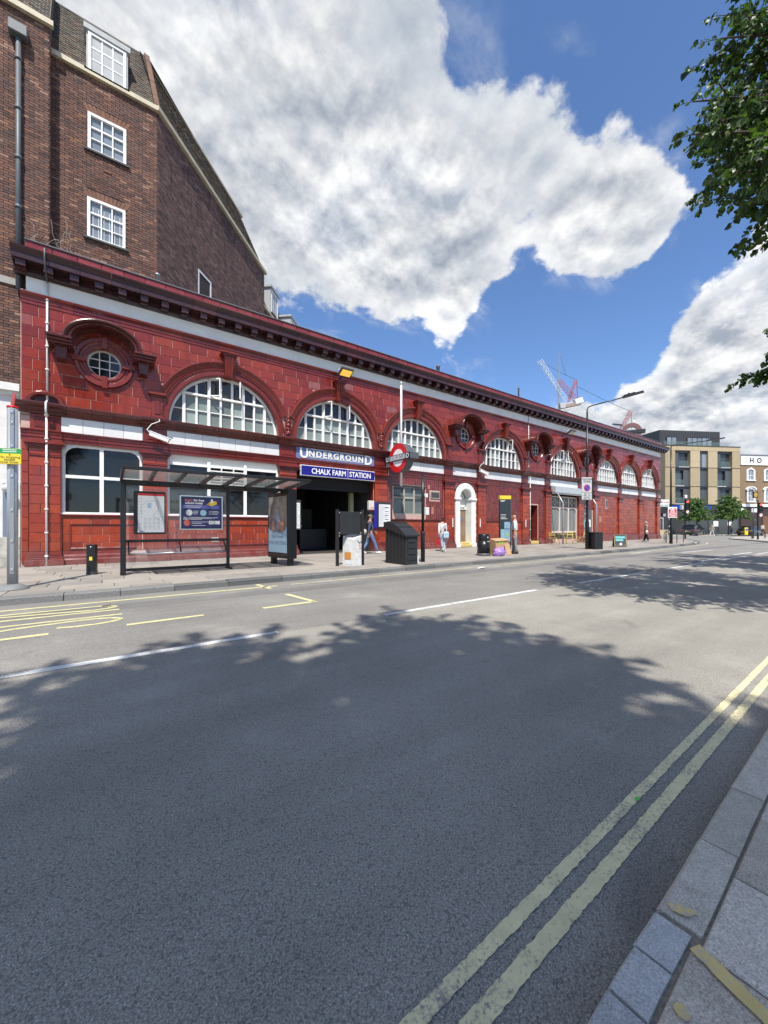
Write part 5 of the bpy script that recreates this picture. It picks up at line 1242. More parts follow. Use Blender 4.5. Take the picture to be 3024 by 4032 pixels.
# bus shelter
sx0, sy0 = .26, -3.93
sh = thing('bus_shelter', 'black-framed glass bus shelter with map panel and poster in front of the red station', 'bus shelter', (sx0, sy0, 0))
L = 2.56; LR = 4.30
for u in (0, L):
    MB().cbox(u - .04, u + .04, -.05, .05, 0, 2.30, .01).build('post', M_BLACK, sh); MB().cbox(u - .06, u + .06, -.30, .10, .0, .025, .008).build('foot', M_BLACK, sh)
MB().cbox(-.06, .06, -.42, -.32, 0, 2.28, .01).build('post', M_BLACK, sh); MB().box(-.012, .012, -.32, -.05, .3, 2.1).build('end_glass', M_GLASS, sh)
m = MB(); m.cbox(-.06, LR, -.06, .08, 2.28, 2.42, .012); m.build('rear_beam', M_BLACK, sh); zf = 2.50
MB().cbox(-.06, LR + .06, -1.86, -1.78, zf - .04, zf + .035, .012).build('front_beam', M_BLACK, sh)
for k in range(8): u = -.03 + (LR + .03) * k / 7; MB().bar((u, .02, 2.40), (u, -1.82, zf), .06, .09).build('rafter', M_DKGREY, sh)
MB().add([(-.04, .06, 2.435), (LR, .06, 2.435), (LR, -1.8, zf + .02), (-.04, -1.8, zf + .02), (-.04, .06, 2.447), (LR, .06, 2.447), (LR, -1.8, zf + .032), (-.04, -1.8, zf + .032)], ((0, 1, 2, 3), (4, 7, 6, 5), (0, 3, 7, 4), (1, 5, 6, 2), (2, 6, 7, 3), (0, 4, 5, 1))).build('roof_glass', pm('roof_glass', (.62, .68, .68), .08, alpha=.45), sh)
MB().box(.05, L - .05, -.006, .006, .10, 2.24).build('back_glass', pm('back_glass', (.8, .85, .84), .03, alpha=.07), sh)
MB().cbox(.03, L - .03, -.03, .03, .06, .13, .008).build('bottom_rail', M_BLACK, sh); MB().cbox(.03, L - .03, -.05, .03, .80, .87, .01).build('back_rail', M_BLACK, sh)
seat = MB(); seat.add([(.14, -.34, .52), (L - .14, -.34, .52), (L - .14, -.12, .60), (.14, -.12, .60), (.14, -.34, .50), (L - .14, -.34, .50), (L - .14, -.12, .58), (.14, -.12, .58)], ((0, 1, 2, 3), (4, 7, 6, 5), (0, 4, 5, 1), (1, 5, 6, 2), (2, 6, 7, 3), (3, 7, 4, 0)))
se = seat.build('perch_seat', pm('perch_clear', (.55, .50, .48), .3, alpha=.35), sh); MB().tube([(.13, -.35, .52), (L - .13, -.35, .52)], .022, 8).build('seat_tube', M_STEEL, se)
for u in (.12, L * .5, L - .12): MB().bar((u, -.02, .82), (u, -.33, .53), .03, .06).build('seat_bracket', M_BLACK, se)
def upx(px): return uat(px, sy0 - .05) - sx0
z0, z1 = zat(2103, sx0 + .7, sy0), zat(1937, sx0 + .7, sy0)
a, b = upx(526), upx(651); mp = MB().cbox(a, b, -.10, -.02, z0, z1, .012).build('map_panel', M_BLACK, sh)
MB().box(a + .09, b - .03, -.106, -.101, z0 + .05, z1 - .06).build('map_sheet', M_PAPER, mp); MB().box(a + .09, b - .03, -.1085, -.1065, z1 - .115, z1 - .06).build('map_header', pm('header_red', (.55, .03, .03), .4), mp)
ln = MB(); random.seed(11)
def sq(x0, x1, q0, q1): ln.box(x0, x1, -.1075, -.1065, q0, q1)
aw_, ah = a + .12, z0 + .08; bw_, bh_ = b - .06, z1 - .14
for r_ in range(9):
    for c_ in range(4): x0 = aw_ + .10 + c_ * .10; sq(x0, x0 + random.uniform(.05, .085), ah + .05 + r_ * .035, ah + .058 + r_ * .035)
p = [(aw_ + .05, bh_ - .45), (aw_ + .05, bh_ - .25), (aw_ + .15, bh_ - .12), (aw_ + .4, bh_ - .1), (aw_ + .42, bh_ - .35), (aw_ + .30, bh_ - .5), (aw_ + .48, bh_ - .62)]
for (p0, q0), (p1, q1) in zip(p[:-1], p[1:]): ln.bar((p0, -.107, q0), (p1, -.107, q1), .001, .008, (0, 1, 0)) if False else ln.bar((p0, -.107, q0), (p1, -.107, q1), .008, .001, (0, 1, 0))
for k in range(9): q = bh_ - .06 - k * .08; sq(aw_, aw_ + random.uniform(.02, .07), q, q + .008); sq(bw_ - .12, bw_ - .12 + random.uniform(.02, .09), q + .01, q + .018)
ln.build('map_print', M_INK, mp, kind='stuff'); MB().box(aw_ + .18, aw_ + .27, -.1072, -.1066, bh_ - .30, bh_ - .16).build('map_inset', pm('inset_blue', (.35, .50, .62), .5), mp); MB().box(aw_, aw_ + .12, -.1072, -.1066, ah - .01, ah + .006).build('map_logo', M_BLUE, mp)
a, b = upx(706), upx(877); z0, z1 = zat(2087, sx0 + 1.9, sy0), zat(1953, sx0 + 1.9, sy0)
ps = MB().cbox(a, b, -.09, -.02, z0, z1, .01).build('poster_frame', M_STEEL, sh); P_ = lambda f: a + (b - a) * f; Q_ = lambda f: z0 + (z1 - z0) * f
MB().box(P_(.035), P_(.965), -.096, -.091, Q_(.04), Q_(.96)).build('poster_border', M_BLACK, ps); MB().box(P_(.06), P_(.94), -.099, -.0965, Q_(.07), Q_(.93)).build('poster_sheet', pm('poster_navy', (.028, .026, .115), .3), ps)
MB().box(P_(.06), P_(.90), -.1005, -.0995, Q_(.62), Q_(.72)).build('poster_band', pm('poster_blue', (.11, .12, .36), .4), ps)
M_ORG = pm('poster_orange', (.62, .13, .09), .4)
t1 = text_mb('Apply', .085, bold=.002, depthv=.0005); t1.build('lettering', M_ORG, ps, (P_(.20), -.1002, Q_(.83))); text('for free', .085, M_ENW, ps, (P_(.43), -.1002, Q_(.83)), bold=.002, depthv=.0005); text('school meals', .085, M_ENW, ps, (P_(.32), -.1002, Q_(.75)), bold=.002, depthv=.0005)
for (fx_, fz, r, mt) in ((.21, .50, .085, M_PAPER), (.53, .50, .085, pm('plate_teal', (.30, .50, .58), .5)), (.165, .21, .085, M_ORG)): MB().disc((P_(fx_), -.1003, Q_(fz)), r, n=20).build('poster_disc', mt, ps)
MB().prism([(P_(.60), Q_(.74)), (P_(.72), Q_(.70)), (P_(.85), Q_(.76)), (P_(.84), Q_(.84)), (P_(.72), Q_(.86)), (P_(.66), Q_(.80))], -.102, -.1, False).build('poster_fruit', pm('fruit_yellow', (.68, .45, .05), .5), ps); MB().prism([(P_(.70), Q_(.80)), (P_(.76), Q_(.80)), (P_(.75), Q_(.90)), (P_(.71), Q_(.90))], -.103, -.1021, False).build('poster_bottle', M_PAPER, ps)
ln = MB()
for f0, f1, q in ((.08, .88, .36), (.08, .80, .33), (.08, .5, .30), (.30, .42, .54), (.30, .41, .50), (.30, .40, .46), (.66, .88, .54), (.66, .9, .50), (.66, .86, .46), (.26, .72, .23), (.26, .5, .19), (.26, .58, .13), (.10, .5, .69), (.10, .46, .65)): ln.box(P_(f0), P_(f1), -.1012, -.1006, Q_(q), Q_(q + .012))
ln.build('poster_text_lines', M_PAPER, ps, kind='stuff'); MB().box(P_(.66), P_(.92), -.1008, -.1001, Q_(.17), Q_(.27)).build('poster_logo_panel', M_PAPER, ps); MB().disc((P_(.70), -.1015, Q_(.22)), .02, n=12).build('poster_logo', M_RED, ps)

# lit advertising display at the end of the shelter
near_, far_ = Vector((4.42, -4.62)), Vector((4.22, -3.30)); dv = (far_ - near_); Lp = dv.length; rz = math.atan2(dv.y, dv.x)
ad = thing('advertising_display', 'tall black advertising display with a pale blue poster at the shelter end', 'advertising display', (near_.x, near_.y, 0), rz)
TH = .28
MB().cbox(0, Lp, -TH, 0, .22, 2.36, .015).build('cabinet', M_BLACK, ad)                      # local +y side carries the poster (faces away from the entrance)
for u in (.15, Lp - .15): MB().cbox(u - .06, u + .06, -TH + .05, -.05, 0, .22, .01).build('leg', M_BLACK, ad)
MB().cbox(.02, Lp - .02, -.002, .012, .30, 2.24, .004).build('bezel', pm('bezel', (.02, .02, .021), .2), ad)
u0, u1, q0, q1 = .10, Lp - .08, .40, 2.16
MB().box(u0, u1, .013, .016, q0, q0 + (q1 - q0) * .46).build('poster_lower', pm('ad_pale_blue', (.40, .60, .70), .3), ad); MB().box(u0, u1, .013, .0155, q0 + (q1 - q0) * .40, q1).build('poster_upper', pm('ad_brown', (.20, .185, .17), .3, var=.7, vscale=3.5), ad)
m = MB(); m.add([(u0 + (u1 - u0) * (.5 + .5 * math.cos(t)), .0165, q0 + (q1 - q0) * (.46 - .10 * math.sin(t))) for t in [PI * k / 12 for k in range(13)]], (tuple(range(13)),)); m.build('poster_scoop', pm('ad_brown', (.2, .2, .2)), ad)
cxm = (u0 + u1) / 2
MB().lathe([(.07, 0), (.085, .25), (.06, .45), (.03, .55), (.035, .62)], 12, (cxm, .017, q0 + (q1 - q0) * .40), True, 1, .05).build('poster_bottle', pm('ad_bottle', (.16, .30, .48), .3), ad)
for k, dx in enumerate((-.28, .26, -.1)): MB().sph((cxm + dx, .017, q0 + (q1 - q0) * (.46 + .02 * k)), .11, .006, .16, 10, 6).build('poster_hand', pm('ad_skin', (.48, .26, .18), .5), ad)
for s, q, sz in (('Very Berry', .33, .17), ('Vital Protein', .26, .15), ('VITAL PROTEINS', .14, .15)):
    t_ = text_mb(s, sz, bold=.003, depthv=.0005); t_.v = [(-a_, -b_, c_) for a_, b_, c_ in t_.v]; t_.build('lettering', pm('ad_ink', (.16, .24, .33), .5), ad, (cxm, .0175, q0 + (q1 - q0) * q))
MB().box(.5, .75, .0125, .0145, 2.27, 2.31).build('maker_plate', M_OFFW, ad)

# notice board on two posts, and the white paper-covered box under it
x0, y0_, _ = G(1328, 2229); x1, y1_, _ = G(1427, 2225); d = Vector((x1 - x0, y1_ - y0_)); Ln = d.length
nb = thing('notice_board', 'blank black notice board on two square black posts before the entrance', 'notice board', (x0, y0_, 0), math.atan2(d.y, d.x))
zt = zat(2006, x0, y0_)
for u in (0, Ln): m = MB().cbox(u - .045, u + .045, -.045, .045, 0, zt, .008); m.build('post', M_BLACK, nb)
for u in (0, Ln):
    for z in (.25, zt - .12, zt - .75, .9): MB().cbox(u + (.045 if u == 0 else -.075), u + (.075 if u == 0 else -.045), -.03, .03, z, z + .05, .004).build('clamp', M_STEEL, nb)
MB().cbox(.07, Ln - .07, -.03, .03, zat(2105, x0, y0_), zat(2014, x0, y0_), .008).build('board', pm('board_black', (.020, .021, .022), .35, var=.3, vscale=3), nb)
c = gp(1392, 2227); wb = thing('paper_dispenser', 'scuffed white dispenser box with stickers and pink scrawl under the black notice board', 'box', (c[0] + .05, c[1] + .1, 0), .25)
hb = zat(2104, *c)
MB().add([(-.22, -.20, 0), (.26, -.20, 0), (.26, .26, 0), (-.22, .26, 0), (-.20, -.19, hb * .82), (.25, -.19, hb), (.25, .25, hb), (-.20, .25, hb * .95)], ((0, 1, 5, 4), (1, 2, 6, 5), (2, 3, 7, 6), (3, 0, 4, 7), (4, 5, 6, 7))).build('body', pm('scuffed_white', (.66, .65, .62), .5, var=.25, vscale=6), wb)
for a_, b_, q0, q1, mt in ((-.225, -.222, .20, .42, pm('sticker_orange', (.60, .25, .05), .5)), (-.225, -.222, .05, .18, M_PAPER)): MB().box(a_, b_, -.12, .16, q0, q1).build('sticker', mt, wb)
m = MB(); m.tube([(-.02, -.205, .78), (.05, -.21, .72), (.16, -.21, .76), (.2, -.21, .66)], .008, 5); m.build('cord', M_BLACK, wb)
m = MB()
for p in ([(.06, .62), (.11, .64), (.08, .58), (.12, .54), (.06, .52)], [(.15, .52), (.16, .62), (.2, .62)], [(.155, .57), (.19, .57)]):
    for (a_, b_), (c_, d_) in zip(p[:-1], p[1:]): m.bar((a_, -.203, b_), (c_, -.203, d_), .012, .004, (0, 1, 0))
m.build('pink_scrawl', pm('scrawl_pink', (.65, .08, .18), .5), wb); MB().cbox(.255, .40, -.1, .05, .18, .34, .01).build('leaflet_tray', pm('leaflet', (.6, .4, .38), .5, var=.5, vscale=20), wb)
# dark storage bin with curved lid
p0 = Vector(gp(1520, 2216)); p1 = Vector(gp(1596, 2226))
bn = thing('storage_bin', 'large dark ribbed plastic storage bin with sloping curved lid at the kerb', 'bin', (p1.x, p1.y, 0), 0)
W_, D_ = .50, 1.06
prof = [(0, 0), (-.02, .92)] + [(D_ * k / 8 - .04, .93 + .42 * math.sin(PI / 2 * min(1, k / 7.0))) for k in range(9)] + [(D_ + .02, 1.2), (D_, 0)]
body = MB(); n = len(prof); body.add([(x_, y_, z_) for x_ in (0, W_) for y_, z_ in [(0, 0), (0, .93), (D_, 1.24), (D_, 0)]], ((0, 1, 2, 3), (7, 6, 5, 4), (0, 4, 5, 1), (1, 5, 6, 2), (2, 6, 7, 3)))
body.build('body', M_RUBBER, bn)
lid = MB(); pr = [(-.06, .90)] + [(-.06 + (D_ + .10) * k / 10, .95 + .42 * math.sin(PI / 2 * min(1, k / 8.0)) ) for k in range(11)] + [(D_ + .05, 1.18)]
k = len(pr); lid.add([(x_, y_, z_) for x_ in (-.05, W_ + .05) for y_, z_ in pr], [(i, i + 1, i + 1 + k, i + k) for i in range(k - 1)] + [tuple(range(k)), tuple(reversed(range(k, 2 * k)))], False); lid.build('lid', M_RUBBER, bn)
for q in (.3, .58, .86): MB().bar((-.03, D_ * q, 1.0 + .37 * math.sin(PI / 2 * min(1, q * 1.2))), (W_ + .03, D_ * q, 1.0 + .37 * math.sin(PI / 2 * min(1, q * 1.2))), .05, .04).build('lid_rib', M_RUBBER, bn)
for k in range(6): y_ = .09 + k * .18; MB().box(-.02, 0, y_ - .035, y_ + .035, .03, .9 + y_ * .25).build('side_rib', M_RUBBER, bn)
for k in range(4): z_ = .14 + k * .19; MB().cbox(.1, W_ - .1, -.02, 0, z_, z_ + .13, .008).build('front_louvre', M_RUBBER, bn)
MB().cbox(W_ + .01, W_ + .05, .0, .03, .02, .25, .005).build('white_tag', M_PAPER, bn)
# black pole with boxes
x, y, _ = G(1665, 2212); po = thing('black_pole', 'black signal pole with white boxes beside the dark storage bin', 'pole', (x, y, 0))
zt = zat(1862, x, y); MB().lathe([(.075, 0), (.075, 1.02), (.055, 1.05)], 12).build('sleeve', M_BLACK, po); MB().lathe([(.05, 1.0), (.048, zt)], 12).build('shaft', M_BLACK, po)
z = zat(1998, x, y); MB().cbox(.04, .19, -.12, .0, z - .26, z - .0, .01).build('box', M_OFFW, po); z = zat(1955, x, y); MB().cbox(.06, .17, -.08, .03, z - .03, z + .10, .01).build('box', M_OFFW, po); MB().bar((-.08, 0, z - .1), (.1, 0, z + .02), .05).build('clamp', M_BLACK, po)
# litter bin
x, y, _ = G(1904, 2187); lb = thing('litter_bin', 'black tapered round litter bin with open mouth and white mark', 'litter bin', (x, y, 0), .2); zt = zat(2101, x, y); hh = zt
MB().lathe([(.29, .0), (.29, .06), (.275, .10)], 22).build('base', pm('bin_base', (.10, .10, .10), .4), lb); MB().lathe([(.27, .10), (.235, hh - .28)], 22).build('body', M_BLACK, lb)
MB().lathe([(.24, hh - .28), (.245, hh - .26), (.235, hh - .05), (.20, hh - .01), (.0, hh)], 22).build('hood', M_BLACK, lb); m = MB(); m.obox((.13, -.185, hh - .15), (.82, .57, 0), (-.57, .82, 0), (0, 0, 1), .12, .03, .07); m.build('mouth', M_DARKIN, lb)
MB().sph((-.06, -.232, hh - .16), .035, .012, .035, 8, 5).build('emblem', M_OFFW, lb); MB().box(-.14, .02, -.252, -.247, hh - .34, hh - .31).build('lettering_strip', M_OFFW, lb)
# purple sack
x, y, _ = G(1953, 2186); m = MB(); m.sph((0, 0, 0), 1, 1, 1, 26, 18); random.seed(5)
from mathutils import noise as MN
vv = []
for (a_, b_, c_) in m.v:
    k = 1 + .30 * MN.noise(Vector((a_, b_, c_)) * 1.9) + .20 * MN.noise(Vector((a_, b_, c_)) * 4.5); k *= (1 - .35 * max(0, c_ - .6)); vv.append((a_ * k * .27, b_ * k * .21, max(c_, -.62) * k * .24 + .15))
m.v = vv; sk = m.build('bin_bag', pm('purple_plastic', (.33, .19, .50), .22, spec=.6, var=.6, vscale=9, bump=.5, bscale=16), None, (x - .28, y - .38, 0)); tag(sk, 'full translucent purple bin bag slumped against the cardboard', 'bin bag')
# cardboard
x, y, _ = G(1976, 2189); cb = thing('cardboard_box', 'torn brown cardboard box with green tape dumped by the litter bin', 'box', (x + .30, y + .42, 0), -.18)
M_CARD = pm('cardboard', (.44, .28, .15), .8, var=.15, vscale=5)
MB().cbox(-.30, .42, -.2, .25, 0, .62, .008).build('carton', M_CARD, cb); MB().obox((.06, -.02, .66), (1, 0, .04), (0, 1, .2), (-.04, -.2, 1), .36, .22, .008).build('flap', M_CARD, cb); MB().obox((.3, -.26, .25), (.98, .1, 0), (0, .3, 1), (.1, -1, .3), .16, .24, .01).build('flap', M_CARD, cb)
MB().box(-.15, .1, -.204, -.2005, .5, .62).build('green_tape', pm('green_tape', (.32, .50, .06), .4), cb); MB().obox((.22, -.3, .1), (1, 0, 0), (0, .2, 1), (0, -1, .2), .1, .1, .006).build('white_flap', M_PAPER, cb)
# wayfinding monolith
x, y, _ = G(1988, 2183); mo = thing('map_monolith', 'slim dark wayfinding monolith with yellow top and city map', 'map monolith', (x, y, 0), -.55); zt = zat(1952, x, y)
MB().cbox(-.25, .25, -.06, .06, 0, zt - .16, .008).build('panel', pm('monolith_navy', (.018, .024, .032), .15, spec=.6), mo); MB().cbox(-.255, .255, -.065, .065, zt - .16, zt, .008).build('header', M_YELP, mo); MB().box(.251, .262, -.05, .05, .02, zt - .02).build('edge_strip', pm('mono_grey', (.12, .14, .16), .4), mo)
MB().box(-.21, .21, -.063, -.0605, .55, 1.10).build('street_map', pm('map_blue', (.20, .33, .42), .4, var=.35, vscale=9), mo); MB().box(-.05, .21, -.063, -.0605, 1.13, 1.42).build('area_map', pm('map_blue', (.2, .3, .4)), mo); MB().sph((.1, -.062, .85), .07, .004, .1, 8, 5).build('map_park', pm('map_green', (.25, .40, .12), .5), mo)
m = MB()
for q, w in ((zt - .22, .2), (zt - .26, .16), (1.72, .24), (1.62, .22), (1.55, .3)): m.box(-.21, -.21 + w, -.0625, -.0605, q, q + .02)
m.build('map_text', M_OFFW, mo, kind='stuff'); text('i', .14, INK, mo, (-.19, -.066, zt - .135), depthv=.001)

# lamp posts, parking sign, dark cabinet, A-board
def lamp_post(x, y, zt, ang, reach, label, r=.07, head=True):
    t = thing('street_lamp', label, 'street lamp', (x, y, 0), ang)
    MB().lathe([(r * 1.5, 0), (r * 1.45, 1.45), (r * 1.05, 1.55), (r * .8, zt * .55), (r * .62, zt - .3)], 12).build('column', M_BLACK, t)
    MB().tube([(0, 0, zt - .35), (0, 0, zt - .18), (.06, 0, zt - .06), (.25, 0, zt - .01), (reach, 0, zt + .10)], [r * .45] * 5, 8).build('arm', M_BLACK, t)
    m = MB(); c = Vector((reach + .42, 0, zt + .15)); m.obox(c, (.99, 0, .1), (0, 1, 0), (-.1, 0, .99), .46, .13, .03); m.obox(c + Vector((-.14, 0, .035)), (.99, 0, .1), (0, 1, 0), (-.1, 0, .99), .26, .1, .035); m.build('lantern', M_DKGREY, t); MB().cbox(reach + .2, reach + .27, -.04, .04, zt + .2, zt + .28, .01).build('sensor', M_BLACK, t)
    return t
x, y, _ = G(2312, 2162); l1 = lamp_post(x, y, zat(1600, x, y), R_(-78), 1.7, 'black street lamp carrying the parking zone sign outside the cafe')
for z, w in ((1.3, .05), (1.62, .04), (1.9, .06), (2.3, .05), (.9, .05), (2.6, .04)): MB().cbox(-.115, -.06, -.03, .03, z, z + w, .004).build('sticker', M_PAPER, l1)
wS = .62; z0, z1 = zat(1969, x, y), zat(1881, x, y); fr_ = math.atan2(RT[1], RT[0])
ps = thing('parking_zone_sign', 'white controlled parking zone sign with blue no-parking roundel on the cafe lamp post', 'sign', (x, y, 0), fr_ + .15)
MB().cbox(-.43, .17, -.16, -.13, z0, z1, .01).build('plate', pm('worn_sign_white', (.50, .50, .50), .5, var=.1), ps); MB().box(.14, .26, -.16, .08, z0 + .05, z1 - .03).build('backing_box', M_BLACK, ps)
MB().box(-.43, .17, -.1635, -.1605, z0 + .38, z0 + .395).build('divider', INK, ps); zc = z0 + .64
MB().disc((-.13, -.1635, zc), .19, n=24).build('roundel_rim', M_RED, ps); MB().disc((-.13, -.165, zc), .155, n=24).build('roundel_face', pm('sign_blue', (.02, .06, .36), .4), ps); MB().bar((-.24, -.166, zc + .11), (-.02, -.166, zc - .11), .03, .002, (0, 1, 0)).build('roundel_bar', M_RED, ps)
for s, q, sz in (('Controlled', z1 - .13, .125), ('ZONE', z1 - .28, .155), ('Mon - Fri', z0 + .29, .085), ('8.30am - 11pm', z0 + .20, .075), ('Sat & Sun', z0 + .11, .08), ('9.30am - 11pm', z0 + .03, .075)): text(s, sz, INK, ps, (-.13, -.1625, q), bold=.002, depthv=.0008)
x, y, _ = G(2356, 2163); sqb = thing('square_bin', 'plain black square litter bin beside the cafe lamp post', 'litter bin', (x + .1, y + .25, 0), -.25); zt = zat(2095, x, y)
MB().cbox(-.30, .30, -.28, .28, 0, zt - .04, .015).build('body', M_BLACK, sqb); MB().cbox(-.32, .32, -.30, .30, zt - .04, zt, .012).build('top', M_DKGREY, sqb); MB().box(.301, .304, -.2, .2, .1, zt - .15).build('door_panel', M_DKGREY, sqb)
x, y, _ = G(2447, 2154); ab = thing('sandwich_board', 'black sandwich board with turquoise lettering and yellow trim', 'sandwich board', (x, y + .1, 0), R_(-55)); zt = zat(2103, x, y); M_TQ = pm('turquoise', (.10, .42, .42), .5); M_CHK = pm('chalkboard', (.012, .022, .022), .5)
for s, nm in ((-1, 'front_leaf'), (1, 'rear_leaf')):
    m = MB(); yb, yt = s * .30, s * .04
    m.add([(-.33, yb, .02), (.33, yb, .02), (.33, yt, zt), (-.33, yt, zt), (-.33, yb - s * .03, .02), (.33, yb - s * .03, .02), (.33, yt - s * .03, zt), (-.33, yt - s * .03, zt)], ((0, 1, 2, 3), (4, 7, 6, 5), (0, 3, 7, 4), (1, 5, 6, 2), (2, 6, 7, 3), (0, 4, 5, 1)))
    lf = m.build(nm, pm('board_frame', (.06, .05, .035), .5), ab)
    if s < 0:
        q = lambda x_, f, e=.004: (x_, yb + (yt - yb) * f - e, .02 + (zt - .02) * f)
        MB().add([q(-.28, .2), q(.28, .2), q(.28, .92), q(-.28, .92)], ((0, 1, 2, 3),)).build('chalkboard', M_CHK, lf)
        for f0, f1, w in ((.66, .82, .5), (.46, .60, .40)): MB().add([q(-.25, f0, .007), q(-.25 + w, f0, .007), q(-.25 + w, f1, .007), q(-.25, f1, .007)], ((0, 1, 2, 3),)).build('turquoise_strip', M_TQ, lf)
        MB().sph(q(0, .20, .012), .08, .012, .09, 10, 6).build('white_disc', M_PAPER, lf)
        m = MB()
        for a_, b_ in (((-.31, .05), (-.31, .97)), ((.31, .05), (.31, .97)), ((-.31, .97), (.31, .97))): m.bar(q(a_[0], a_[1], .006), q(b_[0], b_[1], .006), .012, .006)
        m.build('trim', pm('trim_yellow', (.5, .42, .12), .5), lf)
# second lamp post with road sign
x, y, _ = G(2642, 2141); l2 = lamp_post(x, y, zat(1752, x, y), R_(-62), 2.1, 'black street lamp behind the red road-layout sign')
for z, w in ((1.2, .1), (1.7, .15), (2.2, .1), (.8, .1)): MB().cbox(-.12, -.07, -.05, .05, z, z + w, .004).build('sticker', M_PAPER, l2)
rs = thing('road_layout_sign', 'red and white new road layout ahead sign on the lamp post', 'sign', (x, y, 0), fr_ + .1); z0, z1 = zat(2039, x, y), zat(1997, x, y)
MB().cbox(-.36, .34, -.15, -.12, z0, z1, .01).build('plate', M_ENW, rs); MB().box(-.32, .30, -.1535, -.1505, z0 + .05, z1 - .15).build('red_panel', pm('sign_crimson', (.50, .012, .03), .4), rs)
for k, s in enumerate(('NEW', 'ROAD', 'LAYOUT', 'AHEAD')): text(s, .145, M_ENW, rs, (-.01, -.155, z1 - .27 - k * .135), bold=.003, depthv=.0008)
MB().box(-.25, -.05, -.153, -.1505, z1 - .11, z1 - .06).build('council_logo', pm('logo_blue', (.1, .16, .35), .5), rs); MB().box(.1, .28, -.153, -.1505, z1 - .12, z1 - .05).build('second_logo', M_RED, rs)
MB().cbox(-.62, -.40, -.02, .0, z0 + .1, z0 + .3, .005).build('side_plate', M_GREY, rs)
def signal(x, y, zt, ang, label, top):
    t = thing('traffic_light', label, 'traffic light', (x, y, 0), ang)
    MB().lathe([(.06, 0), (.057, zt)], 10).build('pole', M_BLACK, t); hd = MB().cbox(-.16, .16, -.30, -.06, zt - 1.28, zt - .28, .03).build('signal_head', M_BLACK, t)
    for k, (nm, c, e) in enumerate((('red_lens', (.8, .02, .015), 3.0), ('amber_lens', (.06, .04, .01), 0), ('green_lens', (.01, .05, .03), 0))):
        zc = zt - .45 - k * .32; MB().sph((0, -.30, zc), .115, .03, .115, 14, 8).build(nm, pm(nm, c, .3, emit=(1, .06, .03) if e else None, es=e), hd)
        m = MB(); m.arc([(.125, -.42), (.14, -.42), (.14, -.29), (.125, -.29)], 0, zc, .1, PI - .1, 12); m.build('hood', M_BLACK, hd)
    MB().disc((0, -.30, zt - 1.48), .17, n=20).build('ban_sign_rim', M_RED, t); MB().disc((0, -.303, zt - 1.48), .14, n=20).build('ban_sign_face', M_ENW, t); m = MB(); m.bar((-.1, -.305, zt - 1.38), (.1, -.305, zt - 1.58), .025, .002, (0, 1, 0)); m.bar((.05, -.305, zt - 1.56), (.05, -.305, zt - 1.45), .03, .002, (0, 1, 0)); m.bar((.05, -.305, zt - 1.44), (-.07, -.305, zt - 1.44), .03, .002, (0, 1, 0)); m.build('ban_sign_arrow', INK, t)
    if top: MB().cbox(-.13, .13, -.12, .1, zt - .1, zt + .22, .02).build('detector', M_OFFW, t)
    MB().lathe([(.075, 0), (.075, .9)], 10).build('sleeve', M_BLACK, t); return t
x, y, _ = G(2698, 2122); signal(x, y, zat(1958, x, y), fr_ + .05, 'traffic light showing red on the station corner pavement', True)
x, y, _ = G(2984, 2124); tl = signal(x, y, zat(1968, x, y), fr_ + .05, 'traffic light showing red on the traffic island before the pub', False)
x, y, _ = G(2966, 2120); p = thing('island_post', 'thin dark post beside the traffic island signal', 'post', (x, y, 0)); MB().lathe([(.05, 0), (.045, zat(1996, x, y))], 8).build('shaft', M_DKGREY, p); MB().cbox(-.08, .08, -.06, .06, 1.0, 1.3, .02).build('push_button_box', M_BLACK, p)
# bicycle and cycle stands near the corner
def hoop_stand(loc, rot, label):
    t = thing('cycle_stand', label, 'cycle stand', loc, rot, 'hoop cycle stands by the station corner'); MB().tube([(-.35, 0, 0), (-.35, 0, .62), (-.30, 0, .74), (-.2, 0, .78), (.2, 0, .78), (.30, 0, .74), (.35, 0, .62), (.35, 0, 0)], .025, 8).build('hoop', M_BLACK, t); return t
hs_ = hoop_stand(G(2652, 2138), .9, 'black hoop cycle stand on the corner pavement'); hs_['group'] = 'hoop cycle stands by the station corner'
dup(hs_, G(2678, 2135), .9, 'black hoop cycle stand beside the corner traffic light'); dup(hs_, G(2626, 2131), .9, 'black hoop cycle stand against the far end of the station front'); dup(hs_, G(2960, 2122), .3, 'black hoop rail on the traffic island beside the thin dark post'); dup(hs_, G(3012, 2120), .3, 'black hoop rail on the traffic island beyond its signal')
bx_, by_, _ = G(2640, 2137); bk = thing('bicycle', 'dark bicycle leaning at the lamp post with the road sign', 'bicycle', (bx_ + .5, by_ + .45, 0), R_(20))
for xx in (-.5, .5):
    m = MB(); m.arc([(.31, -.018), (.345, -.018), (.345, .018), (.31, .018), (.31, -.018)], xx, .345, 0, 2 * PI, 24, False); wl = m.build('wheel', M_RUBBER, bk); s_ = MB()
    for k in range(10): t = PI * k / 10; s_.bar((xx - .31 * math.cos(t), 0, .345 - .31 * math.sin(t)), (xx + .31 * math.cos(t), 0, .345 + .31 * math.sin(t)), .004)
    s_.build('spokes', M_STEEL, wl, kind='stuff')
m = MB()
for a_, b_ in (((-.5, 0, .345), (-.08, 0, .32)), ((-.08, 0, .32), (-.2, 0, .82)), ((-.5, 0, .345), (-.18, 0, .76)), ((-.18, 0, .76), (.36, 0, .80)), ((-.08, 0, .32), (.38, 0, .72)), ((.35, 0, .85), (.5, 0, .345))): m.tube([a_, b_], .018, 6)
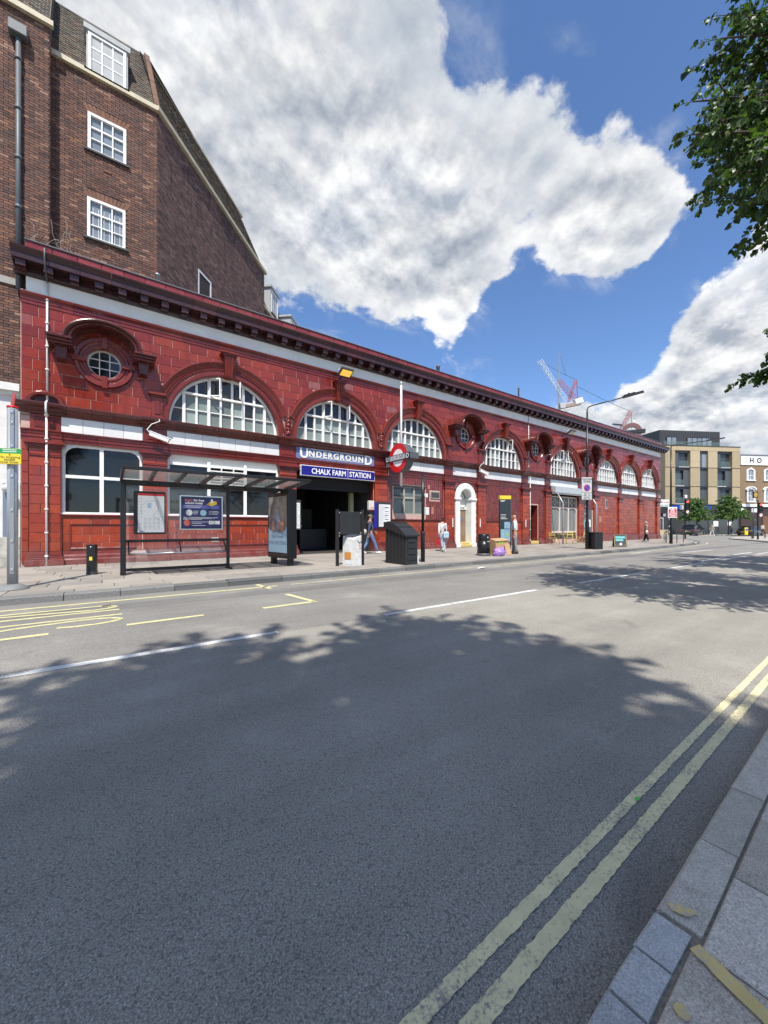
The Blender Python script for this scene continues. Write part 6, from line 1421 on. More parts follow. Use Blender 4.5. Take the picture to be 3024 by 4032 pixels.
m.build('frame', M_BLACK, bk); MB().sph((-.21, 0, .88), .13, .07, .035, 10, 6).build('saddle', M_BLACK, bk); MB().tube([(.30, -.28, .98), (.34, -.1, .98), (.35, 0, .97), (.34, .1, .98), (.30, .28, .98)], .014, 6).build('handlebar', M_STEEL, bk)
x, y, _ = G(2938, 2107); yb = thing('yellow_bollard', 'yellow rectangular keep-left bollard on the island nose', 'bollard', (x, y, 0), fr_); MB().cbox(-.25, .25, -.1, .1, 0, 1.1, .06).build('body', M_YELP, yb); MB().disc((0, -.103, .8), .17, n=16).build('blue_disc', pm('sign_blue', (.02, .06, .36)), yb)

# fittings hung on the station front
rx, ry, rzc = 11.28, -1.12, 4.53
rd = thing('roundel_sign', 'projecting red ring sign with blue bar on a white pole above the station entrance', 'sign', (rx, ry, 0), R_(-90))
# local x runs along -y of the street front; local -y faces -u (towards the shelter)
M_RDK = pm('sign_casing', (.09, .10, .11), .4, var=.1)
MB().arc([(.0001, .42), (.70, .42), (.70, -.0), (.0001, -.0)], 0, rzc, 0, 2 * PI, 40, False).build('casing', M_RDK, rd)
m = MB(); m.arc([(.42, -.004), (.70, -.004)], 0, rzc, 0, 2 * PI, 40, False); m.build('red_ring', M_RED, rd); MB().disc((0, -.003, rzc), .42, n=36).build('white_disc', M_ENW, rd)
br = MB().cbox(-1.0, 1.0, -.05, .47, rzc - .15, rzc + .15, .01).build('bar_casing', M_RDK, rd); MB().box(-.98, .98, -.054, -.0505, rzc - .13, rzc + .13).build('bar_face', pm('bar_navy', (.012, .015, .06), .3), br)
text('U', .30, M_ENW, br, (-.80, -.0565, rzc - .105), bold=.004, depthv=.001); text('NDERGROUN', .215, M_ENW, br, (.02, -.0565, rzc - .075), bold=.003, depthv=.001, sx=.92); text('D', .30, M_ENW, br, (.80, -.0565, rzc - .105), bold=.004, depthv=.001)
for q in (.085, -.105): MB().box(-.62, .62, -.0565, -.0545, rzc + q, rzc + q + .018).build('bar_line', M_ENW, br)
zt = zat(1503, rx, ry); m = MB(); m.lathe([(.055, rzc - 1.35), (.055, zt - .15), (.04, zt - .12)], 10, (0, .2, 0)); m.build('pole', M_WHITE, rd); MB().lathe([(.03, zt - .13), (.06, zt - .08), (.05, zt - .02), (.0, zt + .08)], 10, (0, .2, 0)).build('finial', M_GREY, rd)
for q in (-.35, .35): MB().bar((0, .2, rzc + q), (-1.1, .2, rzc + q), .06, .06).build('bracket_arm', M_BLACK, rd)
MB().tube([(-.98, .15, rzc - .4), (-.9, .1, rzc - .7), (-1.02, .1, rzc - .85)], .02, 6).build('cable', pm('cable_pink', (.5, .30, .24), .5), rd)
# floodlights
def flood(px, py, label, lit):
    y0 = -.75; u, z = fac(px, py, y0); t = thing('floodlight', label, 'floodlight', (u, 0, 0))
    hd = MB(); ax = Vector((1, 0, 0)); n = Vector((0, -.45, -.89)); up = Vector((0, -.89, .45)); hd.obox((0, y0, z), ax, up, n, .30, .22, .05); h = hd.build('housing', M_DKGREY, t)
    MB().obox((0, y0 - .025, z - .052), ax, up, n, .25, .17, .008).build('lens', pm('lit_sodium_lens', (.7, .42, .05), .3, emit=(1, .60, .1), es=.35) if lit else pm('dead_lens', (.55, .52, .45), .3), h)
    MB().obox((0, y0 + .08, z + .09), ax, (0, 1, .3), (0, -.3, 1), .28, .10, .03).build('gear_tray', M_OFFW, h)
    MB().bar((0, y0 + .1, z), (0, -.03, z - .12), .05).build('bracket', M_DKGREY, t); return t
flood(1362, 1466, 'floodlight glowing yellow above the entrance arch keystone', True); flood(2249, 1702, 'unlit pale floodlight above the arch over the cafe', False)
# cctv cameras
def cctv(px, py, label, y0=-.45):
    u, z = fac(px, py, y0); t = thing('security_camera', label, 'security camera', (u, 0, 0)); d = Vector((.88, -.2, -.32)).normalized()
    m = MB(); s_ = Vector((0, 1, 0)); s_ = (s_ - d * s_.dot(d)).normalized(); m.obox((0, y0, z), d, s_, d.cross(s_), .30, .075, .065); b = m.build('body', M_WHITE, t); m = MB(); m.obox(Vector((0, y0, z + .075)) + d * .03, d, s_, d.cross(s_), .34, .09, .012); m.build('sunshield', M_WHITE, b); MB().obox(Vector((0, y0, z)) + d * .305, d, s_, d.cross(s_), .006, .055, .045).build('window', M_BLACK, b)
    MB().bar((0, y0, z + .06), (0, -.07, z + .16), .05).build('bracket', M_WHITE, t); MB().tube([(-.27, y0 + .02, z + .1), (-.36, -.32, z + .25), (-.22, -.34, z + .45), (.02, -.35, z + .58), (.0, -.30, z + .66)], .014, 6).build('cable', M_WHITE, t); return t
cctv(628, 1722, 'white security camera on the pier between the two ground-floor windows'); cctv(1905, 1860, 'white security camera beside the arched white doorway', -.35)
# notice cases beside the entrance, alarm box
def notice_case(a, b, z0, z1, y, label, blue):
    t = thing('notice_case', label, 'notice case', ((a + b) / 2, y, 0)); w = (b - a) / 2
    MB().cbox(-w, w, -.09, 0, z0, z1, .01).build('case', M_DKGREY, t); MB().box(-w + .05, w - .05, -.096, -.0905, z0 + .06, z1 - .12).build('sheet', M_PAPER, t)
    m = MB(); k = 0; z = z1 - .2
    random.seed(int(a * 10))
    while z > z0 + .12: m.box(-w + .09, -w + .09 + random.uniform(.2, 1.6) * w, -.0985, -.0965, z, z + .014); z -= .05
    m.build('print_lines', M_INK, t, kind='stuff')
    if blue:
        MB().box(-w - .24, -w - .01, -.06, -.02, z0 - .02, z1 - .02).build('blue_panel', M_BLUE, t)
        for k in range(4): MB().box(.0, w - .15, -.099, -.097, z1 - .28 - k * .2, z1 - .25 - k * .2).build('print_band', pm('band_indigo', (.05, .05, .2), .5), t)
    return t
notice_case(uat(1487, -.2), uat(1538, -.2), zat(2078, 11.1, -.2), zat(1977, 11.1, -.2), -.15, 'framed white timetable case with blue side panel right of the entrance', True)
notice_case(uat(1158, -.2), uat(1184, -.2), zat(2086, 6.3, -.2), zat(1968, 6.3, -.2), -.15, 'narrow framed notice case left of the entrance', False)
t = thing('alarm_box', 'cream alarm box lettered LFB on the entrance pier', 'alarm box', (uat(1457, -.2), -.15, 0)); z0, z1 = zat(2009, 10.6, -.2), zat(1973, 10.6, -.2)
MB().cbox(-.13, .17, -.18, 0, z0, z1, .02).build('body', pm('cream_box', (.62, .58, .50), .5), t); text('LFB', .15, pm('sign_pink', (.5, .1, .1)), t, (.02, -.183, z0 + .04), depthv=.001); MB().cbox(-.09, .13, -.12, 0, z0 - .5, z0 - .08, .01).build('lower_box', M_BLACK, t)
t = thing('yellow_wall_plate', 'small yellow warning plate beside the entrance, above the advertising display', 'sign', (uat(1141, -.2), -.15, 0)); z1 = zat(1929, 6.3, -.2); MB().cbox(-.1, .2, -.02, 0, z1 - .16, z1, .004).build('plate', M_YELP, t); MB().prism([(.0, z1 - .12), (.1, z1 - .12), (.05, z1 - .04)], -.024, -.021).build('plate_mark', INK, t)
# ring sign standing on the far end of the roof
u_, z_ = fac(2487, 1700, 1.0); rr = thing('roof_roundel', 'ring-shaped roof sign seen edge-on above the far end of the parapet', 'sign', (u_, 1.0, 0), R_(-62)); MB().arc([(.50, .3), (.88, .3), (.88, 0), (.50, 0), (.50, .3)], 0, z_, 0, 2 * PI, 32, False).build('ring', pm('weathered_ring', (.20, .10, .09), .5, var=.2), rr); MB().cbox(-1.15, 1.15, -.06, .36, z_ - .18, z_ + .18, .02).build('bar', M_DKGREY, rr)
for q in (-.7, .7): MB().bar((q, .15, 9.4), (q * .8, .15, z_ - .55), .08).build('strut', M_DKGREY, rr)
MB().lathe([(.05, z_ + .8), (.04, zat(1655, u_, 1.0))], 8, (.2, .15, 0)).build('mast', M_WHITE, rr)
# ------------------------------------------------------------------ cafe chairs and tables
M_CHY = pm('chair_yellow', (.60, .49, .13), .45, var=.1)
def bistro_chair(loc, rot, label):
    t = thing('bistro_chair', label, 'chair', loc, rot, 'yellow folding chairs outside the cafe')
    for s in (-.2, .2):
        MB().tube([(s, .22, 0), (s * .95, -.16, .45), (s * .95, -.18, .46)], .013, 6).build('leg', M_CHY, t); MB().tube([(s * .9, -.24, 0), (s * .9, .16, .45), (s * .9, .24, .85)], .013, 6).build('leg', M_CHY, t)
    for k in range(5): y = -.17 + k * .085; MB().box(-.2, .2, y - .032, y + .032, .45, .465).build('seat_slat', M_CHY, t)
    for z in (.66, .80): MB().obox((0, .21 if z < .7 else .235, z), (1, 0, 0), (0, 1, -.15), (0, .15, 1), .2, .008, .035).build('back_slat', M_CHY, t)
    MB().tube([(-.2, -.1, .16), (.2, -.1, .16)], .008, 5).build('stretcher', M_CHY, t); return t
def bistro_table(loc, label):
    t = thing('bistro_table', label, 'table', loc, .3, 'yellow folding tables outside the cafe')
    MB().lathe([(.30, .70), (.31, .705), (.31, .72), (.30, .725), (0, .725)], 20).build('table_top', M_CHY, t)
    for s in (-1, 1): MB().tube([(-.24 * s, -.2, 0), (.22 * s, -.16, .70)], .012, 6).build('leg', M_CHY, t); MB().tube([(-.24 * s, .2, 0), (.22 * s, .16, .70)], .012, 6).build('leg', M_CHY, t)
    return t
yb_ = -1.25
def CP(px, y): return (uat(px, y), y, 0)
bistro_chair(CP(2178, -1.35), R_(100), 'yellow folding bistro chair nearest the grey awning post, facing the table'); bistro_table(CP(2212, -1.3), 'round yellow bistro table between two yellow chairs')
bistro_chair(CP(2240, -1.35), R_(-80), 'yellow folding bistro chair right of the first table'); bistro_chair(CP(2271, -1.2), R_(60), 'yellow folding bistro chair under the cafe window pipe'); bistro_chair(CP(2302, -1.25), R_(-95), 'yellow folding bistro chair in front of the cash machine'); bistro_table(CP(2322, -1.1), 'small yellow bistro table behind the lamp post')
# ------------------------------------------------------------------ people
M_SKIN = pm('skin', (.50, .29, .21), .55, var=.06)
M_SKIN2 = pm('skin_tan', (.36, .20, .13), .55, var=.06)
M_DENIM = pm('blue_denim', (.11, .17, .30), .85, var=.25, vscale=10); M_DENIML = pm('pale_denim', (.26, .34, .46), .85, var=.2, vscale=10)
M_SHOE = pm('white_shoe', (.66, .65, .63), .6)
def skin_mesh(name, joints, edges, rad, mat, root, parent, sub=1):
    """continuous surface grown round a jointed skeleton"""
    names = list(joints); me = bpy.data.meshes.new(name); bm = bmesh.new(); lay = bm.verts.layers.skin.verify(); vs = {}
    for k in names: v = bm.verts.new(joints[k]); r = rad[k]; v[lay].radius = r if isinstance(r, tuple) else (r, r); vs[k] = v
    vs[root][lay].use_root = True
    for a, b in edges: bm.edges.new((vs[a], vs[b]))
    bm.to_mesh(me); bm.free(); o = bpy.data.objects.new(name, me); COL.objects.link(o)
    m = o.modifiers.new('s', 'SKIN'); m.use_smooth_shade = True; m2 = o.modifiers.new('u', 'SUBSURF'); m2.levels = sub; m2.render_levels = sub
    dg = bpy.context.evaluated_depsgraph_get(); dg.update(); nm = bpy.data.meshes.new_from_object(o.evaluated_get(dg)); bpy.data.objects.remove(o)
    nm.name = name; nm.materials.clear(); nm.materials.append(mat)
    for p in nm.polygons: p.use_smooth = True; p.material_index = 0
    return link(name, nm, parent)
def person(label, loc, rot, H, stride=.0, arms=((.12, .1), (-.12, .1)), top=M_WHITE, legs=M_DENIM, skin=M_SKIN, hair=None, shoe=M_SHOE, sleeves='long', baggy=1.0, bulk=1.0, cap=None, hat=None, jacket=None, head_turn=0.0, grip=None, hair_bun=False):
    """figure facing -y; arms = (swing forward, elbow bend) for left and right"""
    t = thing('person', label, 'person', loc, rot); s = H / 1.75; J = {}; R = {}
    def P(k, x, y, z, r): J[k] = (x * s, y * s, z * s); R[k] = r * s if not isinstance(r, tuple) else tuple(q * s for q in r)
    P('pelvis', 0, .0, .96, (.145 * bulk, .11 * bulk)); P('waist', 0, -.005, 1.10, (.125 * bulk, .095 * bulk)); P('chest', 0, .0, 1.30, (.155 * bulk, .105 * bulk)); P('upper', 0, .01, 1.42, (.13 * bulk, .085)); P('neck', 0, .0, 1.52, .052); P('headbase', 0, -.02, 1.58, (.062, .072)); P('head', 0, -.025, 1.66, (.074, .092)); P('crown', 0, -.015, 1.725, (.06, .075))
    E_ = [('pelvis', 'waist'), ('waist', 'chest'), ('chest', 'upper'), ('upper', 'neck'), ('neck', 'headbase'), ('headbase', 'head'), ('head', 'crown')]
    LE, AE = [], []
    for i, sd in enumerate((-1, 1)):
        st = stride * (1 if i == 0 else -1); n = 'LR'[i]; lift = .05 * abs(stride) / .3 if st < 0 else 0
        P('hip' + n, sd * .095, 0, .90, .088 * bulk); P('knee' + n, sd * .095, -st * .42 - abs(stride) * .12, .50 + abs(st) * .02, .058); P('ankle' + n, sd * .09, -st + .0, .095 + lift, .04); P('heel' + n, sd * .09, -st + .03, .05 + lift, .036); P('toe' + n, sd * .10, -st - .16, .035 + (0 if st < 0 else .02), .032)
        LE += [('pelvis', 'hip' + n), ('hip' + n, 'knee' + n), ('knee' + n, 'ankle' + n), ('ankle' + n, 'heel' + n), ('heel' + n, 'toe' + n)]
        sw, eb = arms[i]; P('shoulder' + n, sd * .185, .01, 1.42, .058); ex, ez = -math.sin(sw) * .29, -math.cos(sw) * .29; P('elbow' + n, sd * .235, .01 + ex, 1.42 + ez, .043)
        a2 = sw + eb; P('wrist' + n, sd * .24, .01 + ex - math.sin(a2) * .25, 1.42 + ez - math.cos(a2) * .25, .029); P('palm' + n, sd * .235, .01 + ex - math.sin(a2) * .33, 1.42 + ez - math.cos(a2) * .33, (.022, .036))
        AE += [('upper', 'shoulder' + n), ('shoulder' + n, 'elbow' + n), ('elbow' + n, 'wrist' + n), ('wrist' + n, 'palm' + n)]
    body = skin_mesh('body', J, E_ + LE + AE, R, skin, 'pelvis', t)
    # face, ears, fingers joined to the body surface
    f = MB(); hz = 1.655 * s; hy = -.10 * s
    ct, sn = math.cos(head_turn), math.sin(head_turn)
    def hp(x, y, z): return (x * s * ct - (y + .025) * s * sn, x * s * sn + (y + .025) * s * ct - .025 * s, z * s)
    f.sph(hp(0, -.120, 1.645), .016 * s, .022 * s, .026 * s, 8, 6); f.sph(hp(-.082, -.02, 1.65), .012 * s, .022 * s, .034 * s, 8, 6); f.sph(hp(.082, -.02, 1.65), .012 * s, .022 * s, .034 * s, 8, 6); f.sph(hp(0, -.085, 1.59), .045 * s, .035 * s, .03 * s, 8, 6)
    for i, n in enumerate('LR'):
        w, p = Vector(J['wrist' + n]), Vector(J['palm' + n]); d = (p - w).normalized(); sdv = Vector((0, 1, 0)) - d * d.y; sdv.normalize(); inn = d.cross(sdv)
        for k, ln_ in enumerate((.075, .085, .08, .062)):
            b_ = p + sdv * (k - 1.5) * .019 * s + d * .02 * s; c_ = b_ + d * ln_ * .5 * s; e_ = c_ + (d * .8 + inn * (.35 if i else -.35)).normalized() * ln_ * .5 * s; f.tube([b_, c_, e_], [.009 * s, .0085 * s, .006 * s], 6)
        b_ = p - sdv * .035 * s - d * .03 * s; f.tube([b_, b_ - sdv * .03 * s + d * .03 * s, b_ - sdv * .035 * s + d * .06 * s], [.011 * s, .01 * s, .007 * s], 6)
    bm = bmesh.new(); bm.from_mesh(body.data); ex = f.mesh('x', None); bm.from_mesh(ex); bm.to_mesh(body.data); bm.free()
    body.data.materials.clear(); body.data.materials.append(skin)
    for p in body.data.polygons: p.material_index = 0; p.use_smooth = True
    eyes = MB()
    for sx_ in (-.032, .032): eyes.sph(hp(sx_, -.108, 1.672), .011 * s, .008 * s, .007 * s, 6, 5)
    eyes.build('eyes', M_DARKIN, t); MB().sph(hp(0, -.118, 1.605), .022 * s, .008 * s, .006 * s, 6, 5).build('mouth', pm('lip', (.32, .12, .10), .5), t)
    # trousers
    LR_ = {k: (tuple(q + .018 * baggy * s for q in R[k]) if isinstance(R[k], tuple) else R[k] + .018 * baggy * s) for k in R}
    tj = {k: J[k] for k in ('pelvis', 'waist', 'hipL', 'kneeL', 'ankleL', 'hipR', 'kneeR', 'ankleR')}; tj['waist'] = (0, 0, 1.04 * s)
    for n in 'LR': tj['knee' + n] = J['knee' + n]; LR_['ankle' + n] = R['ankle' + n] + .026 * baggy * s
    skin_mesh('trousers', tj, [('pelvis', 'waist'), ('pelvis', 'hipL'), ('hipL', 'kneeL'), ('kneeL', 'ankleL'), ('pelvis', 'hipR'), ('hipR', 'kneeR'), ('kneeR', 'ankleR')], LR_, legs, 'pelvis', t)
    # top
    TR = {k: (tuple(q + .016 * s for q in R[k]) if isinstance(R[k], tuple) else R[k] + .016 * s) for k in R}
    tj = {k: J[k] for k in ('pelvis', 'waist', 'chest', 'upper', 'shoulderL', 'shoulderR', 'elbowL', 'elbowR', 'wristL', 'wristR')}; ed = [('pelvis', 'waist'), ('waist', 'chest'), ('chest', 'upper'), ('upper', 'shoulderL'), ('upper', 'shoulderR'), ('shoulderL', 'elbowL'), ('shoulderR', 'elbowR'), ('elbowL', 'wristL'), ('elbowR', 'wristR')]
    if sleeves == 'short':
        for n in 'LR': tj['wrist' + n] = tuple(Vector(J['elbow' + n]).lerp(Vector(J['wrist' + n]), .12))
    TR['pelvis'] = tuple(q + .028 * s for q in R['pelvis']); skin_mesh('top', tj, ed, TR, jacket or top, 'pelvis', t)
    if jacket:
        c_ = Vector(J['chest']); MB().sph((0, c_.y - .05 * s, 1.22 * s), .085 * s, .085 * s, .22 * s, 12, 10).build('shirt_front', top, t)
    for n in 'LR':
        h_, to = Vector(J['heel' + n]), Vector(J['toe' + n]); d = (to - h_).normalized(); m = MB(); up = Vector((0, 0, 1)); sdv = d.cross(up).normalized(); uu = sdv.cross(d)
        vs = []
        for q, w_, hh in ((-.05, .034, .085), (.03, .042, .095), (.12, .047, .07), (.19, .045, .05), (.235, .025, .035)):
            for a_, b_ in ((-1, -.03), (1, -.03), (.85, .6), (.4, 1), (-.4, 1), (-.85, .6)): p_ = h_ + d * q * s + sdv * a_ * w_ * s + uu * ((b_ * hh if b_ > 0 else b_) - .012) * s; vs.append(p_)
        m.add(vs, [(i * 6 + j, i * 6 + (j + 1) % 6, (i + 1) * 6 + (j + 1) % 6, (i + 1) * 6 + j) for i in range(4) for j in range(6)] + [tuple(range(6)), tuple(reversed(range(24, 30)))], True); m.build('shoe', shoe, t)
    if hair:
        m = MB(); m.sph(hp(0, -.005, 1.69), .088 * s, .105 * s, .082 * s, 14, 9); m.sph(hp(0, .045, 1.645), .078 * s, .062 * s, .09 * s, 12, 8)
        if hair_bun: m.sph(hp(0, .09, 1.72), .05 * s, .05 * s, .05 * s, 10, 7)
        m.build('hair', hair, t)
    if cap:
        m = MB(); m.sph(hp(0, -.01, 1.70), .092 * s, .108 * s, .075 * s, 14, 9); m.sph(hp(0, -.14, 1.685), .07 * s, .075 * s, .010 * s, 12, 5); m.build('cap', cap, t)
    if hat:
        m = MB(); m.lathe([(.13, 1.67), (.10, 1.69), (.092, 1.74), (.07, 1.79), (0, 1.80)], 14, (0, -.015, 0)); m.v = [(a_ * s, b_ * s, c_ * s) for a_, b_, c_ in m.v]; m.build('sun_hat', hat, t)
    t['_j'] = 0; del t['_j']
    return t, {k: Vector(v) for k, v in J.items()}, s
M_HAIRD = pm('dark_hair', (.035, .022, .016), .6); M_HAIRG = pm('grey_hair', (.30, .29, .28), .6)
M_NAVYD = pm('denim_jacket', (.045, .06, .10), .85, var=.3, vscale=9)
def stripes():
    m = bpy.data.materials.new('striped_shirt'); m.use_nodes = True; t = NT(m.node_tree); b = t.n['Principled BSDF']; sp = t.new('ShaderNodeSeparateXYZ'); t.put(sp.inputs[0], t.new('ShaderNodeTexCoord').outputs['Object'])
    t.put(b.inputs['Base Color'], t.mix(t.math('GREATER_THAN', t.math('FRACT', t.math('MULTIPLY', sp.outputs[2], 14)), .55), (.62, .63, .64), (.16, .20, .30))); b.inputs['Roughness'].default_value = .8; return m
t, J, s = person('person in denim jacket, striped top and camouflage cap striding past the entrance', G(1457, 2181), R_(78), 1.74, .33, ((-.45, .35), (.42, .5)), stripes(), M_DENIM, M_SKIN2, None, cap=pm('camo_cap', (.14, .13, .08), .8, var=.6, vscale=25), jacket=M_NAVYD)
def shoulder_bag(t, at, mat, size=(.15, .09, .13)):
    m = MB(); m.sph(at, *size, 12, 8); b = m.build('shoulder_bag', mat, t); return b
shoulder_bag(t, (.24, .16, .98), pm('bag_pale', (.45, .42, .40), .7, var=.3))
t, J, s = person('person in white top and jeans carrying a red bag, hand in hand with a child', G(1742, 2169), R_(165), 1.66, .22, ((.1, .1), (-.2, .25)), pm('white_knit', (.74, .71, .69), .85, var=.06), M_DENIML, M_SKIN, M_HAIRD, hair_bun=True)
m = MB(); m.tube([(-.15, -.06, 1.42), (-.05, -.16, 1.25), (.12, -.14, 1.0), (.2, 0, .9), (.1, .14, 1.08), (-.06, .14, 1.3), (-.15, .0, 1.43)], .008, 5); m.build('bag_strap', M_DARKIN, t)
w = J['palmR']; rb = thing('red_bag', 'bright red shopping bag carried by the person in white', 'bag', (0, 0, 0)); rot_ = Matrix.Rotation(R_(165), 4, 'Z'); pos = Vector(G(1742, 2169)) + (rot_ @ Vector((w.x, w.y, 0))); rb.location = (pos.x, pos.y, w.z - .45); rb.rotation_euler = (0, 0, .4)
m = MB(); m.add([(-.15, -.06, 0), (.15, -.06, 0), (.15, .06, 0), (-.15, .06, 0), (-.18, -.05, .30), (.18, -.05, .31), (.18, .05, .31), (-.18, .05, .30)], ((0, 3, 2, 1), (0, 1, 5, 4), (1, 2, 6, 5), (2, 3, 7, 6), (3, 0, 4, 7))); m.build('sack', pm('bag_red', (.55, .012, .02), .5, var=.15), rb); MB().tube([(-.07, 0, .30), (-.04, 0, .43), (.04, 0, .43), (.07, 0, .30)], .007, 5).build('handle', pm('bag_red', (.5, .01, .02)), rb)
t, J, s = person('small child with pale blue patterned backpack walking beside the adult in white', G(1752, 2174), R_(160), 1.12, .2, ((.1, .2), (.3, .2)), pm('child_top', (.50, .55, .58), .85, var=.25, vscale=12), pm('child_grey', (.40, .39, .38), .85), M_SKIN, pm('brown_hair', (.07, .04, .025), .6))
m = MB(); m.cbox(-.13, .13, .07, .2, .66, .98, .04); m.build('backpack', pm('backpack_print', (.38, .52, .60), .7, var=.8, vscale=22), t)
t, J, s = person('bald person in white shirt and grey trousers standing beside the map monolith', G(2027, 2181), R_(215), 1.76, .07, ((.05, .15), (.0, .1)), pm('office_shirt', (.66, .68, .73), .8, var=.05), pm('grey_trousers', (.23, .23, .235), .85, var=.08), pm('skin_ruddy', (.52, .26, .19), .5), None, shoe=pm('black_shoe', (.02, .02, .022), .5), sleeves='short', bulk=1.12)
MB().lathe([(.165, 1.005), (.17, 1.04), (.165, 1.045)], 18, (0, -.005, 0), True, 1, .8).build('belt', M_DARKIN, t)
t, J, s = person('person in navy top, black trousers and sun hat with a cream tote walking away', G(2545, 2133), R_(195), 1.60, .16, ((.1, .1), (.1, .5)), pm('navy_top', (.035, .035, .075), .85, var=.3), pm('black_trousers', (.013, .013, .014), .85), M_SKIN, M_HAIRG, hat=pm('straw_grey', (.36, .32, .30), .8), baggy=1.8, bulk=1.12)
tb_ = MB(); tb_.sph((.30, .06, .78), .20, .10, .17, 12, 8); tb_.build('tote_bag', pm('cream_tote', (.62, .56, .42), .8), t); MB().tube([(.30, .02, .9), (.27, .0, 1.15), (.22, .02, 1.42), (.28, .1, 1.15), (.31, .1, .9)], .012, 5).build('tote_strap', pm('cream_tote', (.6, .55, .4)), t)
x, y = wp(2803, 57.0); t, J, s = person('distant person in pale patterned top crossing by the far cars', (x, y, -.12), R_(60), 1.68, .25, ((.3, .3), (-.3, .3)), pm('pale_pattern', (.50, .50, .36), .8, var=.4, vscale=12), pm('white_skirt', (.58, .56, .52), .85), M_SKIN, pm('fair_hair', (.30, .21, .10), .6))
x, y = wp(2880, 60.0); person('distant person in dusty pink by the second street tree', (x, y, 0), R_(20), 1.66, .1, ((.1, .2), (-.1, .2)), pm('pink_top', (.50, .34, .32), .8), M_DENIM, M_SKIN, M_HAIRD)
x, y = wp(3003, 60.0); person('distant person in cream top by the pub door', (x, y, 0), R_(-40), 1.68, .1, ((.1, .2), (-.1, .2)), pm('cream_top', (.55, .50, .42), .8), pm('black_trousers', (.02, .02, .02)), M_SKIN, M_HAIRD)

